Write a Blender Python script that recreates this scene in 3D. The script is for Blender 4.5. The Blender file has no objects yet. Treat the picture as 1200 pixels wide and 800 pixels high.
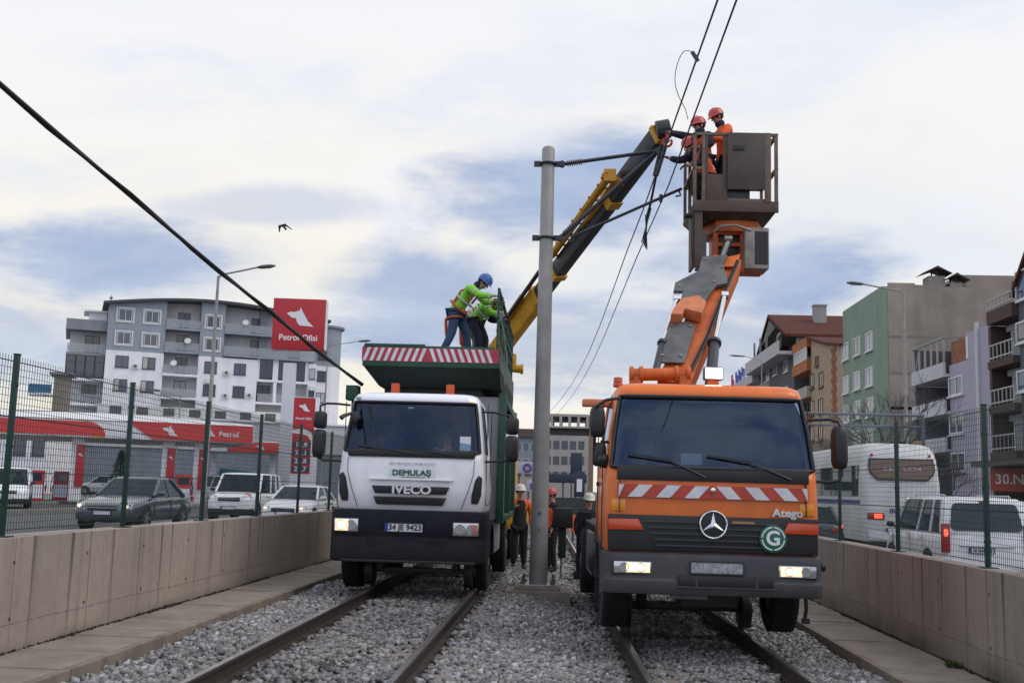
import bpy, bmesh, math, random
import numpy as np
from mathutils import Vector, Matrix
from math import sin, cos, pi, radians, atan, atan2, sqrt
random.seed(7)
S = bpy.context.scene
COL = S.collection

# ------------------------------------------------------------------ camera
EYE = Vector((0, 0, 1.65)); FPX = 1280.0
TH, ROLL, YAW = atan(173/1280), .028, .0563585
def cam_axes():
    R = Vector((1, 0, 0)); F = Vector((0, cos(TH), sin(TH))); U = R.cross(F)
    r = cos(ROLL)*R + sin(ROLL)*U; u = -sin(ROLL)*R + cos(ROLL)*U
    Z = Matrix.Rotation(YAW, 3, 'Z')
    return Z@r, Z@u, Z@F
AR, AU, AF = cam_axes()
cd = bpy.data.cameras.new('camera'); cam = bpy.data.objects.new('camera', cd); COL.objects.link(cam)
m3 = Matrix((AR, AU, -AF)).transposed()
cam.matrix_world = Matrix.Translation(EYE) @ m3.to_4x4()
cd.sensor_width = 36; cd.lens = 36*FPX/1200; cd.clip_end = 6000; cd.clip_start = .1
S.camera = cam
def at(px, py, Y):
    """point at depth Y (metres ahead) seen at a given place of the photo"""
    d = AF*FPX + AR*(px-600) - AU*(py-400)
    return EYE + d*(Y/d.y)

# ------------------------------------------------------------------ materials
MATS = {}
def mat(name, rgb, rough=.6, metal=0., var=0., scale=8., bump=0., bscale=None, spec=.5, streak=0., emit=0., emitc=None, coat=0., chips=0., dirt=None):
    if name in MATS: return MATS[name]
    m = bpy.data.materials.new(name); m.use_nodes = True
    nt = m.node_tree; b = nt.nodes['Principled BSDF']
    b.inputs['Base Color'].default_value = (*rgb, 1)
    b.inputs['Roughness'].default_value = rough; b.inputs['Metallic'].default_value = metal
    b.inputs['Specular IOR Level'].default_value = spec
    b.inputs['Coat Weight'].default_value = coat; b.inputs['Coat Roughness'].default_value = .08
    if emit:
        b.inputs['Emission Color'].default_value = (*(emitc or rgb), 1); b.inputs['Emission Strength'].default_value = emit
    if var or bump or streak or chips or dirt:
        tc = nt.nodes.new('ShaderNodeTexCoord')
        no = nt.nodes.new('ShaderNodeTexNoise'); no.inputs['Scale'].default_value = scale
        no.inputs['Detail'].default_value = 6; no.inputs['Roughness'].default_value = .62
        nt.links.new(tc.outputs['Object'], no.inputs['Vector'])
        last = no.outputs['Fac']
        if streak:
            mp = nt.nodes.new('ShaderNodeMapping'); mp.inputs['Scale'].default_value = (streak, streak, streak*.05)
            n2 = nt.nodes.new('ShaderNodeTexNoise'); n2.inputs['Scale'].default_value = 1; n2.inputs['Detail'].default_value = 4
            nt.links.new(tc.outputs['Object'], mp.inputs['Vector']); nt.links.new(mp.outputs['Vector'], n2.inputs['Vector'])
            av = nt.nodes.new('ShaderNodeMath'); av.operation = 'MULTIPLY_ADD'; av.inputs[1].default_value = .5
            mu = nt.nodes.new('ShaderNodeMath'); mu.operation = 'MULTIPLY'; mu.inputs[1].default_value = .5
            nt.links.new(no.outputs['Fac'], mu.inputs[0])
            nt.links.new(n2.outputs['Fac'], av.inputs[0]); nt.links.new(mu.outputs[0], av.inputs[2]); last = av.outputs[0]
        if var:
            cr = nt.nodes.new('ShaderNodeValToRGB')
            lo = tuple(max(0, c*(1-var)) for c in rgb); hi = tuple(min(1, c*(1+var*.8)) for c in rgb)
            cr.color_ramp.elements[0].position = .32; cr.color_ramp.elements[0].color = (*lo, 1)
            cr.color_ramp.elements[1].position = .68; cr.color_ramp.elements[1].color = (*hi, 1)
            nt.links.new(last, cr.inputs['Fac']); nt.links.new(cr.outputs['Color'], b.inputs['Base Color'])
        csock = cr.outputs['Color'] if var else None
        def over(fac, colr):
            nonlocal csock
            mx = nt.nodes.new('ShaderNodeMix'); mx.data_type = 'RGBA'; nt.links.new(fac, mx.inputs[0]); mx.inputs[7].default_value = (*colr, 1)
            if csock: nt.links.new(csock, mx.inputs[6])
            else: mx.inputs[6].default_value = (*rgb, 1)
            csock = mx.outputs[2]; nt.links.new(csock, b.inputs['Base Color'])
        def rng_(v, a_, b_, lo_=0., hi_=1.):
            mr = nt.nodes.new('ShaderNodeMapRange'); mr.inputs['From Min'].default_value = a_; mr.inputs['From Max'].default_value = b_; mr.inputs['To Min'].default_value = lo_; mr.inputs['To Max'].default_value = hi_; nt.links.new(v, mr.inputs['Value']); return mr.outputs[0]
        if chips:
            n4 = nt.nodes.new('ShaderNodeTexNoise'); n4.inputs['Scale'].default_value = 9; n4.inputs['Detail'].default_value = 8; n4.inputs['Roughness'].default_value = .75; nt.links.new(tc.outputs['Object'], n4.inputs['Vector'])
            over(rng_(n4.outputs['Fac'], .60, .66, 0, chips), (.05, .038, .03))
        if dirt:
            sz = nt.nodes.new('ShaderNodeSeparateXYZ'); nt.links.new(tc.outputs['Object'], sz.inputs[0])
            n5 = nt.nodes.new('ShaderNodeTexNoise'); n5.inputs['Scale'].default_value = 3.5; n5.inputs['Detail'].default_value = 7; nt.links.new(tc.outputs['Object'], n5.inputs['Vector'])
            ad = nt.nodes.new('ShaderNodeMath'); ad.operation = 'MULTIPLY_ADD'; ad.inputs[1].default_value = .9; nt.links.new(n5.outputs['Fac'], ad.inputs[0])
            g_ = rng_(sz.outputs[2], dirt[0], dirt[1], .55, -.35); nt.links.new(g_, ad.inputs[2])
            f_ = rng_(ad.outputs[0], .30, 1.0, 0., dirt[2]); over(f_, (.10, .088, .075))
            rr_ = rng_(f_, 0, 1, rough, .9); nt.links.new(rr_, b.inputs['Roughness'])
        if bump:
            bn = nt.nodes.new('ShaderNodeBump'); bn.inputs['Strength'].default_value = bump; bn.inputs['Distance'].default_value = .02
            n3 = nt.nodes.new('ShaderNodeTexNoise'); n3.inputs['Scale'].default_value = bscale or scale*4; n3.inputs['Detail'].default_value = 4
            nt.links.new(tc.outputs['Object'], n3.inputs['Vector'])
            nt.links.new(n3.outputs['Fac'], bn.inputs['Height']); nt.links.new(bn.outputs['Normal'], b.inputs['Normal'])
    MATS[name] = m
    return m
def glass(name, tint=(.03, .05, .08), clear=.35, rough=.03, ior=1.75, dif=.12, gl=(.50, .66, 1.)):
    if name in MATS: return MATS[name]
    m = bpy.data.materials.new(name); m.use_nodes = True; nt = m.node_tree; N = nt.nodes
    N.remove(N['Principled BSDF'])
    out = N['Material Output']
    g = N.new('ShaderNodeBsdfGlossy'); g.inputs['Roughness'].default_value = rough; g.inputs['Color'].default_value = (*gl, 1)
    t = N.new('ShaderNodeBsdfTransparent'); t.inputs['Color'].default_value = (clear*.8, clear*.95, clear, 1)
    d = N.new('ShaderNodeBsdfDiffuse'); d.inputs['Color'].default_value = (*tint, 1)
    a = N.new('ShaderNodeMixShader'); a.inputs[0].default_value = dif
    nt.links.new(t.outputs[0], a.inputs[1]); nt.links.new(d.outputs[0], a.inputs[2])
    fr = N.new('ShaderNodeFresnel'); fr.inputs['IOR'].default_value = ior
    x = N.new('ShaderNodeMixShader')
    nt.links.new(fr.outputs[0], x.inputs[0]); nt.links.new(a.outputs[0], x.inputs[1]); nt.links.new(g.outputs[0], x.inputs[2])
    nt.links.new(x.outputs[0], out.inputs['Surface'])
    MATS[name] = m; return m

# ------------------------------------------------------------------ mesh builder
class MB:
    def __init__(s): s.v = []; s.f = []; s.m = []
    def add(s, vs, fs, mi=0):
        o = len(s.v); s.v += [tuple(p) for p in vs]
        for f in fs: s.f.append(tuple(i+o for i in f)); s.m.append(mi)
        return s
    def box(s, x0, x1, y0, y1, z0, z1, mi=0):
        if x0 > x1: x0, x1 = x1, x0
        if y0 > y1: y0, y1 = y1, y0
        if z0 > z1: z0, z1 = z1, z0
        vs = [(x0,y0,z0),(x1,y0,z0),(x1,y1,z0),(x0,y1,z0),(x0,y0,z1),(x1,y0,z1),(x1,y1,z1),(x0,y1,z1)]
        return s.add(vs, [(0,3,2,1),(4,5,6,7),(0,1,5,4),(1,2,6,5),(2,3,7,6),(3,0,4,7)], mi)
    def obox(s, c, size, R, mi=0):
        c = Vector(c); a, b, d = [v/2 for v in size]
        vs = [c + R@Vector((x*a, y*b, z*d)) for z in (-1,1) for x, y in ((-1,-1),(1,-1),(1,1),(-1,1))]
        return s.add(vs, [(0,3,2,1),(4,5,6,7),(0,1,5,4),(1,2,6,5),(2,3,7,6),(3,0,4,7)], mi)
    def bar(s, p0, p1, w, h, mi=0, up=(0,0,1)):
        p0, p1 = Vector(p0), Vector(p1); d = p1-p0; L = d.length
        y = d.normalized(); x = y.cross(Vector(up))
        if x.length < 1e-4: x = Vector((1,0,0))
        x.normalize(); z = x.cross(y)
        return s.obox((p0+p1)/2, (w, L, h), Matrix((x, y, z)).transposed(), mi)
    def tube(s, pts, r, n=8, mi=0, caps=True):
        pts = [Vector(p) for p in pts]
        rs = r if isinstance(r, (list, tuple)) else [r]*len(pts)
        ring = []; prev = None
        for i, p in enumerate(pts):
            d = (pts[min(i+1, len(pts)-1)] - pts[max(i-1, 0)]).normalized()
            if prev is None:
                x = d.cross(Vector((0,0,1)))
                if x.length < .05: x = d.cross(Vector((0,1,0)))
            else:
                x = prev - d*prev.dot(d)
                if x.length < 1e-5: x = d.cross(Vector((1,0,.3)))
            x.normalize(); prev = x; y = d.cross(x)
            ring.append([p + (x*cos(2*pi*k/n) + y*sin(2*pi*k/n))*rs[i] for k in range(n)])
        return s.loft(ring, caps=caps, mi=mi)
    def loft(s, rings, caps=True, mi=0, closed=True, skip=None, mfun=None):
        n = len(rings[0]); vs = [p for r in rings for p in r]; o = len(s.v); s.v += [tuple(p) for p in vs]
        for i in range(len(rings)-1):
            for k in range(n if closed else n-1):
                q = (i*n+k, i*n+(k+1) % n, (i+1)*n+(k+1) % n, (i+1)*n+k)
                if skip:
                    c = sum((Vector(vs[j]) for j in q), Vector())/4
                    if skip(c, i, k): continue
                s.f.append(tuple(j+o for j in q)); s.m.append(mfun(i, k) if mfun else mi)
        if caps:
            s.f.append(tuple(o+k for k in reversed(range(n)))); s.m.append(mi)
            s.f.append(tuple(o+(len(rings)-1)*n+k for k in range(n))); s.m.append(mi)
        return s
    def disc(s, c, axis, r, h, n=24, mi=0, r2=None):
        c = Vector(c); a = Vector(axis).normalized()
        return s.tube([c-a*h/2, c+a*h/2], [r, r if r2 is None else r2], n, mi)
    def torus(s, c, axis, R, r, n=32, m=8, mi=0, a0=0., a1=2*pi):
        c = Vector(c); a = Vector(axis).normalized(); x = a.cross(Vector((0,0,1)))
        if x.length < .05: x = a.cross(Vector((1,0,0)))
        x.normalize(); y = a.cross(x); full = abs(a1-a0-2*pi) < 1e-6
        rings = []
        for i in range(n if full else n+1):
            t = a0+(a1-a0)*i/n; d = x*cos(t)+y*sin(t)
            rings.append([c+d*(R+r*cos(2*pi*k/m))+a*(r*sin(2*pi*k/m)) for k in range(m)])
        if full: rings.append(rings[0]); return s.loft(rings, False, mi)
        return s.loft(rings, True, mi)
    def prism(s, poly, d0, d1, plane='xz', mi=0):
        def mk(p, d):
            return {'xz': (p[0], d, p[1]), 'xy': (p[0], p[1], d), 'yz': (d, p[0], p[1])}[plane]
        n = len(poly); vs = [mk(p, d0) for p in poly]+[mk(p, d1) for p in poly]
        fs = [tuple(range(n)), tuple(reversed(range(n, 2*n)))]+[(k, k+n, (k+1) % n+n, (k+1) % n) for k in range(n)]
        return s.add(vs, fs, mi)
    def ball(s, c, r, n=10, mi=0, sc=(1,1,1)):
        c = Vector(c); rings = []
        for i in range(1, n):
            t = pi*i/n; rings.append([c+Vector((r*sc[0]*sin(t)*cos(2*pi*k/(2*n)), r*sc[1]*sin(t)*sin(2*pi*k/(2*n)), -r*sc[2]*cos(t))) for k in range(2*n)])
        return s.loft(rings, True, mi)
    def mesh(s, name, mats, bevel=0., seg=2, smooth=35.):
        me = bpy.data.meshes.new(name); me.from_pydata(s.v, [], s.f)
        mats = mats if isinstance(mats, (list, tuple)) else [mats]
        for m in mats: me.materials.append(m)
        if len(mats) > 1: me.polygons.foreach_set('material_index', s.m)
        bm = bmesh.new(); bm.from_mesh(me)
        bmesh.ops.recalc_face_normals(bm, faces=bm.faces)
        if bevel:
            es = [e for e in bm.edges if len(e.link_faces) == 2 and e.calc_face_angle(0) > radians(28)]
            bmesh.ops.bevel(bm, geom=es, offset=bevel, segments=seg, profile=.6, affect='EDGES', clamp_overlap=True)
        if smooth:
            for f in bm.faces: f.smooth = True
            for e in bm.edges:
                if len(e.link_faces) == 2 and e.calc_face_angle(0) > radians(smooth): e.smooth = False
        bm.to_mesh(me); bm.free(); me.update()
        return me
    def build(s, name, mats, parent=None, bevel=0., seg=2, smooth=35., loc=None, rot=None):
        o = bpy.data.objects.new(name, s.mesh(name, mats, bevel, seg, smooth)); COL.objects.link(o)
        if parent is not None: o.parent = parent
        if loc is not None: o.location = loc
        if rot is not None: o.rotation_euler = rot
        return o
def tag(o, label=None, cat=None, group=None, kind=None):
    if label: o['label'] = label
    if cat: o['category'] = cat
    if group: o['group'] = group
    if kind: o['kind'] = kind
    return o
def thing(name, label, cat, loc=(0,0,0), rotz=0., group=None):
    o = bpy.data.objects.new(name, None); COL.objects.link(o); o.location = loc; o.rotation_euler = (0, 0, rotz)
    o.empty_display_size = .2
    return tag(o, label, cat, group)
def copy_tree(o, parent=None):
    c = o.copy(); COL.objects.link(c)
    if parent is not None: c.parent = parent
    for ch in list(o.children): copy_tree(ch, c)
    return c
def text(name, s, size, loc, rot, m, parent, ext=.004, bold=0., sx=1., align='CENTER', thick=0.):
    cu = bpy.data.curves.new(name, 'FONT'); cu.body = s; cu.size = size; cu.extrude = ext; cu.align_x = align; cu.align_y = 'CENTER'; cu.offset = bold
    cu.resolution_u = 4
    t = bpy.data.objects.new(name+'_curve', cu); COL.objects.link(t)
    dg = bpy.context.evaluated_depsgraph_get(); me = bpy.data.meshes.new_from_object(t.evaluated_get(dg))
    bpy.data.objects.remove(t); bpy.data.curves.remove(cu)
    if thick:                                   # heavier strokes
        bm = bmesh.new(); src = me.copy()
        for i, (dx, dy) in enumerate(((-1, -1), (1, -1), (1, 1), (-1, 1))):
            k0 = len(bm.verts); bm.from_mesh(src); bm.verts.ensure_lookup_table()
            for v_ in bm.verts[k0:]: v_.co += Vector((dx*thick, dy*thick, i*.0006))
        bm.to_mesh(me); bm.free(); bpy.data.meshes.remove(src)
    me.materials.clear(); me.materials.append(m)
    o = bpy.data.objects.new(name, me); COL.objects.link(o); o.parent = parent; o.location = loc; o.rotation_euler = rot; o.scale = (sx, 1, 1)
    return o
FRONT = (pi/2, 0, 0)

# ------------------------------------------------------------------ palette
m_white = mat('white_truck_paint', (.84, .86, .92), .30, var=.04, scale=2.5, coat=.3, dirt=(1.2, 2.3, .28))
m_orange = mat('orange_truck_paint', (.76, .155, .009), .34, var=.10, scale=2.2, coat=.3, dirt=(.9, 2.3, .42))
m_orange2 = mat('orange_lift_paint', (.56, .115, .016), .5, var=.25, scale=4, chips=.75)
m_pink = mat('faded_orange_paint', (.60, .20, .09), .6, var=.2, scale=6)
m_greyplate = mat('grey_steel_plate', (.105, .108, .112), .55, var=.35, scale=4, bump=.15, chips=.5)
m_dkplastic = mat('dark_bumper_plastic', (.011, .012, .020), .62, var=.25, scale=6, spec=.18, dirt=(.4, 1.2, .22))
m_gyplastic = mat('grey_bumper_plastic', (.043, .045, .056), .55, var=.2, scale=5, spec=.3, dirt=(.4, 1.4, .45))
m_black = mat('black_plastic', (.012, .013, .016), .45)
m_rubber = mat('tyre_rubber', (.016, .016, .017), .85, var=.4, scale=14, bump=.3)
m_rim = mat('wheel_steel', (.20, .20, .21), .5, metal=.3, var=.3)
m_chrome = mat('chrome', (.75, .76, .78), .12, metal=1.)
m_steel = mat('bare_steel', (.32, .31, .30), .35, metal=.8, var=.2)
m_rust = mat('rusty_rail_steel', (.032, .022, .018), .75, var=.4, scale=12, bump=.2)
m_railtop = mat('polished_rail_head', (.62, .60, .57), .22, metal=.9, var=.25, scale=6)
m_green = mat('dark_green_paint', (.010, .060, .036), .45, var=.25, scale=4, chips=.5)
m_postgreen = mat('fence_green_paint', (.008, .040, .030), .5, var=.2)
m_red = mat('sign_red', (.44, .016, .026), .4, var=.06, scale=2)
m_redst = mat('stripe_red', (.42, .05, .03), .5, var=.2, scale=7)
m_crim = mat('stripe_crimson', (.38, .028, .06), .5, var=.2, scale=7)
m_whst = mat('stripe_white', (.58, .60, .64), .5, var=.15, scale=7)
m_signwhite = mat('sign_white', (.72, .72, .76), .4)
m_yellow = mat('crane_yellow', (.55, .27, .012), .45, var=.22, scale=3, chips=.6)
m_boom = mat('boom_black', (.022, .026, .036), .4, var=.25, scale=3)
m_brown = mat('basket_brown_steel', (.078, .054, .042), .6, var=.35, scale=5, bump=.15)
m_brownrail = mat('basket_rail_steel', (.155, .108, .078), .55, var=.35, scale=7)
m_amber = mat('amber_lens', (.50, .055, .008), .2, coat=.4)
m_amber2 = mat('yellow_lens', (.72, .26, .01), .2, coat=.4)
m_redlens = mat('red_lens', (.34, .008, .008), .2, coat=.5)
m_redlit = mat('lit_tail_lamp', (.9, .08, .03), .3, emit=2.2, emitc=(1, .10, .05))
m_lens = mat('clear_lens', (.42, .43, .46), .12, metal=.4)
def lamp_mat(name, core, edge, k):
    m = bpy.data.materials.new(name); m.use_nodes = True; nt = m.node_tree; N = nt.nodes; b = N['Principled BSDF']
    tc = N.new('ShaderNodeTexCoord'); mp = N.new('ShaderNodeMapping'); mp.inputs['Location'].default_value = (-1, -1, -1); mp.inputs['Scale'].default_value = (2, 2, 2)
    g = N.new('ShaderNodeTexGradient'); g.gradient_type = 'QUADRATIC_SPHERE'
    m2 = N.new('ShaderNodeMapping'); m2.inputs['Scale'].default_value = (.95, .3, .95)
    nt.links.new(tc.outputs['Generated'], mp.inputs[0]); nt.links.new(mp.outputs[0], m2.inputs[0]); nt.links.new(m2.outputs[0], g.inputs[0])
    r = N.new('ShaderNodeValToRGB'); e = r.color_ramp.elements; e[0].color = (*edge, 1); e[1].color = (*core, 1); e[1].position = .5
    nt.links.new(g.outputs['Fac'], r.inputs[0]); nt.links.new(r.outputs[0], b.inputs['Emission Color']); b.inputs['Emission Strength'].default_value = k; b.inputs['Base Color'].default_value = (.5, .48, .45, 1); b.inputs['Roughness'].default_value = .2
    MATS[name] = m; return m
m_lamp = lamp_mat('lit_headlamp', (1, .86, .58), (.42, .30, .17), 2.6)
m_lamp2 = mat('lit_work_lamp', (1, .98, .95), .3, emit=6, emitc=(1, .97, .92))
m_plate = mat('licence_plate_white', (.62, .64, .70), .4)
m_plateworn = mat('worn_plate', (.30, .31, .34), .6, var=.5, scale=22)
m_blueband = mat('plate_blue', (.015, .05, .30), .4)
m_int = mat('cab_interior', (.035, .035, .04), .8)
m_seat = mat('seat_cloth', (.05, .055, .07), .9)
m_paper = mat('paper', (.7, .74, .8), .7)
g_wind = glass('windscreen_glass', (.012, .018, .032), .62)
g_side = glass('side_window_glass', (.012, .016, .026), .45)
g_car = glass('car_window_glass', (.02, .026, .034), .34, ior=1.45, gl=(.7, .8, .9))
m_pole = mat('galvanised_grey', (.27, .265, .26), .55, metal=.15, var=.18, scale=3)
m_cable = mat('black_cable', (.014, .014, .016), .6)
m_wire = mat('overhead_wire', (.03, .03, .034), .5, metal=.3)
m_skin = mat('skin', (.42, .22, .15), .6)
m_shoe = mat('black_boot', (.014, .013, .013), .7)
m_hivis = mat('hi_vis_green', (.25, .66, .05), .7, var=.2, scale=9, bump=.4)
m_hivor = mat('hi_vis_orange', (.80, .12, .022), .7, var=.2, scale=9, bump=.4)
m_navy = mat('navy_cloth', (.016, .020, .038), .85, var=.3, scale=9, bump=.4)
m_dark = mat('black_cloth', (.014, .015, .018), .9, var=.3, scale=9, bump=.4)
m_jean = mat('blue_jeans', (.030, .060, .125), .85, var=.3, scale=10, bump=.4)
m_khaki = mat('khaki_cloth', (.16, .13, .07), .85, var=.3, scale=10, bump=.4)
m_refl = mat('silver_reflective_tape', (.5, .5, .48), .4)
m_helmr = mat('red_helmet', (.46, .03, .03), .35, coat=.3)
m_helmb = mat('blue_helmet', (.02, .10, .36), .35, coat=.3)
m_helmw = mat('white_helmet', (.62, .60, .56), .4, coat=.2)
m_harn = mat('orange_harness', (.48, .10, .035), .7)
m_hair = mat('dark_hair', (.016, .012, .010), .8)

# ------------------------------------------------------------------ world and light
SUN_EL, SUN_AZ = radians(48), radians(105)      # azimuth from +Y (ahead) towards +X
def make_world():
    w = bpy.data.worlds.new('World'); S.world = w; w.use_nodes = True; nt = w.node_tree; N = nt.nodes; L = nt.links
    bg = N['Background']
    sky = N.new('ShaderNodeTexSky'); sky.sky_type = 'NISHITA'; sky.sun_disc = False
    sky.sun_elevation = SUN_EL; sky.sun_rotation = SUN_AZ; sky.air_density = 1.2; sky.dust_density = 1.5
    def math_(op, a, b=None, c=None):
        n = N.new('ShaderNodeMath'); n.operation = op
        for i, v in enumerate((a, b, c)):
            if v is None: continue
            if isinstance(v, (int, float)): n.inputs[i].default_value = v
            else: L.new(v, n.inputs[i])
        return n.outputs[0]
    def mix(f, a, b):
        n = N.new('ShaderNodeMix'); n.data_type = 'RGBA'
        for s_, v in ((n.inputs[0], f), (n.inputs[6], a), (n.inputs[7], b)):
            if isinstance(v, (int, float)): s_.default_value = v
            elif isinstance(v, tuple): s_.default_value = (*v, 1)
            else: L.new(v, s_)
        return n.outputs[2]
    tc = N.new('ShaderNodeTexCoord'); sp = N.new('ShaderNodeSeparateXYZ'); L.new(tc.outputs['Generated'], sp.inputs[0])
    # project the direction on a cloud layer: (x, y) / (z + k)
    zz = math_('ADD', math_('MAXIMUM', sp.outputs[2], 0.), .16)
    cx = math_('DIVIDE', sp.outputs[0], zz); cy = math_('DIVIDE', sp.outputs[1], zz)
    cv = N.new('ShaderNodeCombineXYZ'); L.new(cx, cv.inputs[0]); L.new(cy, cv.inputs[1])
    def noise(scale, detail, off, rough=.55, dist=0.):
        mp = N.new('ShaderNodeMapping'); mp.inputs['Location'].default_value = off; L.new(cv.outputs[0], mp.inputs[0])
        n = N.new('ShaderNodeTexNoise'); n.inputs['Scale'].default_value = scale; n.inputs['Detail'].default_value = detail
        n.inputs['Roughness'].default_value = rough; n.inputs['Distortion'].default_value = dist
        L.new(mp.outputs[0], n.inputs['Vector']); return n.outputs['Fac']
    def ramp(v, a, b):
        n = N.new('ShaderNodeMapRange'); n.interpolation_type = 'SMOOTHSTEP'
        n.inputs['From Min'].default_value = a; n.inputs['From Max'].default_value = b; L.new(v, n.inputs['Value']); return n.outputs[0]
    n1 = noise(1.6, 9, (3.1, 1.7, 0), .6, .35); n2 = noise(.55, 5, (8.2, 2.3, 0), .5); n3 = noise(4.5, 6, (1, 5, 0), .6)
    # dark-bellied cloud banks standing in given directions (tangent of azimuth, tangent of elevation)
    u = math_('DIVIDE', sp.outputs[0], math_('MAXIMUM', sp.outputs[1], .05)); v = math_('DIVIDE', sp.outputs[2], math_('MAXIMUM', sp.outputs[1], .05))
    nd = math_('MULTIPLY', math_('SUBTRACT', n1, .5), 2.4); nd2 = math_('MULTIPLY', math_('SUBTRACT', n3, .5), .55)
    wob = math_('ADD', nd, nd2)
    acc = None
    for (bu, bv, ru, rv, k) in ((.00, .285, .12, .058, 1.0), (.175, .205, .11, .050, 1.0), (-.44, .200, .16, .045, .95), (.05, .135, .26, .045, .75),
                                (-.15, .165, .10, .055, .9), (.20, .125, .08, .05, .8), (-.58, .12, .22, .05, .7), (.5, .10, .3, .03, .3), (-.05, .30, .07, .03, .6), (-.30, .26, .10, .02, .45)):
        du = math_('DIVIDE', math_('SUBTRACT', u, bu), ru); dv = math_('DIVIDE', math_('SUBTRACT', v, bv), rv)
        d = math_('SQRT', math_('ADD', math_('MULTIPLY', du, du), math_('MULTIPLY', dv, dv)))
        d = math_('ADD', d, wob)
        b = math_('MULTIPLY', ramp(math_('SUBTRACT', 1.35, d), 0., .9), k)
        acc = b if acc is None else math_('MAXIMUM', acc, b)
    veil = math_('MULTIPLY', ramp(n1, .56, .80), .15)
    veil2 = math_('MULTIPLY', ramp(n2, .54, .75), .12)
    dark = math_('MAXIMUM', acc, math_('MAXIMUM', veil, veil2))
    warm = math_('MULTIPLY', math_('SUBTRACT', 1., ramp(v, .05, .50)), ramp(n1, .33, .55))
    lit = mix(warm, (1.0, 1.0, 1.02), (1.07, .975, .80))
    lit = mix(math_('MULTIPLY', math_('MAXIMUM', ramp(n2, .46, .66), math_('MULTIPLY', ramp(n1, .48, .64), .8)), .50), lit, (.76, .85, 1.0))
    shade = mix(ramp(n1, .35, .7), (.38, .48, .70), (.56, .645, .83))
    cloud = mix(dark, lit, shade)
    # sky behind the camera brightened to light surfaces facing it and vary reflections
    back = ramp(math_('MULTIPLY', sp.outputs[1], -1.), -.35, .75)
    cloud = mix(math_('MULTIPLY', back, .9), cloud, mix(ramp(n1, .40, .60), (.50, .66, 1.02), (1.38, 1.36, 1.36)))
    sk = N.new('ShaderNodeVectorMath'); sk.operation = 'SCALE'; sk.inputs[3].default_value = .09; L.new(sky.outputs[0], sk.inputs[0])
    col = mix(.90, sk.outputs[0], cloud)
    L.new(col, bg.inputs['Color']); bg.inputs['Strength'].default_value = 1.0
make_world()
sl = bpy.data.lights.new('sun', 'SUN'); so = bpy.data.objects.new('sun', sl); COL.objects.link(so)
sl.energy = 1.0; sl.angle = radians(35); sl.color = (1, .93, .84)
sdir = Vector((sin(SUN_AZ)*cos(SUN_EL), cos(SUN_AZ)*cos(SUN_EL), sin(SUN_EL)))
so.rotation_euler = sdir.to_track_quat('Z', 'Y').to_euler()
S.view_settings.view_transform = 'Standard'; S.view_settings.look = 'None'; S.view_settings.exposure = 0
S.render.resolution_x = 1024; S.render.resolution_y = 682

# ------------------------------------------------------------------ ground, roads
m_soil = mat('bare_ground', (.11, .10, .09), .9, var=.3, scale=.8)
m_asph = mat('asphalt', (.075, .075, .080), .85, var=.25, scale=2.5, bump=.2, bscale=60)
m_pave = mat('paving', (.20, .19, .175), .85, var=.2, scale=3)
m_ballast = mat('ballast_bed', (.075, .072, .072), .95, var=.5, scale=16, bump=1., bscale=40)
m_conc = mat('footpath_concrete', (.25, .215, .18), .85, var=.25, scale=2.2, bump=.25, bscale=30)
m_line = mat('road_paint', (.55, .55, .53), .7, var=.2)
def sheet(name, pts, z, m, kind='structure'):
    b = MB(); b.add([(x, y, z) for x, y in pts], [tuple(range(len(pts)))]); return tag(b.build(name, m), kind=kind)
sheet('ground', [(-3000, -300), (3000, -300), (3000, 4000), (-3000, 4000)], -.40, m_soil)
def cl(y): return -2.10-.006*(y-8)-max(0, y-22)**2/1400
def cr(y): return 1.50-.0265*(y-10)-max(0, y-35)**2/1500
# ballast bed: higher under the left track
def bz(x, y):
    t = min(1, max(0, (x+1.0)/1.3)); t = t*t*(3-2*t); return 0.0-.16*t
def make_ballast():
    xs = [-4.2+i*.24 for i in range(32)]; ys = [2+i*.5 for i in range(60)]+[32+i*2 for i in range(1, 50)]
    b = MB(); n = len(xs)
    vs = [(x-(max(0, y-40)**2/1500), y, bz(x, y)-.035) for y in ys for x in xs]
    fs = [(j*n+i, j*n+i+1, (j+1)*n+i+1, (j+1)*n+i) for j in range(len(ys)-1) for i in range(n-1)]
    b.add(vs, fs); tag(b.build('ballast', m_ballast), kind='structure')
make_ballast()
def stone_mat():
    m = bpy.data.materials.new('crushed_stone'); m.use_nodes = True; nt = m.node_tree; b = nt.nodes['Principled BSDF']
    a = nt.nodes.new('ShaderNodeAttribute'); a.attribute_name = 'tone'
    cr_ = nt.nodes.new('ShaderNodeValToRGB'); e = cr_.color_ramp.elements
    e[0].position = 0; e[0].color = (.075, .068, .066, 1); e[1].position = 1; e[1].color = (.55, .54, .54, 1)
    x = e.new(.35); x.color = (.195, .188, .20, 1); x = e.new(.6); x.color = (.265, .245, .225, 1); x = e.new(.8); x.color = (.33, .335, .36, 1)
    nt.links.new(a.outputs['Fac'], cr_.inputs[0]); nt.links.new(cr_.outputs[0], b.inputs['Base Color']); b.inputs['Roughness'].default_value = .9
    return m
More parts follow.
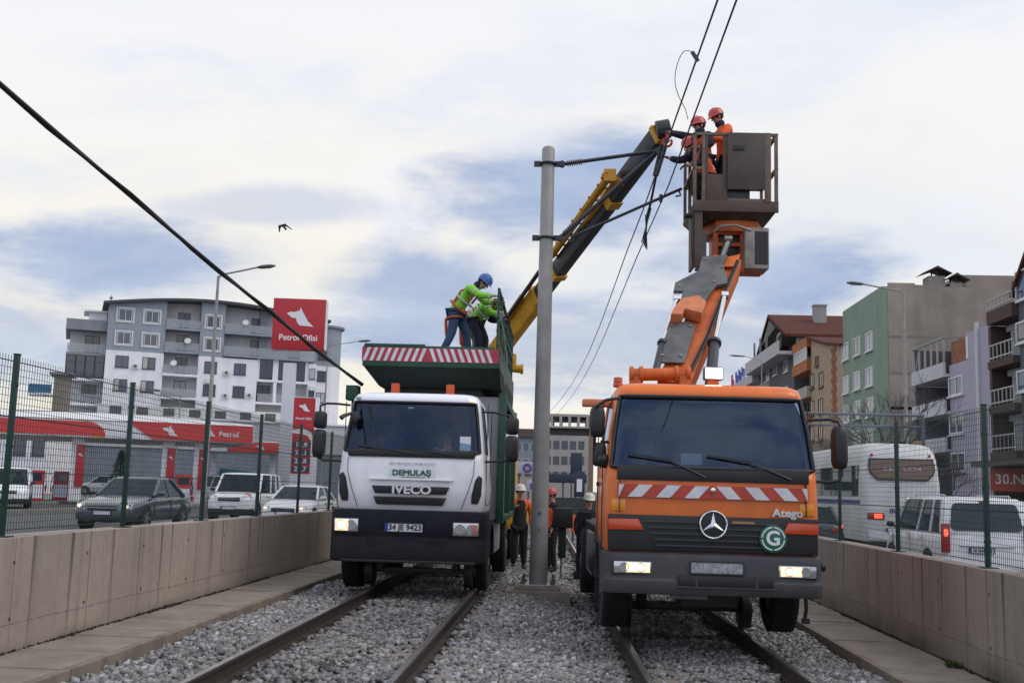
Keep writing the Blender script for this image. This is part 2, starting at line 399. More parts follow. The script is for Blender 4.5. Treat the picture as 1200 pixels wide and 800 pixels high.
def make_stones():
    rng = np.random.default_rng(5)
    protos = []
    V0 = np.array([[x, y, z] for z in (-1, 1) for x, y in ((-1, -1), (1, -1), (1, 1), (-1, 1))])*.78
    F0 = np.array([(0, 2, 1), (0, 3, 2), (4, 5, 6), (4, 6, 7), (0, 1, 5), (0, 5, 4), (1, 2, 6), (1, 6, 5), (2, 3, 7), (2, 7, 6), (3, 0, 4), (3, 4, 7)])
    for i in range(40):                          # angular broken lumps
        v = V0*rng.uniform(.60, 1.22, (8, 1))+rng.normal(0, .16, (8, 3))
        protos.append(v*np.array([1, rng.uniform(.6, 1.), rng.uniform(.5, .9)]))
    P = np.array(protos)
    ys, xs, sz = [], [], []
    def fill(y0, y1, dens, s0, s1):
        n = int((y1-y0)*7.4*dens); ys.append(rng.uniform(y0, y1, n)); xs.append(rng.uniform(-4.1, 3.3, n)); sz.append(rng.uniform(s0, s1, n)**1.)
    fill(6.8, 15, 760, .019, .041); fill(15, 24, 500, .022, .044); fill(24, 44, 130, .03, .06)
    y = np.concatenate(ys); x = np.concatenate(xs); s = np.concatenate(sz)
    clv = np.array([cl(t) for t in y]); crv = np.array([cr(t) for t in y])
    dl = x-clv; dr = x-crv
    keep = np.ones(len(x), bool)
    for d in (dl, dr):
        on_rail = np.abs(np.abs(d)-.7525) < .085
        keep &= ~on_rail
        sleeper = (np.abs(d) < 1.25) & (np.abs((y % .6)-.3) < .11)
        keep &= ~(sleeper & (rng.random(len(x)) < .74))
        keep &= ~((np.abs(np.abs(d)-.7525) < .19) & (rng.random(len(x)) < .45))
    keep &= x > -4.02
    keep &= x < 3.16
    keep &= ~((np.abs(x+.49) < .58) & (np.abs(y-18.2) < .5))
    x, y, s = x[keep], y[keep], s[keep]; n = len(x)
    t = np.clip((x+1.0)/1.3, 0, 1); t = t*t*(3-2*t); base = -.16*t
    hump = .028*np.sin(y*1.3+x*2.1)+.02*np.sin(x*5-y*2.3)
    z = base-.012+rng.uniform(-.014, .026, n)+hump*.55
    a = rng.uniform(0, 2*pi, n); ti = rng.normal(0, .75, n)
    V = P[rng.integers(0, len(P), n)]*s[:, None, None]
    c, sn = np.cos(ti)[:, None], np.sin(ti)[:, None]
    X, Y, Z = V[..., 0], V[..., 1], V[..., 2]
    Y, Z = Y*c-Z*sn, Y*sn+Z*c
    c, sn = np.cos(a)[:, None], np.sin(a)[:, None]
    X, Y = X*c-Y*sn, X*sn+Y*c
    W = np.stack([X+x[:, None], Y+y[:, None], Z+z[:, None]], -1).reshape(-1, 3)
    k = len(V0); F = (F0[None]+(np.arange(n)*k)[:, None, None]).reshape(-1, 3)
    me = bpy.data.meshes.new('ballast_stones')
    me.vertices.add(len(W)); me.vertices.foreach_set('co', W.ravel().astype(np.float32))
    me.loops.add(F.size); me.loops.foreach_set('vertex_index', F.ravel().astype(np.int32))
    me.polygons.add(len(F)); me.polygons.foreach_set('loop_start', (np.arange(len(F))*3).astype(np.int32)); me.polygons.foreach_set('loop_total', np.full(len(F), 3, np.int32))
    me.update(calc_edges=True)
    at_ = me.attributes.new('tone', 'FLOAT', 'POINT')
    # rusty near the rails; oil stains and painted-in shade under the vehicles
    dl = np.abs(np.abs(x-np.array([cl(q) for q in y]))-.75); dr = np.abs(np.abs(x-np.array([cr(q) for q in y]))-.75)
    crv2 = np.abs(x-np.array([cr(q) for q in y])); clv2 = np.abs(x-np.array([cl(q) for q in y])); oil_shade = .24*np.exp(-(crv2/.55)**4)*(.6+.4*np.sin(y*.9))+.10*np.exp(-(clv2/.35)**2)
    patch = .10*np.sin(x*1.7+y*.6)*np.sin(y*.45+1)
    tone = np.clip(rng.beta(2.2, 2.2, n)-.30*np.exp(-np.minimum(dl, dr)*6)-oil_shade+patch, 0, 1)
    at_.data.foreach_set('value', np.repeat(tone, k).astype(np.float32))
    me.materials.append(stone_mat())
    o = bpy.data.objects.new('ballast_stones', me); COL.objects.link(o)
    tag(o, 'grey crushed stone lying between and beside the rails', 'ballast', kind='stuff')
make_stones()

# ------------------------------------------------------------------ tracks
m_sleeper = mat('sleeper_concrete', (.20, .175, .15), .9, var=.3, scale=7)
def make_track(name, label, cf, ztop, ystart, yend):
    t = thing(name, label, 'railway track')
    ys = [ystart+i*1.0 for i in range(int(30-ystart))]+[30+i*3 for i in range(int((yend-30)/3)+1)]
    for sgn in (-1, 1):
        prof = [(-.07, 0), (.07, 0), (.07, .012), (.012, .03), (.010, .118), (.034, .128), (.036, .150), (.028, .160), (-.028, .160), (-.036, .150), (-.034, .128), (-.010, .118), (-.012, .03), (-.07, .012)]
        b = MB(); rings = []
        for y in ys:
            x = cf(y)+sgn*.7525
            rings.append([(x+p[0], y, ztop-.16+p[1]) for p in prof])
        b.loft(rings, True, 0, mfun=lambda i, k: 1 if k in (7,) else 0)
        b.build('rail', [m_rust, m_railtop], t)
    # rail clips, one strip per track
    for i in range(88):
        y = .3+.6*int(ystart/.6)+.6*i+.6
        if y > 60: break
        s = MB(); x = cf(y); zb = ztop-.165
        s.prism([(-1.25, zb-.14), (1.25, zb-.14), (1.25, zb-.03), (1.0, zb), (.45, zb), (.30, zb-.02), (-.30, zb-.02), (-.45, zb), (-1.0, zb), (-1.25, zb-.03)], -.12, .12)
        for sg in (-1, 1):
            for q in (-1, 1):
                s.tube([(sg*.7525+q*.05, -.05, zb+.02), (sg*.7525+q*.085, 0, zb+.055), (sg*.7525+q*.13, .04, zb+.01)], .012, 5, 1)
        s.build('sleeper', [m_sleeper, m_rust], t, smooth=30, loc=(x, y, 0))
    return t
make_track('railway_track', 'railway track with bright worn rails under the white truck', cl, .16, 4.5, 110)
make_track('railway_track', 'railway track under the orange truck', cr, 0.0, 4.5, 110)

# ------------------------------------------------------------------ retaining walls, footpaths, fences
def wall_mat(name, rgb, line=.36):
    m = bpy.data.materials.new(name); m.use_nodes = True; nt = m.node_tree; N = nt.nodes; L = nt.links; b = N['Principled BSDF']
    b.inputs['Roughness'].default_value = .85
    tc = N.new('ShaderNodeTexCoord'); sp = N.new('ShaderNodeSeparateXYZ'); L.new(tc.outputs['Object'], sp.inputs[0])
    def nz(sc, det, s=1.):
        mp = N.new('ShaderNodeMapping'); mp.inputs['Scale'].default_value = sc; L.new(tc.outputs['Object'], mp.inputs[0])
        n = N.new('ShaderNodeTexNoise'); n.inputs['Scale'].default_value = s; n.inputs['Detail'].default_value = det; L.new(mp.outputs[0], n.inputs[0]); return n.outputs['Fac']
    def rp(v, a, b_, lo=0., hi=1.):
        n = N.new('ShaderNodeMapRange'); n.inputs['From Min'].default_value = a; n.inputs['From Max'].default_value = b_; n.inputs['To Min'].default_value = lo; n.inputs['To Max'].default_value = hi; L.new(v, n.inputs['Value']); return n.outputs[0]
    def mul(a, b_):
        n = N.new('ShaderNodeMath'); n.operation = 'MULTIPLY'; L.new(a, n.inputs[0])
        if isinstance(b_, float): n.inputs[1].default_value = b_
        else: L.new(b_, n.inputs[1])
        return n.outputs[0]
    def mix(f, a, c):
        n = N.new('ShaderNodeMix'); n.data_type = 'RGBA'; L.new(f, n.inputs[0])
        if isinstance(a, tuple): n.inputs[6].default_value = (*a, 1)
        else: L.new(a, n.inputs[6])
        n.inputs[7].default_value = (*c, 1); return n.outputs[2]
    cloud = nz((.7, .7, .7), 6); fine = nz((9, 9, 9), 5); st = nz((3, 4.2, .10), 4); st2 = nz((5, 9, .14), 5); seg = nz((.3, .3, .02), 2)
    col = mix(rp(cloud, .3, .7), tuple(c*.82 for c in rgb), tuple(c*1.12 for c in rgb))
    col = mix(rp(fine, .45, .75, 0, .35), col, tuple(c*.6 for c in rgb))
    run = mul(mul(rp(st, .50, .62), rp(seg, .40, .58, .35, 1.)), rp(sp.outputs[2], .0, 1.0, .45, 1.))
    col = mix(mul(run, .34), col, (rgb[0]*.30, rgb[1]*.29, rgb[2]*.29))
    run2 = mul(rp(st2, .585, .65), rp(sp.outputs[2], .0, 1.0, .25, 1.))
    col = mix(mul(run2, .85), col, (rgb[0]*.24, rgb[1]*.23, rgb[2]*.22))
    foot = rp(sp.outputs[2], .02, .22, .7, 0.)
    col = mix(mul(foot, rp(cloud, .35, .6)), col, (.045, .048, .03))
    lv = N.new('ShaderNodeMath'); lv.operation = 'MULTIPLY_ADD'; L.new(cloud, lv.inputs[0]); lv.inputs[1].default_value = .05; L.new(sp.outputs[2], lv.inputs[2])
    ab = N.new('ShaderNodeMath'); ab.operation = 'SUBTRACT'; L.new(lv.outputs[0], ab.inputs[0]); ab.inputs[1].default_value = line
    aa = N.new('ShaderNodeMath'); aa.operation = 'ABSOLUTE'; L.new(ab.outputs[0], aa.inputs[0])
    col = mix(mul(rp(aa.outputs[0], .002, .008, 1., 0.), rp(fine, .38, .55, .25, .8)), col, (rgb[0]*.32, rgb[1]*.3, rgb[2]*.3))
    L.new(col, b.inputs['Base Color'])
    bp = N.new('ShaderNodeBump'); bp.inputs['Strength'].default_value = .25; bp.inputs['Distance'].default_value = .01; L.new(fine, bp.inputs['Height']); L.new(bp.outputs[0], b.inputs['Normal'])
    return m
m_wallL = wall_mat('weathered_concrete', (.345, .288, .245)); m_wallR = wall_mat('weathered_concrete_brown_grey', (.285, .245, .218), .22)  # right wall is a darker brownish-grey concrete
m_joint = mat('wall_joint_dark', (.05, .045, .04), .9)
m_moss = mat('moss_line', (.035, .045, .018), .95, var=.5, scale=20)
def retaining(label, xin, side, z0, ztop, slab_out, slabz, mw):
    # xin: the face looking at the tracks; side -1 = wall on the left
    t = thing('retaining_wall', label, 'wall', (xin, 0, 0))
    w = MB(); yy = 3.0; L = 3.0
    while yy < 62:
        x0, x1 = 0, side*.27
        w.box(x0, x1, yy+.002, yy+L*2-.002, z0-.5, ztop); yy += L*2
    w.build('wall_panel', mw, t, bevel=.004, smooth=0)
    h = MB(); yy = 3.0
    while yy < 45:                       # formwork tie holes
        for dy in (.7, 2.2):
            for dz in (.35, .80):
                h.disc((-side*.0005, yy+dy, z0+dz*(ztop-z0)), (1, 0, 0), .019, .003, 8)
        yy += 3
    h.build('tie_hole', m_joint, t)
    return t
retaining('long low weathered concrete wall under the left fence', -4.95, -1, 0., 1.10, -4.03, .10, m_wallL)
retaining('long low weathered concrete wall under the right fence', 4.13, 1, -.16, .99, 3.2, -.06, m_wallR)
def footpath(x0, x1, z, name='footpath'):
    b = MB(); y = 3.0; i = 0; rr = random.Random(3)
    while y < 62:
        L = .50; dz = rr.uniform(-.007, .007)
        b.box(x0, x1, y+.005, y+L-.005, z-.25, z+dz); y += L
    o = b.build(name, m_conc, bevel=.008, smooth=0); tag(o, kind='structure'); return o
footpath(-4.945, -4.12, .09); footpath(3.27, 4.125, -.07)
kb = MB(); y = 3.0
while y < 62: kb.box(-4.115, -4.03, y+.004, y+1.99, -.2, .10); kb.box(3.19, 3.265, y+.004, y+1.99, -.3, -.055); y += 2
tag(kb.build('kerb', mat('kerb_concrete', (.20, .165, .13), .9, var=.3, scale=4), bevel=.006, smooth=0), kind='structure')
m_weed = mat('weed_leaf', (.05, .085, .02), .8, var=.3)
def tuft(loc, r, n, label, seed):
    rr = random.Random(seed); b = MB()
    for i in range(n):
        a = rr.uniform(0, 2*pi); l = rr.uniform(.5, 1)*r; d = Vector((cos(a), sin(a), rr.uniform(.4, 1.6))).normalized()*l
        s = Vector((-sin(a), cos(a), 0))*r*.09; p = Vector((rr.uniform(-r, r)*.4, rr.uniform(-r, r)*.6, 0))
        b.add([p-s*.3, p+s*.3, p+d*.55+s, p+d, p+d*.55-s], [(0, 1, 2, 3, 4)])
    o = b.build('weed', m_weed, smooth=0, loc=loc); tag(o, label, 'weed')
tuft((4.03, 12.0, -.07), .13, 60, 'small green weed growing at the foot of the right concrete wall', 1)

def moss(x, side, z, seed, label):
    rr = random.Random(seed); b = MB()
    for i in range(5200):
        y = rr.uniform(7, 40) if i % 3 else rr.uniform(7, 18); k = .5+.5*sin(y*2.1+seed)*sin(y*.83)
        if rr.random() > .35+.65*k: continue
        p = Vector((x+side*abs(rr.gauss(0, .012+.012*k)), y, z+rr.uniform(0, .012))); a = rr.uniform(0, 2*pi); l = rr.uniform(.008, .026+.02*k)
        d = Vector((side*rr.uniform(0, .8)*l, cos(a)*l*.8, l)); sd_ = Vector((cos(a), sin(a), 0))*l*.35
        b.add([p-sd_, p+sd_, p+d], [(0, 1, 2)])
    tag(b.build('moss', m_moss, smooth=0), label, 'moss', kind='stuff')
moss(-4.95, 1, .085, 2, 'thin line of moss along the foot of the left concrete wall'); moss(4.13, -1, -.075, 5, 'thin line of moss along the foot of the right concrete wall')
m_meshwire = mat('fence_wire', (.012, .035, .030), .5)
def fence(label, x, zb, posts, h, spacing):
    t = thing('fence', label, 'fence', (x, 0, 0))
    for y in posts:
        b = MB(); b.box(-.024, .024, y-.024, y+.024, zb-.012, zb+h+.04); b.box(-.028, .028, y-.028, y+.028, zb+h+.04, zb+h+.055)
        b.box(-.08, .08, y-.08, y+.08, zb-.002, zb+.012)
        for dz in (.25, .8, 1.35): b.box(-.034, .034, y-.012, y+.012, zb+dz, zb+dz+.03)
        b.build('post', m_postgreen, t, bevel=.006)
    src = None
    for y in posts[:-1]:
        if src is None:
            b = MB(); L = spacing-.10; n = int(L/.05); r = .0019
            def wirebox(x0, x1, y0, y1, z0, z1): b.box(x0, x1, y0, y1, z0, z1)
            for i in range(n+1):
                yy = .05+L*i/n; b.box(-r, r, yy-r, yy+r, 0.0, h)
            nh = 25
            for i in range(nh):
                z = .03+(h-.08)*i/(nh-1); b.box(r, r+.005, .05, .05+L, z-r, z+r)
            for z in (.03, .55, 1.05, h-.05):
                b.box(-r-.009, -r, .05, .05+L, z-.004, z+.004)
            src = b.mesh('mesh_panel', m_meshwire, smooth=0)
        o = bpy.data.objects.new('mesh_panel', src); COL.objects.link(o); o.parent = t; o.location = (0, y, zb+.03)
fence('green mesh fence on the left concrete wall', -5.08, 1.10, [4.32+2.68*i for i in range(17)], 1.60, 2.68)
fence('green mesh fence on the right concrete wall', 4.27, .99, [5.42+3.08*i for i in range(16)], 1.62, 3.08)

# ------------------------------------------------------------------ roads beside the walls
RZL, RZR = .28, .0
sheet('road', [(-5.25, 0), (-5.25, 400), (-30, 400), (-30, 0)], RZL, m_asph)
sheet('forecourt', [(-30, 0), (-30, 400), (-140, 400), (-140, 0)], RZL+.004, mat('forecourt_concrete', (.16, .155, .15), .8, var=.2, scale=1.2))
b = MB(); b.box(-20.3, -19.9, 14, 200, RZL-.1, RZL+.13); b.box(-13.0, -12.88, 10, 200, RZL+.002, RZL+.006, 1)
for i in range(16): b.box(-9.0, -8.88, 10+8*i, 13+8*i, RZL+.002, RZL+.006, 1)
tag(b.build('kerb', [m_pave, m_line], smooth=0), kind='structure')
sheet('road', [(4.42, 0), (4.42, 400), (13.2, 400), (13.2, 0)], RZR, m_asph)
b = MB(); b.box(13.2, 80, 0, 300, RZR-.3, RZR+.13); tag(b.build('pavement', m_pave, smooth=0), kind='structure')
b = MB()
for i in range(20): b.box(8.7, 8.82, 6+8*i, 9+8*i, RZR+.002, RZR+.006)
tag(b.build('road_marking', m_line, smooth=0), kind='structure')

# ------------------------------------------------------------------ lorry building blocks
def cab_shell(parent, name, levels, hw_ws, side_win, ws_z, win_z, m, roofz, wind=None):
    """levels: list of (z, half width, front y, corner radius, back y). Openings are left for the windscreen and door windows"""
    rings = []; NC = 4; ws_zz = levels[ws_z[0]][0]
    for z, w, f, c, yb in levels:
        pts = [(-w, yb)]
        pts += [(-w, side_win[1]), (-w, side_win[0])]
        for k in range(NC+1):
            a = pi/2*k/NC; pts.append((-w+c-c*cos(a), f+c-c*sin(a)))
        bw_ = .03 if z > ws_zz+.2 else (.018 if z > ws_zz-.05 else .006); pts += [(-w*.5, f-bw_*.72), (0, f-bw_), (w*.5, f-bw_*.72)]
        for k in range(NC+1):
            a = pi/2*(1-k/NC); pts.append((w-c+c*cos(a), f+c-c*sin(a)))
        pts += [(w, side_win[0]), (w, side_win[1]), (w, yb)]
        rings.append([(x, y, z) for x, y in pts])
    n = len(rings[0])
    iw0, iw1 = 3+NC, 3+NC+4            # windscreen columns
    zs = [l[0] for l in levels]
    def skip(c, i, k):
        if ws_z[0] <= i < ws_z[1] and 3+2 <= k < n-3-2-1: return True
        if win_z[0] <= i < win_z[1] and k in (1, n-3): return True
        return False
    b = MB(); b.loft(rings, True, 0, skip=skip)
    o = b.build(name, [m, m_int], parent, smooth=40)
    md = o.modifiers.new('thick', 'SOLIDIFY'); md.thickness = .035; md.offset = -1; md.use_rim = True; md.material_offset = 1; md.material_offset_rim = 1
    # inner surface is the dark trim
    # glass
    g = MB(); q = rings
    cols = list(range(3+2, n-3-2))
    gl = [[(Vector(q[i][k])+Vector((0, .010, 0))) for k in cols] for i in range(ws_z[0], ws_z[1]+1)]
    g.loft(gl, False, 0, closed=False); wsg = g.build('windscreen', wind or g_wind, parent, smooth=50)
    # black rubber surround
    sr = MB(); ring = gl[0]+[gl[i][-1] for i in range(1, len(gl)-1)]+list(reversed(gl[-1]))+[gl[i][0] for i in range(len(gl)-2, 0, -1)]
    ring = [p+Vector((0, -.02, 0)) for p in ring]
    sr.tube(ring+[ring[0]], .022, 6); sr.build('seal', m_black, wsg)
    for s_, kk in ((-1, 1), (1, n-3)):
        g = MB()
        gl2 = [[Vector(q[i][k])-Vector((s_*.008, 0, 0)) for k in (kk, kk+1)] for i in range(win_z[0], win_z[1]+1)]
        g.loft(gl2, False, 0, closed=False); g.build('side_window', g_side, parent)
    return o, rings
def wheel(parent, x, y, z, r, w, steer=0., rimr=None, m_r=None):
    rimr = rimr or r*.55
    o = bpy.data.objects.new('wheel', None)
    b = MB(); prof = [(rimr, -.5), (rimr*1.15, -.5), (r*.93, -.47), (r*.985, -.38), (r, -.2), (r, .2), (r*.985, .38), (r*.93, .47), (rimr*1.15, .5), (rimr, .5)]
    N_ = 36; rings = []
    for k in range(N_+1):
        a = 2*pi*k/N_; rings.append([(w*p[1], p[0]*cos(a), p[0]*sin(a)) for p in prof])
    b.loft(rings, False, 0, closed=True)
    for k in range(40):                                  # tread blocks
        a = 2*pi*k/40; R = Matrix.Rotation(a, 3, 'X')
        for q in (-.3, 0, .3): b.obox(R@Vector((q*w*1.0, r+.004, 0)), (w*.24, .014, r*.10), R)
    o = b.build('wheel', m_rubber, parent, smooth=40, loc=(x, y, z), rot=(0, 0, steer))
    d = MB(); d.disc((0, 0, 0), (1, 0, 0), rimr*1.02, w*.72, 28); d.disc((0, 0, 0), (1, 0, 0), rimr*.45, w*1.0, 20)
    for k in range(8):
        a = 2*pi*k/8; d.disc((0, rimr*.66*cos(a), rimr*.66*sin(a)), (1, 0, 0), .016, w*.80, 6)
    d.build('rim', m_r or m_rim, o, bevel=.004)
    return o
def rail_wheel(parent, x, y, z, r, side):
    b = MB(); b.disc((0, 0, 0), (1, 0, 0), r, .10, 28); b.disc((-side*.06, 0, 0), (1, 0, 0), r+.03, .03, 28); b.disc((side*.06, 0, 0), (1, 0, 0), r*.4, .05, 16)
    b.build('rail_wheel', mat('rail_wheel_steel', (.05, .045, .045), .5, metal=.5, var=.3), parent, bevel=.006, loc=(x, y, z))
def headlamp(parent, x0, x1, z0, z1, y, lit, out):
    """x0<x1; lit None or (a, b) fraction of the lens that glows"""
    b = MB(); b.box(x0-.012, x1+.012, y+.003, y+.10, z0-.012, z1+.012)
    o = b.build('headlight', m_black, parent, bevel=.01)
    l = MB(); w = x1-x0
    l.box(x0, x1, y-.010, y+.02, z0, z1); l.build('lens', mat('lamp_glass', (.55, .56, .58), .16, metal=.75), o, bevel=.012)
    for f in (.28, .72):
        r = MB(); cx = x0+w*f; r.torus((cx, y-.012, (z0+z1)/2), (0, 1, 0), (z1-z0)*.36, .006, 20, 6)
        r.disc((cx, y-.010, (z0+z1)/2), (0, 1, 0), (z1-z0)*.36, .006, 16); r.build('reflector', m_lens, o)
    if lit:
        g = MB(); a, c = lit; g.box(x0+w*a, x0+w*c, y-.016, y-.008, z0+.012, z1-.012); g.build('bulb_glow', m_lamp, o, bevel=.004)
    return o
def wiper(parent, p0, p1, p2, name='wiper'):
    b = MB(); b.tube([p0, p1], [.013, .008], 6); d = (Vector(p2)-Vector(p1))
    b.bar(Vector(p1)-d*.0, Vector(p1)+d, .012, .02); b.build(name, m_black, parent)
def number_plate(parent, s, x, y, z, w, h, size=.10, worn=False, rot=0.):
    b = MB(); b.box(-w/2, w/2, 0, .012, -h/2, h/2)
    o = b.build('licence_plate', m_plateworn if worn else m_plate, parent, bevel=.003, loc=(x, y, z), rot=(0, 0, rot))
    if not worn:
        q = MB(); q.box(-w/2+.004, -w/2+.045, -.004, 0, -h/2+.004, h/2-.004); q.build('blue_band', m_blueband, o)
    f = MB()
    for sx in (-1, 1): f.box(sx*w/2-.006, sx*w/2+.006, -.006, .01, -h/2, h/2)
    for sz in (-1, 1): f.box(-w/2, w/2, -.007, .01, sz*h/2-.006, sz*h/2+.006)
    f.build('plate_frame', m_black, o)
    if s: text('lettering', s, size, (.015, -.003, 0), FRONT, m_black, o, .002, thick=.0022)
    return o
def mirror(parent, c, w, h, arm, name='mirror', split=None):
    cx, cy, cz = c; b = MB()
    def shell(z0, z1):
        rings = []
        for t, k in ((0, .62), (.06, .86), (.2, 1), (.8, 1), (.94, .86), (1, .62)):
            z = z0+(z1-z0)*t; rings.append([(cx+w/2*k*a, cy+.075*k*q, z) for a, q in ((-1, .9), (-.9, -.6), (-.5, -1), (.5, -1), (.9, -.6), (1, .9))])
        b.loft(rings)
    if split: shell(cz-h/2, cz-h/2+h*split-.01); shell(cz-h/2+h*split+.01, cz+h/2)
    else: shell(cz-h/2, cz+h/2)
    o = b.build(name, m_black, parent, smooth=50)
    g = MB(); g.box(cx-w*.42, cx+w*.42, cy+.069, cy+.073, cz-h*.42, cz+h*.42); g.build('mirror_glass', m_chrome, o)
    for pts in arm:
        a = MB(); a.tube(pts, .017, 8); a.build('mirror_arm', m_black, o, smooth=60)
    return o

# ------------------------------------------------------------------ the orange truck with the lift
MX, MY = 1.535, 12.0
truck = thing('lift_truck', 'orange rail lift truck with hazard stripes, star emblem and raised work basket', 'truck', (MX, MY, 0), .0265)
lev = [(1.02, 1.13, .035, .10, 1.95), (1.06, 1.15, .01, .11, 1.95), (1.44, 1.155, .0, .12, 1.95), (1.80, 1.145, .0, .13, 1.95), (1.93, 1.135, .012, .13, 1.95),
       (2.30, 1.10, .075, .14, 1.95), (2.62, 1.055, .145, .15, 1.95), (2.71, 1.04, .175, .16, 1.95), (2.78, 1.03, .20, .17, 1.95), (2.835, 1.005, .235, .18, 1.93), (2.868, .95, .31, .20, 1.88), (2.88, .8, .46, .22, 1.75)]
cab_o, crings = cab_shell(truck, 'cab', lev, 0, (.62, 1.5), (4, 7), (4, 7), m_orange, 2.88)
b = MB()                                                  # black cowl below the glass
b.prism([(-1.03, 1.79), (1.03, 1.79), (1.03, 1.935), (-1.03, 1.935)], -.030, .03); b.build('cowl', m_black, truck, bevel=.01)
for x0, x1, sx in ((-.86, -.30, 1), (.0, .62, 1)):
    wiper(truck, (x1+.22, -.045, 1.83), (x0+.42, -.045, 2.0), (x0-.06, -.035, 2.07))
b = MB(); b.bar((-.33, .085, 2.03), (-.10, .08, 2.03), .002, .12); b.build('paper_sheet', mat('bright_paper', (.9, .92, .95), .6), truck, rot=(0, 0, 0))
b = MB(); b.box(-1.0, 1.0, .06, .62, 1.86, 1.96); b.box(.35, .95, .35, .65, 1.95, 2.06); b.build('dashboard', m_int, truck, bevel=.03)
b = MB(); b.torus((.58, .60, 2.10), (0, -.75, .65), .22, .018, 28, 8); b.bar((.40, .58, 2.10), (.76, .58, 2.10), .03, .02); b.build('steering_wheel', m_black, truck)
for sx in (-.62, 0, .62):
    b = MB(); b.box(sx-.24, sx+.24, 1.15, 1.35, 1.5, 2.25); b.box(sx-.13, sx+.13, 1.18, 1.30, 2.27, 2.46); b.box(sx-.24, sx+.24, .75, 1.25, 1.45, 1.58); b.build('seat', m_seat, truck, bevel=.05)
# hazard band: red and white pieces rising to the middle
z0, z1 = 1.605, 1.745; R_ = MB(); yf = -.036
R_.box(-1.02, 1.02, -.034, -.0, z0, z1, 0); wt = .165; sl_ = .12
for sgn in (-1, 1):
    for i in range(4):
        a = .035+i*.305; a2 = min(a+.15, 1.01)
        p = [(sgn*min(a+sl_, 1.012), z0+.004), (sgn*min(a2+sl_, 1.015), z0+.004), (sgn*a2, z1-.004), (sgn*a, z1-.004)]
        if a > 1.0: continue
        if sgn < 0: p = p[::-1]
        R_.prism(p, -.037, -.0345, mi=1)
hz = R_.build('hazard_band', [m_redst, m_whst], truck, smooth=0)
b = MB(); b.disc((0, -.045, 1.70), (0, 1, 0), .028, .03, 20); b.build('lock_knob', m_chrome, hz, bevel=.004)
for sx in (-1, 1):
    b = MB(); b.box(sx*1.0-.003, sx*1.0+.003, -.030, .05, 1.44, 1.79); b.build('panel_gap', m_black, truck)
for sx in (-1, 1):
    b = MB(); b.box(sx*1.01-.075, sx*1.01+.075, -.010, .05, 1.455, 1.58); b.build('side_marker_lamp', m_amber2, truck, bevel=.008, rot=(0, 0, sx*.0))
# grille
b = MB(); b.prism([(-1.12, 1.04), (1.12, 1.04), (1.125, 1.42), (-1.125, 1.42)], -.034, .03); gr = b.build('grille', m_black, truck, bevel=.015)
for i in range(5):
    z = 1.09+i*.062; hw = .60+.03*i; b = MB()
    b.prism([(-hw, z), (hw, z), (hw+.012, z+.022), (-hw-.012, z+.022)], -.058, -.034)
    b.build('slat', mat('grille_slat', (.030, .034, .042), .45), gr, bevel=.005)
for sx in (-1, 1):
    b = MB(); b.prism([(sx*.80, 1.375), (sx*1.12, 1.37), (sx*1.12, 1.255), (sx*.74, 1.26)][::sx], -.066, -.02); b.build('indicator', m_amber, truck, bevel=.01)
# star emblem
b = MB(); b.torus((0, -.075, 1.335), (0, 1, 0), .142, .012, 48, 8)
for k in range(3):
    a = pi/2+k*2*pi/3; d = Vector((cos(a), 0, sin(a))); p = Vector((-sin(a), 0, cos(a))); c = Vector((0, -.075, 1.335))
    b.add([c+p*.028, c-p*.028, c+d*.137, c+Vector((0, -.022, 0))], [(0, 1, 3), (1, 2, 3), (2, 0, 3), (0, 2, 1)])
    b.add([c+p*.028-d*.02, c-p*.028-d*.02, c+d*.02, c+Vector((0, -.022, 0))], [(0, 1, 3), (1, 2, 3), (2, 0, 3), (0, 2, 1)])
em = b.build('star_emblem', m_chrome, truck, smooth=30)
b = MB(); b.disc((0, -.055, 1.335), (0, 1, 0), .155, .03, 40); b.build('emblem_backing', m_black, em, bevel=.006)
# round green badge
b = MB(); b.disc((.635, -.066, 1.205), (0, 1, 0), .145, .016, 40); bd = b.build('round_badge', mat('badge_green', (.010, .12, .07), .4), truck, bevel=.003)
b = MB()
for k in range(4):
    b.torus((.635, -.0755, 1.205), (0, 1, 0), .118, .0075, 12, 6, a0=k*pi/2+.09, a1=(k+1)*pi/2-.09)
b.build('badge_ring', m_signwhite, bd)
text('lettering', 'G', .21, (.635, -.075, 1.205), FRONT, m_signwhite, bd, .003, bold=.006)
t_ = text('model_lettering', 'Atego', .115, (.80, -.024, 1.475), FRONT, m_chrome, truck, .008, bold=.004, sx=1.15)
b = MB(); b.box(.20, .44, -.064, -.055, 1.352, 1.378); b.build('name_strip', mat('dull_brass', (.30, .17, .08), .5), truck)
# bumper
b = MB()
prof = [(-.0, 1.03), (-.075, 1.01), (-.095, .97), (-.095, .80), (-.10, .76), (-.125, .735), (-.13, .66), (-.10, .60), (.05, .58), (.10, .60), (.10, 1.02)]
rings = []
for x, k in ((-1.175, -.30), (-1.172, -.16), (-1.15, -.07), (-1.09, -.012), (-.98, .0), (-.5, .02), (0, .026), (.5, .02), (.98, 0), (1.09, -.012), (1.15, -.07), (1.172, -.16), (1.175, -.30)):
    rings.append([(x, p[0]-k if p[0] < .06 else max(p[0]-k, p[0]), p[1]) for p in prof])
b.loft(rings); bump = b.build('bumper', m_gyplastic, truck, smooth=32)
b = MB(); b.box(-.38, .62, -.163, -.10, .69, .80); b.build('air_intake', m_black, truck, bevel=.01)
b = MB()
for x in (-.19, .44): b.box(x-.012, x+.012, -.168, -.11, .68, .80)
b.box(-.40, .64, -.170, -.12, .675, .69); b.build('intake_bar', m_gyplastic, truck)
headlamp(truck, -1.06, -.66, .805, .93, -.110, (.33, .96), -1)
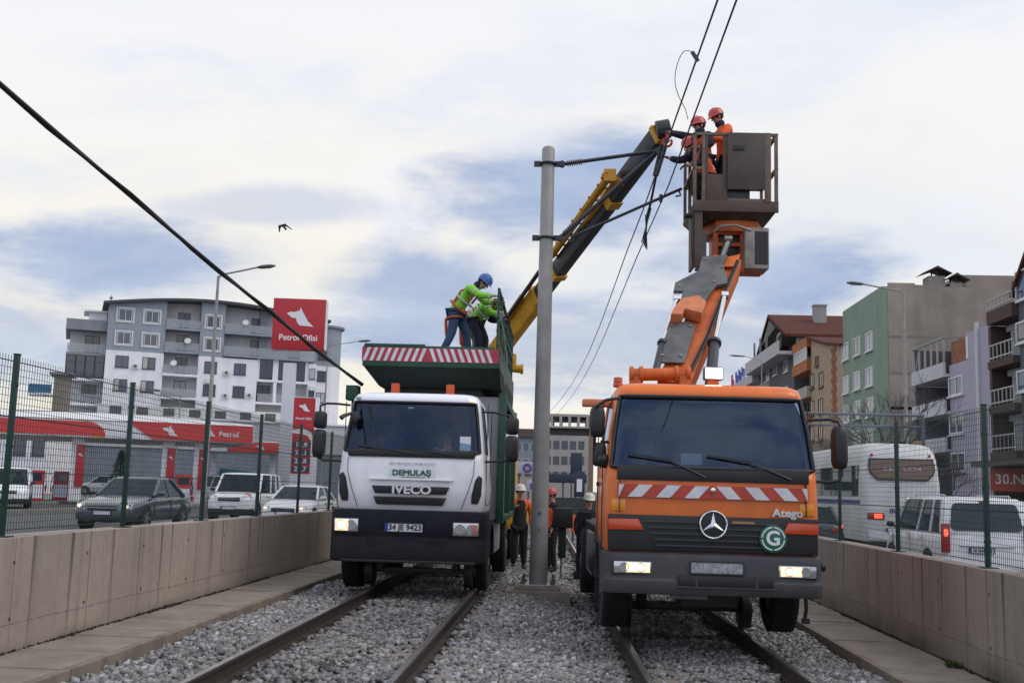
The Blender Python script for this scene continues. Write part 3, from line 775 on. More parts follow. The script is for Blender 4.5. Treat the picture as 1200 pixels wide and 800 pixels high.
headlamp(truck, .68, 1.08, .805, .93, -.110, (.05, .62), 1)
number_plate(truck, None, .03, -.135, .885, .56, .125, worn=True)
b = MB(); b.disc((1.185, .05, .92), (1, 0, 0), .05, .05, 14); b.build('side_lamp', m_black, truck, bevel=.01)
# roof fittings
b = MB(); b.box(-.02, .20, .50, .64, 2.95, 3.10); wl = b.build('work_lamp', m_greyplate, truck, bevel=.02)
b = MB(); b.box(-.004, .184, .488, .50, 2.965, 3.085); b.build('lens', m_lamp2, wl, bevel=.01)
b = MB(); b.box(.03, .15, .52, .62, 2.87, 2.95); b.build('lamp_foot', m_orange2, wl)
b = MB(); b.disc((-1.0, .5, 2.86), (0, 0, 1), .055, .05, 16); b.disc((-1.0, .5, 2.91), (0, 0, 1), .05, .08, 16); b.build('beacon', m_amber, truck, bevel=.01)
b = MB(); b.box(-1.36, -.98, 1.6, 1.8, 2.70, 2.79); b.build('roof_bracket', m_pink, truck, bevel=.02)
# mirrors
mirror(truck, (1.42, .18, 2.20), .165, .46, [[(1.08, .25, 2.50), (1.30, .19, 2.51), (1.40, .17, 2.49), (1.43, .16, 2.42), (1.43, .16, 1.90), (1.40, .16, 1.84), (1.30, .18, 1.82), (1.12, .22, 1.83)]])
mirror(truck, (-1.24, .22, 2.42), .17, .34, [[(-.98, .2, 2.69), (-1.15, .15, 2.66), (-1.27, .16, 2.58)], [(-1.27, .16, 2.58), (-1.27, .22, 1.95), (-1.13, .25, 1.92)]])
mirror(truck, (-1.21, .24, 2.06), .15, .26, [[(-1.2, .24, 2.2), (-1.1, .26, 2.2)]])
b = MB(); b.ball((-1.17, .15, 2.00), .07, 8); b.build('mirror', m_black, truck)
# cab sides: doors, steps, fenders
for sx in (-1, 1):
    b = MB(); x = sx*1.158
    b.box(x-.006, x+.006, .55, .562, 1.06, 2.7); b.box(x-.006, x+.006, 1.56, 1.572, 1.06, 2.7); b.box(x-.006, x+.006, .55, 1.57, 1.06, 1.07); b.build('door_gap', m_black, truck)
    b = MB(); b.box(x-.02, x+.02, 1.38, 1.52, 1.72, 1.77); b.build('door_handle', m_black, truck, bevel=.01)
    f = MB(); rings = []
    for k in range(13):
        a = pi*k/12; rings.append([(sx*1.165, 1.25-.62*cos(a), .60+.55*sin(a)), (sx*1.165, 1.25-.55*cos(a), .60+.48*sin(a)), (sx*.72, 1.25-.55*cos(a), .60+.48*sin(a)), (sx*.72, 1.25-.62*cos(a), .60+.55*sin(a))])
    f.loft(rings); f.build('fender', m_gyplastic, truck)
    f = MB(); f.box(sx*.90, sx*1.16, 1.84, 1.862, .22, .72); f.build('mud_flap', m_black, truck)
    wheel(truck, sx*.97, 1.25, .575, .475, .31, steer=.0)
    rail_wheel(truck, sx*.76, 2.25, .235, .235, sx)
    for yy in (5.2,):
        for dx in (.80, 1.09): wheel(truck, sx*dx, yy, .60, .475, .26)
    rail_wheel(truck, sx*.76, 6.6, .235, .235, sx)
b = MB(); b.box(-.42, -.38, .3, 7.2, .75, .98); b.box(.38, .42, .3, 7.2, .75, .98); b.box(-.9, .9, 1.15, 1.35, .5, .66); b.box(-.9, .9, 5.1, 5.3, .5, .7)
b.box(-.76, .76, 2.2, 2.3, .2, .30); b.box(-.76, .76, 6.55, 6.65, .2, .30); b.box(-.3, .3, .2, 1.2, .45, .95); b.box(.50, .60, 2.0, 2.5, .25, .9); b.box(-.60, -.50, 2.0, 2.5, .25, .9)
b.build('chassis', m_black, truck, bevel=.01)
b = MB(); b.box(-.45, -.05, -.05, .04, .545, .60); b.build('tow_bar', m_greyplate, truck, bevel=.02)
b = MB(); b.tube([(1.13, .6, .62), (1.14, .6, .42), (1.12, .6, .30)], .022, 6); b.box(1.09, 1.17, .57, .63, .26, .32); b.build('hose_end', m_black, truck)
b = MB(); b.box(-1.12, 1.12, 2.1, 7.3, 1.12, 1.20); b.box(-1.12, -1.08, 2.1, 7.3, .98, 1.12); b.box(1.08, 1.12, 2.1, 7.3, .98, 1.12); b.build('flatbed', m_dkplastic, truck, bevel=.01)
for sx in (-1, 1):
    b = MB(); b.box(sx*.92, sx*1.17, 2.9, 4.3, .55, 1.10); b.build('side_locker', m_greyplate, truck, bevel=.02)
    b = MB(); b.box(sx*1.0, sx*1.24, 6.3, 6.6, .35, 1.32); b.box(sx*.96, sx*1.28, 6.25, 6.65, .22, .34); b.build('outrigger', m_dkplastic, truck, bevel=.02)
b = MB(); b.disc((-.98, 2.75, .72), (0, 1, 0), .22, .7, 24); b.build('fuel_tank', m_dkplastic, truck, bevel=.02)
# ------ lift: pedestal, boom, cylinders, turret
def L(px, py, Y):                                      # photo place at depth Y -> truck coordinates
    p = at(px, py, Y)-Vector((MX, MY, 0)); return Matrix.Rotation(-.0265, 3, 'Z')@p
b = MB(); b.box(-.55, .35, 2.3, 3.6, 1.22, 2.4); b.disc((-.1, 2.95, 2.6), (0, 0, 1), .5, .4, 28); b.build('lift_pedestal', m_orange2, truck, bevel=.02)
A = L(796, 452, 15.0); B_ = L(855, 314, 17.1)
ax = (B_-A).normalized(); sd = ax.cross(Vector((0, 1, 0))); sd = Vector((1, 0, 0))-ax*ax.x; sd.normalize(); nn = sd.cross(ax)
if nn.y > 0: nn = -nn
Rb = Matrix((sd, ax, nn)).transposed()
def onboom(s, x, n=0.): return A+ax*s+sd*x+nn*n
LB = (B_-A).length
b = MB(); b.obox(onboom(LB*.5-.1, -.05), (.44, LB+.2, .40), Rb); b.build('boom', m_orange2, truck, bevel=.02)
def plate(poly, n0, n1, name, m):
    b = MB(); k = len(poly); vs = [onboom(s, x, n0) for x, s in poly]+[onboom(s, x, n1) for x, s in poly]
    b.add(vs, [tuple(range(k)), tuple(reversed(range(k, 2*k)))]+[(i, i+k, (i+1) % k+k, (i+1) % k) for i in range(k)])
    return b.build(name, m, truck, bevel=.008)
def uv(px, py, Y):                                     # boom-plane coordinates of a photo place
    p = L(px, py, Y); d = p-A; s = d.dot(ax); return (d.dot(sd), s)
def depth_at(py): return 15.0+(452-py)/(452-296)*2.3-.25
def bp(pts): return [uv(px, py, depth_at(py)) for px, py in pts]
plate(bp([(766, 433), (801, 433), (815, 388), (783, 385)]), .235, .265, 'cover_plate', m_greyplate)
plate(bp([(795, 369), (821, 369), (838, 344), (851, 341), (851, 335), (846, 318), (852, 306), (822, 308), (817, 327), (790, 342), (788, 352), (799, 352)]), .24, .30, 'cover_plate', m_greyplate)
plate(bp([(784, 388), (787, 381), (797, 369), (816, 365), (825, 372), (820, 386), (800, 381), (797, 388)]), .24, .42, 'bracket', m_pink)
plate(bp([(852, 306), (867, 302), (862, 318), (846, 318)]), .24, .27, 'bracket', m_orange2)
for (bx0, by0, bx1, by1, rx, ry) in ((770, 428, 776, 402, 793, 350), (833, 444, 837, 402, 849, 346)):
    p0, p1, p2 = L(bx0, by0, depth_at(by0)-.2), L(bx1, by1, depth_at(by1)-.2), L(rx, ry, depth_at(ry)-.2)
    b = MB(); b.tube([p0-(p1-p0)*.5, p1], .075 if bx0 > 800 else .05, 16); b.disc(p1, p1-p0, .10 if bx0 > 800 else .07, .06, 18); cy = b.build('hydraulic_cylinder', m_boom, truck, bevel=.008)
    b = MB(); b.tube([p1, p2], .036, 14); b.disc(p2, (1, 0, 0), .07, .10, 14); b.build('piston_rod', m_chrome, cy)
b = MB(); p = L(740, 439, 14.6); q = L(806, 438, 14.6)
b.tube([p, q], .085, 20)
for f in (.0, .17, .80, 1.0): b.disc(p.lerp(q, f), (1, 0, 0), .115, .05, 20)
b.box(p.x-.02, p.x+.12, p.y-.08, p.y+.12, p.z-.24, p.z); b.box(q.x-.12, q.x+.04, q.y-.08, q.y+.12, q.z-.3, q.z+.08); b.build('boom_cradle', m_orange2, truck, bevel=.008)
for k_, (x0_, x1_) in enumerate(((.10, .14), (.13, .17))):
    b = MB(); b.tube([onboom(.1, x0_, .24), onboom(LB*.3, x1_, .26+.02*k_), onboom(LB*.62, x0_+.01, .25), onboom(LB*.95, x1_-.02, .27)], .016, 6); b.build('hydraulic_hose', m_black, truck, smooth=60)
for px_, py_ in ((786, 392), (808, 392), (775, 426), (797, 426), (800, 366), (836, 340), (846, 322), (826, 312), (795, 346)):
    x_, s_ = uv(px_, py_, depth_at(py_)); b = MB(); b.disc(onboom(s_, x_, .275 if py_ > 380 else .305), nn, .022, .02, 8); b.build('bolt', m_steel, truck)
# turret under the basket
YB = 17.2
def octa(px0, px1, py, Y, depth):
    a, c = L(px0, py, Y), L(px1, py, Y); w = (c.x-a.x)/2; cx = (a.x+c.x)/2
    return [(cx+w*x_, a.y+depth/2+depth/2*y_, a.z) for x_, y_ in ((-1, .42), (-.62, -.9), (.0, -1), (.62, -.9), (1, -.42+.84), (.6, 1), (-.6, 1))]
b = MB(); b.loft([octa(824, 905, 270, YB+.25, .9), octa(824, 905, 258, YB+.25, .9), octa(834, 898, 250, YB+.25, .9)]); b.build('slew_ring', m_orange2, truck, bevel=.008)
def lbox(px0, py0, px1, py1, Y, d, name, m, bev=.015, hollow=False):
    a, c = L(px0, py0, Y), L(px1, py1, Y); b = MB(); b.box(a.x, c.x, a.y, a.y+d, min(a.z, c.z), max(a.z, c.z)); return b.build(name, m, truck, bevel=bev)
lbox(836, 266, 872, 309, YB+.45, .5, 'turret_frame', m_orange2)
a = L(836, 268, YB+.40); c = L(872, 306, YB+.40); b = MB()
for x in (a.x+.03, c.x-.03): b.box(x-.035, x+.035, a.y-.06, a.y+.06, c.z, a.z)
b.box(a.x, c.x, a.y-.05, a.y+.05, a.z-.10, a.z-.02); b.box(a.x, c.x, a.y-.05, a.y+.05, (a.z+c.z)/2-.03, (a.z+c.z)/2+.03); b.build('turret_rib', m_orange2, truck, bevel=.006)
lbox(843, 276, 866, 300, YB+.43, .03, 'turret_recess', m_black)
b = MB(); b.tube([L(853, 283, YB+.2), L(846, 303, YB+.2)], .055, 14); b.tube([L(846, 303, YB+.2), L(841, 318, YB+.2)], .032, 12, 0); b.disc(L(853, 280, YB+.2), (1, 0, 0), .07, .12, 14); b.build('hydraulic_cylinder', m_steel, truck, bevel=.004)
plate_l = MB(); a, c = L(819, 271, YB+.2), L(828, 311, YB+.2); plate_l.box(a.x, c.x, a.y, a.y+.5, c.z, a.z); plate_l.build('side_plate', m_greyplate, truck, bevel=.01)
# grey ribbed box on the right
a, c = L(873, 266, YB+.1), L(902, 315, YB+.1); b = MB(); b.box(a.x, c.x, a.y, a.y+.55, c.z, a.z); cb = b.build('control_box', mat('grey_box_paint', (.27, .245, .215), .6, var=.3, scale=6), truck, bevel=.03)
b = MB(); w = c.x-a.x; h = a.z-c.z
for i in range(3):
    for j in range(5): b.box(a.x+w*(.42+i*.19), a.x+w*(.54+i*.19), a.y-.006, a.y+.004, c.z+h*(.12+j*.165), c.z+h*(.20+j*.165))
b.box(a.x+w*.40, a.x+w*.94, a.y-.003, a.y+.004, c.z+h*.10, c.z+h*.90); b.build('vent_grille', m_black, cb, smooth=0)
b = MB(); b.tube([L(836, 272, YB+.15), L(845, 265, YB+.1), L(862, 264, YB+.1), L(880, 270, YB+.1)], .022, 8); b.build('hydraulic_hose', m_steel, truck)
lbox(866, 308, 896, 319, YB+.3, .4, 'turret_foot', m_orange2)
# the basket
FZ = 6.27; a = L(812, 240, YB); c = L(913, 240, YB); bx0, bx1, by = a.x, c.x, a.y; bd_ = 1.25
bk = thing('work_basket', None, None, (0, 0, 0)); bk.parent = truck
b = MB(); b.box(bx0, bx1, by, by+bd_, FZ-.06, FZ); b.box(bx0, bx1, by-.01, by+.05, FZ-.12, FZ+.06)
b.loft([[(bx0, by, FZ-.06), (bx1, by, FZ-.06), (bx1, by+bd_, FZ-.06), (bx0, by+bd_, FZ-.06)], [(bx0+.10, by+.25, FZ-.20), (bx1-.10, by+.25, FZ-.20), (bx1-.10, by+bd_-.15, FZ-.20), (bx0+.10, by+bd_-.15, FZ-.20)]])
b.build('floor_tray', m_brown, bk, bevel=.008)
HB = 1.19; b = MB(); T = FZ+HB
def post(x, y, w=.05): b.box(x-w/2, x+w/2, y-w/2, y+w/2, FZ, T)
for x in (bx0+.03, bx0+.17, bx1-.16, bx1-.03): post(x, by+.03, .055)
for x in (bx0+.03, bx1-.03): post(x, by+bd_/2); post(x, by+bd_-.03)
post((bx0+bx1)/2, by+bd_-.03)
for zz in (T, FZ+.62):
    b.box(bx0, bx0+.2, by, by+.05, zz-.05, zz); b.box(bx0, bx0+.055, by, by+bd_, zz-.05, zz); b.box(bx1-.055, bx1, by, by+bd_, zz-.05, zz); b.box(bx0, bx1, by+bd_-.05, by+bd_, zz-.05, zz)
b.box(bx0, bx1, by+.001, by+.049, T-.05, T); b.build('guard_rail', m_brownrail, bk, bevel=.006)
dx0 = bx0+.20; dxm = bx0+.50; dx1 = bx1-.22
b = MB(); b.box(dx0, dxm+.04, by+.01, by+.04, FZ+.04, FZ+.50); b.box(dx0, dx0+.04, by+.008, by+.042, FZ+.04, T-.05); b.box(dxm-.02, dxm+.05, by+.008, by+.042, FZ+.04, T-.05); b.build('front_panel', m_brown, bk, bevel=.005)
b = MB(); b.box(dxm+.05, dx1, by-.03, by+.004, FZ+.24, T-.005); dr = b.build('basket_door', mat('door_dark_sheet', (.066, .052, .045), .6, var=.25, scale=3, bump=.1), bk, bevel=.008)
b = MB(); b.box(dxm+.14, dxm+.32, by-.045, by-.03, T-.30, T-.22); b.build('handle', m_black, dr, bevel=.01)
b = MB(); b.box(dx1, dx1+.10, by-.02, by+.03, FZ+.04, T); b.box(dxm+.05, dx1, by+.005, by+.03, FZ+.03, FZ+.10); b.build('door_frame', m_brownrail, bk, bevel=.005)
b = MB(); b.box(dxm+.05, dxm+.42, by+.05, by+.10, FZ, FZ+.26); b.build('tool_box', m_black, bk, bevel=.01)
b = MB(); b.box(bx0+.0, bx0+.16, by+.02, by+.06, FZ-1.03, FZ-.1); b.box(bx0, bx0+.04, by+.02, by+.5, FZ-1.03, FZ-.1); b.build('side_apron', m_brown, bk, bevel=.006)
b = MB(); b.tube([(bx0-.13, by+.1, FZ-.18), (bx0+.02, by+.1, FZ-.18)], [.045, .04], 10); b.tube([(bx0-.02, by+.04, FZ+.4), (bx0-.03, by+.04, FZ-.2), (bx0-.01, by+.04, FZ-.9)], .008, 5); b.build('lamp_holder', m_black, bk)

# ------------------------------------------------------------------ the white truck with the deck
IX, IY = -2.335, 16.0
iv = thing('deck_truck', 'white rail service truck with a dark green deck above its cab', 'truck', (IX, IY, 0), .012)
lev = [(1.30, 1.05, .04, .10, 1.75), (1.36, 1.075, .01, .12, 1.75), (1.62, 1.085, .0, .14, 1.75), (2.02, 1.065, .03, .15, 1.75), (2.16, 1.05, .055, .15, 1.75),
       (2.45, 1.02, .115, .16, 1.75), (2.78, .98, .185, .17, 1.75), (2.89, .965, .21, .18, 1.75), (2.96, .945, .235, .19, 1.75), (3.015, .91, .28, .2, 1.72), (3.045, .84, .38, .22, 1.65), (3.055, .7, .5, .22, 1.55)]
cab_shell(iv, 'cab', lev, 0, (.55, 1.35), (4, 7), (4, 7), m_white, 3.05, glass('clearer_windscreen_glass', (.02, .028, .045), .97, ior=1.6, dif=.06))
b = MB(); b.prism([(-.93, 2.075), (.93, 2.075), (.95, 2.17), (-.95, 2.17)], .005, .07); b.build('cowl', m_black, iv, bevel=.01)
wiper(iv, (.05, .0, 2.12), (-.28, .0, 2.17), (-.80, .05, 2.23), 'wiper'); wiper(iv, (.62, .0, 2.12), (.30, .0, 2.16), (-.18, .03, 2.21), 'wiper')
b = MB(); b.tube([(-.50, .03, 2.2), (-.70, .17, 2.84)], .012, 6); b.build('antenna', m_black, iv)
b = MB(); b.box(.70, .86, .09, .095, 2.19, 2.40); b.build('paper_sheet', m_paper, iv)
b = MB(); b.box(-.10, -.02, .19, .195, 2.80, 2.825); b.build('windscreen_sticker', m_paper, iv)
b = MB(); b.box(-.92, .92, .1, .6, 2.05, 2.17); b.build('dashboard', m_int, iv, bevel=.03)
b = MB(); b.torus((.45, .62, 2.28), (0, -.75, .65), .2, .017, 24, 8); b.build('steering_wheel', m_black, iv)
for sx in (-.5, .5):
    b = MB(); b.box(sx-.24, sx+.24, 1.1, 1.3, 1.7, 2.42); b.box(sx-.12, sx+.12, 1.12, 1.24, 2.44, 2.6); b.box(sx-.24, sx+.24, .72, 1.2, 1.65, 1.78); b.build('seat', m_seat, iv, bevel=.05)
# lines of the front lid
for sx in (-1, 1):
    b = MB(); b.tube([(sx*.93, -.002, 2.06), (sx*.925, -.012, 1.85), (sx*.86, -.020, 1.62), (sx*.78, -.022, 1.40), (sx*.76, -.02, 1.34)], .0055, 5); b.build('panel_gap', m_black, iv)
b = MB(); b.prism([(-.56, 1.74), (.60, 1.74), (.64, 1.755), (-.60, 1.755)], -.045, .0); b.build('crease', m_white, iv, bevel=.005)
text('bonnet_lettering', 'EUROCARGO', .05, (.02, -.022, 1.98), FRONT, mat('raised_white', (.50, .50, .54), .4), iv, .004, bold=.002, sx=2.2)
# grille slots
b = MB(); b.prism([(-.56, 1.655), (.58, 1.655), (.53, 1.545), (-.51, 1.545)], -.047, -.0); gg = b.build('grille', m_black, iv, bevel=.015)
b = MB(); b.prism([(-.53, 1.50), (.54, 1.50), (.49, 1.385), (-.48, 1.385)], -.047, -.0); b.build('grille', m_black, iv, bevel=.015)
b = MB()
for z in (1.41, 1.44, 1.47):
    b = MB(); b.box(-.48, .48, -.052, -.045, z-.004, z+.004); b.build('slat', m_dkplastic, gg)
text('maker_lettering', 'IVECO', .165, (.03, -.062, 1.60), FRONT, mat('silver_lettering', (.62, .62, .64), .3, metal=.3), iv, .016, bold=.006, sx=1.22)
b = MB(); b.box(-.30, .34, -.0305, -.02, 1.755, 1.905); sg = b.build('name_sign', m_signwhite, iv)
text('lettering', 'DEMULAŞ', .11, (.02, -.034, 1.845), FRONT, mat('sign_green', (.008, .13, .09), .5), sg, .003, sx=1.15, thick=.0035)
b = MB(); b.box(-.13, .22, -.034, -.031, 1.778, 1.788); b.build('underline', mat('sign_green', (0, 0, 0)), sg)
for sx in (-1, 1):
    b = MB(); pl = [(sx*.90, 1.42), (sx*1.0, 1.42), (sx*1.045, 1.55), (sx*1.05, 1.80), (sx*1.0, 1.84), (sx*.95, 1.76), (sx*.90, 1.55)]
    b.prism(pl if sx > 0 else pl[::-1], -.012, .14); sc = b.build('air_scoop', m_black, iv, bevel=.02)
    b = MB(); b.tube([(sx*.93, -.014, 1.45), (sx*.93, -.014, 1.6), (sx*.98, -.01, 1.78)], .006, 5); b.build('scoop_rim', m_dkplastic, sc)
# bumper
prof = [(.0, 1.31), (-.06, 1.29), (-.085, 1.20), (-.085, .95), (-.075, .92), (-.10, .86), (-.115, .64), (-.09, .585), (-.03, .555), (.12, .56), (.12, 1.30)]
rings = []
for x, k in ((-1.15, -.34), (-1.148, -.2), (-1.125, -.09), (-1.05, -.02), (-.9, .0), (-.45, .02), (0, .026), (.45, .02), (.9, 0), (1.05, -.02), (1.125, -.09), (1.148, -.2), (1.15, -.34)):
    rings.append([(x, p[0]-k if p[0] < .1 else max(.12, p[0]-k), p[1]) for p in prof])
b = MB(); b.loft(rings); b.build('bumper', m_dkplastic, iv, smooth=32)
b = MB(); b.prism([(-.62, .93), (.62, .93), (.52, .70), (-.52, .70)], -.124, -.08); b.build('bumper_step', m_dkplastic, iv, bevel=.02)
b = MB(); b.box(-.95, 1.0, -.15, -.06, .56, .60); b.build('bumper_lip', m_black, iv, bevel=.01)
headlamp(iv, -1.07, -.72, .985, 1.17, -.100, (.05, .60), -1)
headlamp(iv, .66, 1.03, .965, 1.15, -.100, None, 1)
b = MB(); b.box(.93, 1.02, -.124, -.105, .985, 1.13); b.build('indicator', mat('pink_amber_lens', (.42, .19, .14), .2), iv, bevel=.01)
number_plate(iv, '34 JE 9423', -.05, -.125, 1.06, .55, .125, .112)
# mirrors
mirror(iv, (-1.40, .10, 2.38), .19, .68, [[(-.97, .2, 2.83), (-1.15, .12, 2.84), (-1.30, .08, 2.84), (-1.40, .08, 2.80), (-1.40, .10, 2.7)], [(-1.40, .10, 2.05), (-1.33, .1, 2.0), (-1.05, .15, 2.0)]], split=.62)
mirror(iv, (1.46, .22, 2.38), .20, .66, [[(1.0, .25, 2.78), (1.2, .2, 2.77), (1.42, .2, 2.73), (1.46, .22, 2.66)], [(1.46, .22, 2.08), (1.3, .2, 2.05), (1.07, .25, 2.04)]], split=.60)
b = MB(); b.tube([(-.90, .15, 2.72), (-1.02, .0, 2.66), (-1.06, -.03, 2.62)], [.02, .03, .04], 8); b.ball((-.86, .02, 2.62), .07, 8, sc=(.8, .5, 1.5)); b.build('kerb_mirror', m_black, iv)
for sx in (-1, 1):
    b = MB(); b.box(sx*.86-.04, sx*.86+.04, .215, .26, 2.925, 2.965); b.build('marker_lamp', m_lamp if sx > 0 else m_lens, iv, bevel=.01)
    x = sx*.42+.07; b = MB(); b.box(x-.06, x+.06, .45, .57, 3.03, 3.20); b.box(x-.075, x+.075, .43, .59, 3.02, 3.05); b.build('beacon', mat('orange_beacon', (.55, .085, .02), .3), iv, bevel=.015)
    x = sx*1.08; b = MB(); b.box(x-.006, x+.006, .45, .46, 1.4, 2.9); b.box(x-.006, x+.006, 1.42, 1.43, 1.4, 2.9); b.box(x-.006, x+.006, .45, 1.43, 1.40, 1.41); b.build('door_gap', m_black, iv)
    f = MB(); rings = []
    for k in range(13):
        a = pi*k/12; rings.append([(sx*1.15, 1.2-.60*cos(a), .62+.56*sin(a)), (sx*1.15, 1.2-.53*cos(a), .62+.49*sin(a)), (sx*.7, 1.2-.53*cos(a), .62+.49*sin(a)), (sx*.7, 1.2-.60*cos(a), .62+.56*sin(a))])
    f.loft(rings); f.build('fender', m_dkplastic, iv)
    wheel(iv, sx*.965-.0, 1.2, .575, .475, .30)
    rail_wheel(iv, sx*.76+.10, .75, .40, .235, sx)
    for dx in (.82, 1.10): wheel(iv, sx*dx, 4.6, .62, .475, .26)
    rail_wheel(iv, sx*.76+.10, 6.0, .40, .235, sx)
    b = MB(); b.box(sx*.90, sx*1.16, 2.0, 3.4, .62, 1.12); b.build('side_locker', mat('locker_grey', (.28, .28, .29), .5, var=.25), iv, bevel=.02)
b = MB(); b.box(-.42, -.36, .3, 6.8, .8, 1.02); b.box(.36, .42, .3, 6.8, .8, 1.02); b.box(-.9, .9, 1.1, 1.3, .5, .66); b.box(-.9, .9, 4.5, 4.7, .5, .7); b.box(-.7, .9, .7, .8, .36, .44); b.box(-.3, .3, .1, 1.1, .6, 1.1); b.box(-.7, .9, 5.95, 6.05, .36, .44); b.box(-.55, -.45, .6, .9, .4, .9); b.box(.6, .7, .6, .9, .4, .9); b.build('chassis', m_black, iv, bevel=.01)
# body behind the cab
m_bodygrey = mat('body_side_panel', (.36, .37, .38), .6, var=.15, scale=2, streak=5)
b = MB(); b.box(-1.20, 1.18, 1.95, 6.7, 1.15, 3.15); b.build('body_box', m_bodygrey, iv, bevel=.01)
b = MB()
for x in (-1.22, 1.22):
    for y in (1.95, 4.3, 6.62): b.box(x-.06, x+.06, y-.08, y+.08, 1.10, 3.22)
    b.box(x-.055, x+.055, 2.0, 6.6, 1.11, 1.22); b.box(x-.055, x+.055, 2.0, 6.6, 3.05, 3.17)
b.build('body_frame', m_green, iv, bevel=.008)
b = MB(); b.box(-1.33, -1.13, 1.6, 1.85, 3.02, 3.26); b.box(-1.13, -.6, 1.62, 1.8, 3.02, 3.10); b.build('anchor_bracket', m_green, iv, bevel=.01)
# raised deck
dz = 3.865; dy0, dy1 = 1.28, 6.8; dxa, dxb = -1.02, 1.19
b = MB(); b.box(dxa, dxb, dy0, dy1, dz-.10, dz); b.box(dxa, dxb, dy0, dy0+.06, dz-.315, dz-.10); b.box(dxa+.02, dxa+1.0, dy0, dy0+.05, dz, dz+.05)
b.box(dxa, dxb-.1, dy0+.06, dy0+.10, dz-.10, dz+.03)
b.build('deck', m_green, iv, bevel=.006)
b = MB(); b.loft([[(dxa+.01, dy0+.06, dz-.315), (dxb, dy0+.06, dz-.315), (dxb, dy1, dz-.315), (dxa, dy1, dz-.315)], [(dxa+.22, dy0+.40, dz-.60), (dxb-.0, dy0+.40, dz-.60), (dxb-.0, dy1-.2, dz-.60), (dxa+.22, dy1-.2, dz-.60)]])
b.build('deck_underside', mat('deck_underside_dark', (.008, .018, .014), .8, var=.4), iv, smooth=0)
b = MB(); b.box(dxa, dxa+.06, dy0+.062, dy1, dz-.31, dz-.102); b.build('deck_edge', m_green, iv)
b = MB(); b.box(dxb-.06, dxb, dy0+.062, dy1, dz-.31, dz-.102); b.build('deck_edge', m_green, iv)
b = MB(); b.box(-.75, .85, 1.95, 5.9, 3.15, 3.33); b.build('deck_lift_frame', m_black, iv)
b = MB(); zb0, zb1 = dz-.235, dz-.015; b.box(dxa-.01, dxb-.02, dy0-.012, dy0-.002, zb0, zb1, 0)
for half, (xa, xb, sg) in enumerate(((dxa+.0, .05, 1), (.05, dxb-.03, -1))):
    x = xa
    while x < xb-.13:
        p = [(x+(.0 if sg > 0 else .08), zb0+.005), (x+(.055 if sg > 0 else .135), zb0+.005), (x+(.135 if sg > 0 else .055), zb1-.005), (x+(.08 if sg > 0 else 0), zb1-.005)]
        b.prism(p, dy0-.0155, dy0-.0125, mi=1); x += .112
b.build('stripe_board', [m_crim, m_whst], iv, smooth=0)
# guard rail along the right side
b = MB(); xr = dxb-.05; H_ = .98
for y in [dy0+.06+i*.90 for i in range(7)]: b.box(xr-.02, xr+.02, y-.02, y+.02, dz, dz+H_)
for z in (dz+.06, dz+.5, dz+H_): b.box(xr-.02, xr+.02, dy0+.04, dy0+5.5, z-.02, z+.02)
for z in (dz+.28, dz+.73): b.box(xr-.009, xr+.009, dy0+.04, dy0+5.5, z-.009, z+.009)
b.build('deck_guard_rail', m_green, iv, smooth=0)
b = MB(); b.tube([(xr+.03, dy0+.1, dz+.62), (xr+.05, dy0+1.6, dz+.25), (xr+.03, dy0+3, dz+.10)], .012, 6); b.tube([(xr+.03, dy0+.1, dz-.0), (xr+.05, dy0+1.4, dz-.35), (xr+.03, dy0+3, dz-.4)], .012, 6); b.build('rope', m_signwhite, iv)

# ------------------------------------------------------------------ crane behind the white truck
crane = thing('mobile_crane', 'yellow crane with a long black telescopic boom reaching over the pole', 'crane', (-2.3, 25.0, 0))
def Cq(px, py, Y): return at(px, py, Y)-Vector((-2.3, 25.0, 0))
c0 = Cq(566, 434, 24.4); c1 = Cq(632, 346, 22.6); c2 = Cq(777, 152, 18.2)
def boomseg(p, q, w, h, name, m, bev=.02, d0=0., d1=0.):
    b = MB(); b.bar(p, q, w, h, up=(0, -.4, 1)); return b.build(name, m, crane, bevel=bev)
boomseg(c0-(c1-c0)*.35, c1, .30, .37, 'boom_base_section', m_yellow)
boomseg(c1, c1.lerp(c2, .985), .23, .31, 'boom_section', m_boom)
d = (c2-c1).normalized(); s1 = c1.lerp(c2, .63)
s2 = c1.lerp(c2, .17)
for q0_, q1_, w_, h_ in ((c1-d*.08, c1+d*.06, .34, .42), (s1-d*.10, s1+d*.10, .28, .37), (c2-d*.18, c2-d*.08, .26, .34), (s2-d*.08, s2+d*.08, .29, .38)):
    b = MB(); b.bar(q0_, q1_, w_, h_, up=(0, -.4, 1)); b.build('boom_collar', m_yellow, crane, bevel=.01)
b = MB(); b.disc(c2, (1, 0, .2), .165, .24, 20); b.build('boom_head', m_boom, crane, bevel=.02)
# folded jib lying on the boom (lattice)
j0 = Cq(646, 300, 21.6); j1 = Cq(714, 206, 19.2); j0b = Cq(657, 303, 21.7); j1b = Cq(722, 212, 19.3)
b = MB(); b.tube([j0, j1], .075, 8); b.tube([j0b, j1b], .06, 8); e = (j1-j0)
for i in range(8):
    p = j0.lerp(j1, i/7); q = j0b.lerp(j1b, min(1, i/7+.06)); b.tube([p, q], .022, 6); b.tube([p, p+Vector((-.06, -.12, .04))], .02, 5)
b.tube([j1+Vector((-.14, 0, 0)), j1b+Vector((.16, 0, -.05))], .07, 8); b.box(j1.x-.1, j1.x+.12, j1.y-.1, j1.y+.1, j1.z-.12, j1.z+.1); b.build('folded_jib', m_yellow, crane)
b = MB(); b.tube([Cq(590, 378, 23.2), Cq(632, 318, 22.1)], .045, 10); b.tube([Cq(584, 388, 23.4), Cq(612, 347, 22.7)], .065, 10, 1); b.build('boom_cylinder', [m_boom, m_yellow], crane)
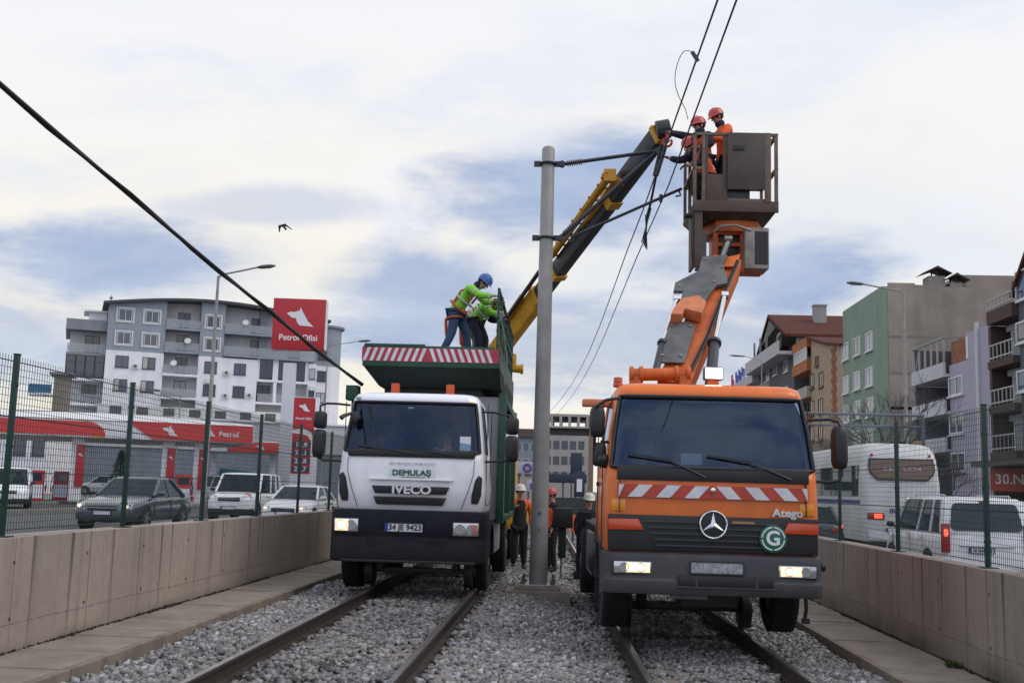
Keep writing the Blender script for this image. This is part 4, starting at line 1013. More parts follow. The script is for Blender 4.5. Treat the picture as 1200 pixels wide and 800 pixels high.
b = MB(); hp = Cq(782, 160, 18.1); b.torus(hp-Vector((0, 0, .10)), (0, 1, 0), .075, .022, 16, 8, a0=-.6, a1=4.2); b.tube([hp+Vector((0, 0, .08)), hp-Vector((0, 0, .04))], .04, 8); b.build('hook', mat('hook_red', (.40, .03, .03), .4), crane)
# carrier behind the white truck
b = MB(); b.box(-1.15, 1.15, .2, 7.5, .75, 1.35); b.box(-1.1, .75, 5.2, 7.3, 1.35, 2.7); b.build('carrier_body', m_yellow, crane, bevel=.05)
b = MB(); b.disc((-.1, .5, 1.5), (0, 0, 1), .7, .3, 24); b.box(-.7, .55, -.25, 1.4, 1.65, 3.2); b.build('turntable', m_yellow, crane, bevel=.04)
b = MB(); p = Cq(598, 431, 23.4); b.tube([p, p+Vector((.22, 0, -.02))], .09, 12); b.disc(p+Vector((.25, 0, -.02)), (1, 0, 0), .11, .06, 14); b.box(p.x-.2, p.x+.12, p.y-.1, p.y+.2, p.z-.05, p.z+.30); b.build('winch', m_yellow, crane, bevel=.01)
for yy in (1.4, 3.0, 6.3):
    for sx in (-1, 1): wheel(crane, sx*.95, yy, .47, .47, .3)

# ------------------------------------------------------------------ overhead line: pole, arms, wires
PX, PY = -.49, 18.2
pole = thing('catenary_pole', 'tall tapered grey steel pole between the two trucks', 'pole', (PX, PY, 0))
b = MB(); b.tube([(0, 0, .12), (0, 0, 3.5), (0, 0, 7.46), (0, 0, 7.50)], [.150, .127, .110, .08], 28); b.build('shaft', m_pole, pole, smooth=50)
b = MB(); b.box(-.30, .30, -.30, .30, .115, .145); b.build('base_plate', m_steel, pole, bevel=.004)
for sx in (-1, 1):
    for sy in (-1, 1):
        b = MB(); b.disc((sx*.24, sy*.24, .20), (0, 0, 1), .022, .16, 8); b.disc((sx*.24, sy*.24, .165), (0, 0, 1), .042, .04, 6); b.build('anchor_bolt', m_greyplate, pole)
b = MB(); b.box(-.53, .53, -.42, .42, -.5, .05); b.box(-.36, .36, -.32, .32, .05, .115); b.build('foundation', m_conc, pole, bevel=.015)
b = MB(); b.tube([(0, -.158, 1.28), (0, -.20, 1.28)], .02, 8); b.tube([(.0, -.15, 1.02), (.0, -.175, 1.02)], .012, 6); b.build('stud', m_black, pole)
for z in (7.20, 5.90):
    b = MB(); r = .135; b.torus((0, 0, z), (0, 0, 1), r, .022, 28, 6); b.box(-.24, -.12, -.03, .03, z-.045, z+.045); b.box(.12, .26, -.03, .03, z-.045, z+.045); b.disc((.24, 0, z), (0, 1, 0), .05, .12, 12); b.build('clamp_band', m_boom, pole)
e1 = at(770, 177, 18.2)-Vector((PX, PY, 0)); e2 = at(799, 221, 18.2)-Vector((PX, PY, 0)); k0 = at(664, 283, 18.2)-Vector((PX, PY, 0))
k0 = at(676, 273, 18.2)-Vector((PX, PY, 0))
arm = MB(); arm.tube([(.24, 0, 7.20), e1], .032, 10); arm.tube([(.24, 0, 5.92), e1-Vector((.03, 0, .03))], .036, 10); arm.tube([k0-Vector((.1, 0, .08)), e2], .026, 10)
arm.disc(e1, (0, 1, 0), .05, .10, 12); arm.tube([e1+Vector((.02, 0, .03)), e1+Vector((.03, 0, -.28))], .02, 6)
arm.tube([e2-Vector((.05, 0, .02)), e2+Vector((-.02, 0, -.12)), e2+Vector((-.10, 0, -.14))], .018, 6); q = k0.lerp(e2, .80); arm.tube([q+Vector((0, 0, .05)), q-Vector((0, 0, .08))], .03, 8); arm.torus(k0-Vector((.1, 0, .1)), (0, 1, 0), .05, .015, 14, 6)
arm.build('cantilever_arm', m_boom, pole)
for (p, q, f0, f1) in (((.24, 0, 7.20), e1, .06, .20), ((.24, 0, 5.92), e1, .05, .18)):
    p = Vector(p); b = MB(); b.tube([p.lerp(q, f0), p.lerp(q, f1)], .03, 8)
    for i in range(7):
        f = f0+(f1-f0)*i/6; c = p.lerp(q, f); b.disc(c, q-p, .055, .018, 14)
    b.build('insulator', mat('insulator_grey', (.09, .08, .08), .3), pole)
def wire(name, pts, r, label, m=m_wire, cat='cable', n=6):
    b = MB(); b.tube(pts, r, n); o = b.build(name, m, smooth=60); return tag(o, label, cat)
def trk(y): return cr(y)
w1 = [Vector((1.62+(12.2-y)*.024, y, 7.42)) for y in (2, 6, 10, 14, 18, 22)]+[Vector((1.36-.0265*(y-22)-max(0, y-35)**2/1500, y, 7.42-.0*(y-22))) for y in (26, 32, 38, 45, 52, 60, 70, 80)]
wire('messenger_wire', w1, .014, 'upper overhead wire passing above the basket, with the curled drop wire')
w2 = [Vector((1.64+(11-y)*.012, y, 6.80)) for y in (2, 6, 10, 14, 18)]+[Vector((1.52-.0265*(y-18)-max(0, y-35)**2/1500, y, 6.80)) for y in (24, 30, 36, 42, 50, 60, 70, 80)]
wire('contact_wire', w2, .012, 'lower overhead contact wire passing in front of the basket')
pA = at(818, 66, 14.6); pB = at(806, 140, 16.3)
def smooth_path(P_, n=6):
    P_ = [Vector(p) for p in P_]; out = []
    for i in range(len(P_)-1):
        a_, b_, c_, d_ = P_[max(i-1, 0)], P_[i], P_[i+1], P_[min(i+2, len(P_)-1)]
        for k in range(n):
            t = k/n; out.append(.5*((2*b_)+(c_-a_)*t+(2*a_-5*b_+4*c_-d_)*t*t+(3*b_-a_-3*c_+d_)*t**3))
    return out+[P_[-1]]
dw = wire('drop_wire', smooth_path([pA, at(808, 60, 14.8), at(800, 62, 15), at(793, 78, 15.2), at(791, 96, 15.4), at(795, 112, 15.7), at(803, 128, 16), pB]), .006, 'thin curled wire hanging in a loop beside the upper overhead wire', n=5)
b = MB(); b.bar(at(811, 61, 14.6), at(818, 72, 14.6), .03, .05); tag(b.build('wire_clamp', m_boom, smooth=0), 'small dark clamp on the upper overhead wire at the top of the loop', 'clamp')
# sling hanging from the hook
hs = at(780, 170, 18.1); ls = at(769, 206, 18.2)
b = MB(); b.bar(hs, ls, .07, .05); b.bar(hs+Vector((-.07, .03, 0)), ls+Vector((-.03, .03, 0)), .05, .04)
b.tube([ls, at(762, 240, 18.8), at(757, 258, 19)], .022, 8)
for i in range(5): b.tube([at(763-i*1.6, 244+i*2, 19), at(752+i*1.5, 284+i*2, 20)], .012, 5)
b.build('lifting_sling', m_boom); tag(bpy.data.objects['lifting_sling'], 'black lifting sling hanging from the crane hook to the wires', 'sling')
ce = at(424, 451, 17.75)
cpts = [];  p0 = at(-60, 46, 8.6)
for i in range(6): cpts.append(p0+(p0-ce)*(6-i)*.25+Vector((0, 0, .10*(6-i)*.02)))
for i in range(15):
    t = i/14; p = p0.lerp(ce, t); p.z -= .10*4*t*(1-t)*.6; cpts.append(p)
b = MB(); b.tube(cpts, .023, 8); b.tube([p+Vector((.028*cos(i*1.3), 0, .020*sin(i*1.3))) for i, p in enumerate(cpts)], .018, 8)
tag(b.build('cable', m_cable, smooth=60), 'thick black cable running down across the sky to the white truck', 'cable')

# ------------------------------------------------------------------ people
def skin_obj(name, nodes, edges, m, parent, sub=2, root=0):
    """nodes: list of (point, rx, ry). A skinned chain turned into a plain mesh"""
    me = bpy.data.meshes.new(name); me.from_pydata([tuple(n[0]) for n in nodes], edges, []); me.update()
    o = bpy.data.objects.new(name, me); COL.objects.link(o)
    md = o.modifiers.new('skin', 'SKIN'); md.use_smooth_shade = True; md.branch_smoothing = .6
    for i, n in enumerate(nodes):
        sv = me.skin_vertices[0].data[i]; sv.radius = (n[1], n[2]); sv.use_root = (i == root)
    sb = o.modifiers.new('sub', 'SUBSURF'); sb.levels = sub; sb.render_levels = sub
    dg = bpy.context.evaluated_depsgraph_get(); me2 = bpy.data.meshes.new_from_object(o.evaluated_get(dg))
    bpy.data.objects.remove(o); bpy.data.meshes.remove(me); me2.name = name
    ms = m if isinstance(m, (list, tuple)) else [m]
    me2.materials.clear()
    for q in ms: me2.materials.append(q)
    for p in me2.polygons: p.use_smooth = True
    r = bpy.data.objects.new(name, me2); COL.objects.link(r); r.parent = parent
    return r
REST = dict(pelvis=(0, 0, .95), waist=(0, .01, 1.10), chest=(0, .01, 1.32), neck=(0, .01, 1.49), head=(0, -.015, 1.63),
            ls=(.185, .01, 1.43), le=(.25, .04, 1.16), lh=(.25, -.06, .92), rs=(-.185, .01, 1.43), re=(-.25, .04, 1.16), rh=(-.25, -.06, .92),
            lp=(.095, 0, .90), lk=(.105, -.03, .50), la=(.11, .02, .09), lt=(.125, -.15, .045),
            rp=(-.095, 0, .90), rk=(-.105, -.03, .50), ra=(-.11, .02, .09), rt=(-.125, -.15, .045))
def person(label, loc, heading, pose, top, bottom, helmet, face=None, group=None, legs=True, vest=None, sleeves=None, tape=None, harness=False, mask=False, gloves=None, scale=1.):
    """stands facing -y at heading 0; joints of `pose` replace those of REST"""
    t = thing('person', label, 'person', loc, heading, group); t.scale = (scale,)*3
    J = {k: Vector(v) for k, v in REST.items()}
    for k, v in pose.items(): J[k] = Vector(v)
    fwd = Vector(face or (0, -1, 0)).normalized()
    up = (J['head']-J['neck']).normalized(); fwd = (fwd-up*fwd.dot(up)*.6).normalized(); rgt = fwd.cross(up).normalized(); up = rgt.cross(fwd)
    H = J['head']; chin = H-up*.085+fwd*.045; crown = H+up*.085
    nodes = []; edges = []; ix = {}
    def nd(k, p, r, r2=None, to=None):
        ix[k] = len(nodes); nodes.append((Vector(p), r, r2 or r))
        if to is not None: edges.append((ix[to], ix[k]))
    nd('pelvis', J['pelvis'], .125, .105); nd('waist', J['waist'], .12, .095, 'pelvis'); nd('chest', J['chest'], .135, .105, 'waist')
    nd('neck', J['neck'], .055, .055, 'chest'); nd('jaw', H-up*.055+fwd*.012, .066, .074, 'neck'); nd('head', H+up*.01, .078, .094, 'jaw'); nd('crown', H+up*.07, .062, .075, 'head')
    for s in 'lr':
        nd(s+'s', J[s+'s'], .058, .058, 'chest'); nd(s+'e', J[s+'e'], .042, .042, s+'s'); nd(s+'h', J[s+'h'], .029, .026, s+'e')
        hd = (J[s+'h']-J[s+'e']).normalized(); nd(s+'palm', J[s+'h']+hd*.075, .038, .018, s+'h')
    for s in 'lr':
        nd(s+'p', J[s+'p'], .085, .085, 'pelvis'); nd(s+'k', J[s+'k'], .058, .058, s+'p'); nd(s+'a', J[s+'a']+Vector((0, 0, .02)), .036, .036, s+'k'); nd(s+'t', J[s+'a'].lerp(J[s+'t'], .55), .026, .022, s+'a')
    body = skin_obj('body', nodes, edges, [m_skin], t)
    # face and fingers go into the same mesh
    b = MB()
    b.tube([H+fwd*.085+up*.03, H+fwd*.112-up*.012, H+fwd*.085-up*.022], [.010, .017, .010], 7)
    for s in (-1, 1):
        b.ball(H+rgt*s*.034+fwd*.082+up*.028, .013, 5, 1); b.ball(H+rgt*s*.083+up*.0, .028, 5, 0, (.5, .7, 1.1))
    b.tube([H+fwd*.088-up*.055+rgt*.026, H+fwd*.095-up*.052, H+fwd*.088-up*.055-rgt*.026], .007, 5, 2)
    for s in 'lr':
        hd = (J[s+'h']-J[s+'e']).normalized(); side = hd.cross(Vector((0, 0, 1)))
        if side.length < .2: side = hd.cross(Vector((0, 1, 0)))
        side.normalize(); dn = hd.cross(side); pal = J[s+'h']+hd*.075
        if dn.z > 0: dn = -dn
        for i, ln in enumerate((.070, .080, .075, .058)):
            q = pal+side*(-.030+i*.020)+hd*.02
            b.tube([q, q+hd*ln*.5+dn*.006, q+hd*ln*.82+dn*.024, q+hd*ln+dn*.046], [.0095, .009, .008, .006], 6, 3)
        q = pal-side*.030-hd*.035; b.tube([q, q-side*.022+hd*.03+dn*.006, q-side*.018+hd*.062+dn*.02], [.012, .010, .008], 6, 3)
    fm = b.mesh('face', [m_skin, m_dark, mat('lips', (.30, .11, .09), .6), gloves or m_skin])
    bm = bmesh.new(); bm.from_mesh(body.data); n0 = len(bm.faces); bm.from_mesh(fm)
    bm.faces.ensure_lookup_table()
    for i, p in enumerate(fm.polygons): bm.faces[n0+i].material_index = p.material_index
    ft = [J['la'], J['lt'], J['ra'], J['rt']]
    for f_ in list(bm.faces)[:n0]:
        c_ = f_.calc_center_median()
        if min((c_-q).length for q in ft) < .13: f_.material_index = 4
    for m_ in (m_dark, mat('lips', (0, 0, 0)), gloves or m_skin, m_shoe): body.data.materials.append(m_)
    bm.to_mesh(body.data); bm.free(); bpy.data.meshes.remove(fm)
    # jacket
    def chain(spec):
        nodes = []; edges = []; ix = {}
        for k, p, r, r2, to in spec:
            ix[k] = len(nodes); nodes.append((Vector(p), r, r2))
            if to: edges.append((ix[to], ix[k]))
        return nodes, edges
    hem = J['pelvis']+(J['pelvis']-J['waist']).normalized()*.05
    spec = [('hem', hem, .172, .138, None), ('pel', J['pelvis'], .168, .135, 'hem'), ('w', J['waist'], .158, .128, 'pel'), ('c', J['chest'], .178, .142, 'w'), ('n', J['neck']-up*.01, .082, .080, 'c')]
    for s in 'lr':
        wr = J[s+'h'].lerp(J[s+'e'], .06)
        spec += [(s+'s', J[s+'s'], .088, .086, 'c'), (s+'e', J[s+'e'], .068, .066, s+'s'), (s+'m', J[s+'e'].lerp(J[s+'h'], .5), .060, .058, s+'e'), (s+'h', wr, .047, .046, s+'m')]
    if sleeves is None:
        n_, e_ = chain(spec); jk = skin_obj('jacket', n_, e_, [top], t)
    else:
        n_, e_ = chain(spec); jk = skin_obj('jacket', n_, e_, [sleeves], t)
        sp2 = [('hem', hem-up*.01, .182, .148, None), ('pel', J['pelvis'], .178, .146, 'hem'), ('w', J['waist'], .170, .140, 'pel'), ('c', J['chest'], .188, .152, 'w'), ('n', J['neck']-up*.05, .10, .092, 'c'),
               ('l', J['ls']-(J['ls']-J['chest'])*.12, .088, .094, 'c'), ('r', J['rs']-(J['rs']-J['chest'])*.12, .088, .094, 'c')]
        n_, e_ = chain(sp2); skin_obj('vest', n_, e_, [top], t)
    if tape:
        w0, c0 = J['waist'], J['chest']; axs = (c0-w0).normalized()
        for f, R in ((-.45, .185), (.25, .178)):
            b = MB(); c = w0.lerp(c0, f); b.torus(c, axs, R-.012, .020, 24, 6); b.build('reflective_band', tape, jk)
        for s in 'lr':
            for f in (.45, .75):
                p, q = (J[s+'s'], J[s+'e']) if f == .45 else (J[s+'e'], J[s+'h'])
                b = MB(); c = p.lerp(q, .62); b.torus(c, q-p, .050 if f == .75 else .062, .017, 14, 6); b.build('reflective_band', tape, jk)
    if harness:
        b = MB(); w0, c0 = J['waist'], J['chest']; axs = (c0-w0).normalized(); b.torus(J['pelvis']+axs*.07, axs, .185, .026, 28, 6)
        bk_ = Vector((0, 1, 0)); 
        for sx in (-1, 1):
            b.tube([w0+Vector((sx*.13, .10, 0)), c0+Vector((sx*.12, .13, .02)), J['neck']+Vector((sx*.10, .07, -.02)), c0+Vector((sx*.11, -.14, .0)), w0+Vector((sx*.12, -.14, 0))], .020, 6)
            b.torus(J['lp' if sx > 0 else 'rp']-Vector((0, 0, .10)), (0, .1, 1), .125, .018, 18, 6)
        hb = b.build('harness', m_harn, t)
        b = MB(); p = J['pelvis']+Vector((.17, .10, .06))
        b.tube([p, p+Vector((.07, .08, -.16)), p+Vector((.05, .10, -.42)), p+Vector((.02, .08, -.55))], [.03, .04, .035, .05], 8); b.tube([p+Vector((-.02, .02, 0)), p+Vector((-.02, .14, -.2)), p+Vector((-.03, .12, -.48))], [.02, .03, .025], 7); b.build('lanyard', m_harn, hb)
    sp = [('p', J['pelvis'], .150, .122, None)]
    for s in 'lr':
        sp += [(s+'p', J[s+'p']-Vector((0, 0, .03)), .105, .105, 'p'), (s+'m', J[s+'p'].lerp(J[s+'k'], .5), .095, .095, s+'p'), (s+'k', J[s+'k'], .078, .078, s+'m'), (s+'c', J[s+'k'].lerp(J[s+'a'], .5), .070, .072, s+'k'), (s+'a', J[s+'a']+Vector((0, 0, .03)), .062, .064, s+'c')]
    n_, e_ = chain(sp); skin_obj('trousers', n_, e_, [bottom], t)
    for s in 'lr':
        a_, t_ = J[s+'a'], J[s+'t']; d = (t_-a_); d.z = 0; d = d.normalized() if d.length > .01 else Vector((0, -1, 0))
        n_ = [(a_+Vector((0, 0, .07)), .055, .055), (a_+Vector((0, 0, -.02)), .056, .060), (a_-d*.05+Vector((0, 0, -.045)), .042, .045), (a_+d*.10+Vector((0, 0, -.045)), .048, .042), (a_+d*.185+Vector((0, 0, -.055)), .042, .030)]
        skin_obj('boot', n_, [(0, 1), (1, 2), (1, 3), (3, 4)], [m_shoe], t)
    hr = MB(); hr.ball(H+up*.030-fwd*.024, .100, 8, 0, (1, 1, .9)); hr.build('hair', m_hair, t)
    hair = bpy.data.objects[-1] if False else None
    if helmet:
        rings = []; c = H+up*.048
        for k, (rr, zz) in enumerate(((.130, -.012), (.128, .004), (.120, .05), (.098, .092), (.060, .116), (.015, .124))):
            rings.append([c+(rgt*cos(2*pi*i/24)*.93+fwd*sin(2*pi*i/24)*(1.08 if k > 0 or sin(2*pi*i/24) < 0 else 1.35))*rr+up*zz for i in range(24)])
        b = MB(); b.loft(rings, True); b.tube([c+fwd*.125+up*.03, c+fwd*.07+up*.112, c+up*.128, c-fwd*.07+up*.112, c-fwd*.12+up*.04], .012, 6)
        b.build('helmet', helmet, t, smooth=60)
    if mask:
        b = MB(); b.ball(J['neck']+up*.03, .082, 7, 0, (1, 1.05, .95)); b.build('neck_warmer', m_navy, t)
    return t
def hair_fix(): pass

# the two on the deck of the white truck, leaning on the right rail and looking away to the right
DK = 3.865
p = at(541, 412, 18.7)
person('worker in lime jacket, jeans and blue helmet leaning over the deck rail', (p.x+.02, 18.7, DK), radians(78),
       dict(pelvis=(.0, .14, .84), waist=(0, .05, .98), chest=(0, -.10, 1.15), neck=(0, -.22, 1.26), head=(0, -.33, 1.32), ls=(.19, -.13, 1.23), rs=(-.19, -.13, 1.23),
            le=(.24, -.30, 1.02), lh=(.16, -.50, 1.02), re=(-.24, -.35, 1.06), rh=(-.17, -.58, 1.06), lp=(.1, .14, .80), rp=(-.1, .14, .80), lk=(.16, .0, .46), rk=(-.14, .16, .44), la=(.20, -.05, .09), ra=(-.20, .30, .09), lt=(.22, -.22, .05), rt=(-.22, .14, .05)),
       m_hivis, m_jean, m_helmb, face=(0, -1, -.35), tape=m_refl, harness=True, mask=True, gloves=m_dark)
p = at(571, 414, 19.3)
person('stooping worker in lime jacket and dark trousers, nearest the deck rail', (p.x-.10, 19.35, DK), radians(70),
       dict(pelvis=(.0, .16, .80), waist=(0, .06, .92), chest=(0, -.10, 1.02), neck=(0, -.22, 1.07), head=(0, -.31, 1.04), ls=(.19, -.12, 1.08), rs=(-.19, -.12, 1.08),
            le=(.22, -.20, .86), lh=(.12, -.36, .80), re=(-.22, -.22, .88), rh=(-.12, -.40, .84), lp=(.1, .16, .76), rp=(-.1, .16, .76), lk=(.12, .0, .44), rk=(-.12, .02, .44)),
       m_hivis, m_navy, None, face=(0, -1, -.6), tape=m_refl, mask=True, gloves=m_dark)
p = at(556, 413, 19.8)
person('third worker on the deck, khaki trousers, half hidden behind the two in lime', (p.x+.02, 19.9, DK), radians(84),
       dict(pelvis=(0, .1, .84), waist=(0, .02, .96), chest=(0, -.12, 1.06), neck=(0, -.24, 1.10), head=(0, -.34, 1.08), ls=(.19, -.13, 1.11), rs=(-.19, -.13, 1.11), le=(.24, -.2, .9), lh=(.2, -.4, .88), re=(-.24, -.2, .9), rh=(-.2, -.4, .88), lp=(.1, .1, .8), rp=(-.1, .1, .8), lk=(.11, -.02, .45), rk=(-.11, -.02, .45)),
       m_navy, m_khaki, None, face=(0, -1, -.7), mask=True, gloves=m_dark, harness=True)
# in the basket
BZ = 6.27
g = at(840, 131, 17.75)
person('tallest worker in the basket, orange shoulders and red helmet, looking down to the left', (g.x+.13, 17.85, BZ), radians(-72),
       dict(chest=(0, .0, 1.36), neck=(0, -.06, 1.52), head=(0, -.12, 1.645), ls=(.19, 0, 1.46), rs=(-.19, 0, 1.46), le=(.24, -.14, 1.2), lh=(.14, -.38, 1.24), re=(-.25, -.16, 1.22), rh=(-.16, -.40, 1.27)),
       m_hivor, m_navy, m_helmr, face=(0, -1, -.5), mask=True, gloves=m_dark)
g = at(822, 144, 17.6)
person('worker in the basket with a dark sleeve stretched out to the crane hook', (g.x+.05, 17.75, BZ), radians(-62),
       dict(waist=(0, .0, 1.08), chest=(0, -.02, 1.22), neck=(0, -.06, 1.35), head=(0, -.09, 1.455), ls=(.185, -.02, 1.29), rs=(-.18, -.10, 1.31), re=(-.20, -.36, 1.33), rh=(-.14, -.60, 1.31), le=(.25, -.02, 1.10), lh=(.18, -.22, 1.02)),
       m_hivor, m_navy, m_helmr, face=(0, -1, -.2), sleeves=m_navy, mask=True, gloves=m_dark)
g = at(812, 182, 17.45)
person('crouching worker low in the basket opening with one arm reaching left', (g.x+.17, 17.52, BZ), radians(-72),
       dict(pelvis=(0, .12, .52), waist=(0, .06, .66), chest=(0, -.06, .84), neck=(0, -.15, .95), head=(0, -.22, 1.02), ls=(.18, -.07, .92), rs=(-.18, -.10, .93), re=(-.22, -.32, .84), rh=(-.20, -.52, .86), le=(.22, -.12, .70), lh=(.16, -.30, .66),
            lp=(.1, .12, .50), rp=(-.1, .12, .50), lk=(.13, -.22, .50), rk=(-.13, -.20, .48), la=(.12, .04, .09), ra=(-.12, .04, .09), lt=(.13, -.13, .05), rt=(-.13, -.13, .05)),
       m_hivor, m_dark, m_helmr, face=(-.2, -1, -.1), sleeves=m_navy, mask=True, gloves=m_dark)
# on the ballast behind the pole
p = at(607, 663, 23.5)
person('worker in black with orange sleeves and a pale helmet, left of the pole', (at(609, 600, 23.5).x, 23.5, -.03), radians(8),
       dict(head=(0, -.01, 1.63), le=(.26, .02, 1.16), lh=(.24, -.10, .93), re=(-.26, .0, 1.16), rh=(-.15, -.20, 1.30)), m_dark, m_dark, m_helmw, face=(.25, -1, .15), sleeves=m_hivor)
person('worker in an orange vest with a red helmet standing right of the pole', (at(647, 600, 23.8).x, 23.8, -.08), radians(-60),
       dict(head=(0, -.03, 1.62), le=(.24, .0, 1.15), lh=(.22, -.12, .92), re=(-.25, .06, 1.15), rh=(-.25, .02, .90)), m_hivor, m_dark, m_helmr, face=(-.1, -1, -.1), sleeves=m_dark)
person('worker with a white helmet peering out beside the orange truck', (at(690, 600, 21.6).x, 21.6, -.12), radians(20),
       dict(), m_dark, m_dark, m_helmw, face=(-.2, -1, 0), scale=.97)
# driver of the white truck
dv = person('driver in a hi-vis vest behind the windscreen of the white truck', (IX+.42, 16.98, 1.02), 0.,
       dict(pelvis=(0, .0, .76), waist=(0, .02, .92), chest=(0, .0, 1.12), neck=(0, -.0, 1.28), head=(0, -.04, 1.41), ls=(.185, .0, 1.22), rs=(-.185, .0, 1.22), le=(.25, -.16, 1.02), lh=(.13, -.36, 1.15), re=(-.26, -.16, 1.02), rh=(-.17, -.36, 1.15),
            lp=(.1, 0, .74), rp=(-.1, 0, .74), lk=(.13, -.42, .78), rk=(-.13, -.42, .78), la=(.13, -.40, .42), ra=(-.13, -.40, .42), lt=(.13, -.52, .38), rt=(-.13, -.52, .38)),
       m_hivis, m_navy, None, sleeves=m_navy)
# small equipment by the pole
tq = thing('trackside_box', 'black box on a thin stand beside the worker with the red helmet', 'equipment box', (at(660, 600, 22.6).x, 22.6, -.12))
b = MB(); b.box(-.20, .20, -.1, .1, 1.02, 1.42); b.build('box', m_black, tq, bevel=.01)
b = MB(); b.box(-.09, .07, -.07, .07, .42, 1.02); b.build('cable_cover', m_dark, tq, bevel=.02)
b = MB(); b.tube([(-.02, 0, .45), (-.02, 0, 0)], .018, 8); b.tube([(-.3, 0, .02), (.5, 0, .02)], .014, 6); b.tube([(0, -.2, .02), (-.02, .2, .02)], .014, 6); b.build('stand', m_greyplate, tq)
# bird
bp_ = at(332, 265, 55); bird = MB()
bird.tube([(.10, .1, .02), (.0, .02, .04), (-.12, -.04, 0), (-.2, -.08, -.02)], [.02, .08, .06, .02], 8)
def wing(pts):
    k = len(pts); bird.add([Vector(p)+Vector((0, .012, .01)) for p in pts]+[Vector(p)-Vector((0, .012, .01)) for p in pts], [tuple(range(k)), tuple(reversed(range(k, 2*k)))]+[(i, (i+1) % k, (i+1) % k+k, i+k) for i in range(k)])
wing([(-.12, 0, .02), (.0, 0, .10), (.10, 0, .13), (.22, .05, .03), (.42, .1, -.12), (.44, .1, -.17), (.28, .05, -.07), (.12, 0, .01)])
wing([(-.18, 0, .04), (-.26, 0, .05), (-.24, -.05, -.12), (-.18, -.1, -.33), (-.13, -.1, -.36), (-.14, -.05, -.18), (-.10, 0, -.02)])
bird.tube([(.0, 0, .0), (.10, .1, -.12), (.13, .12, -.17)], [.05, .05, .06], 6)
tag(bird.build('bird', mat('black_feathers', (.010, .010, .012), .7), loc=bp_), 'black bird in flight against the clouds', 'bird')

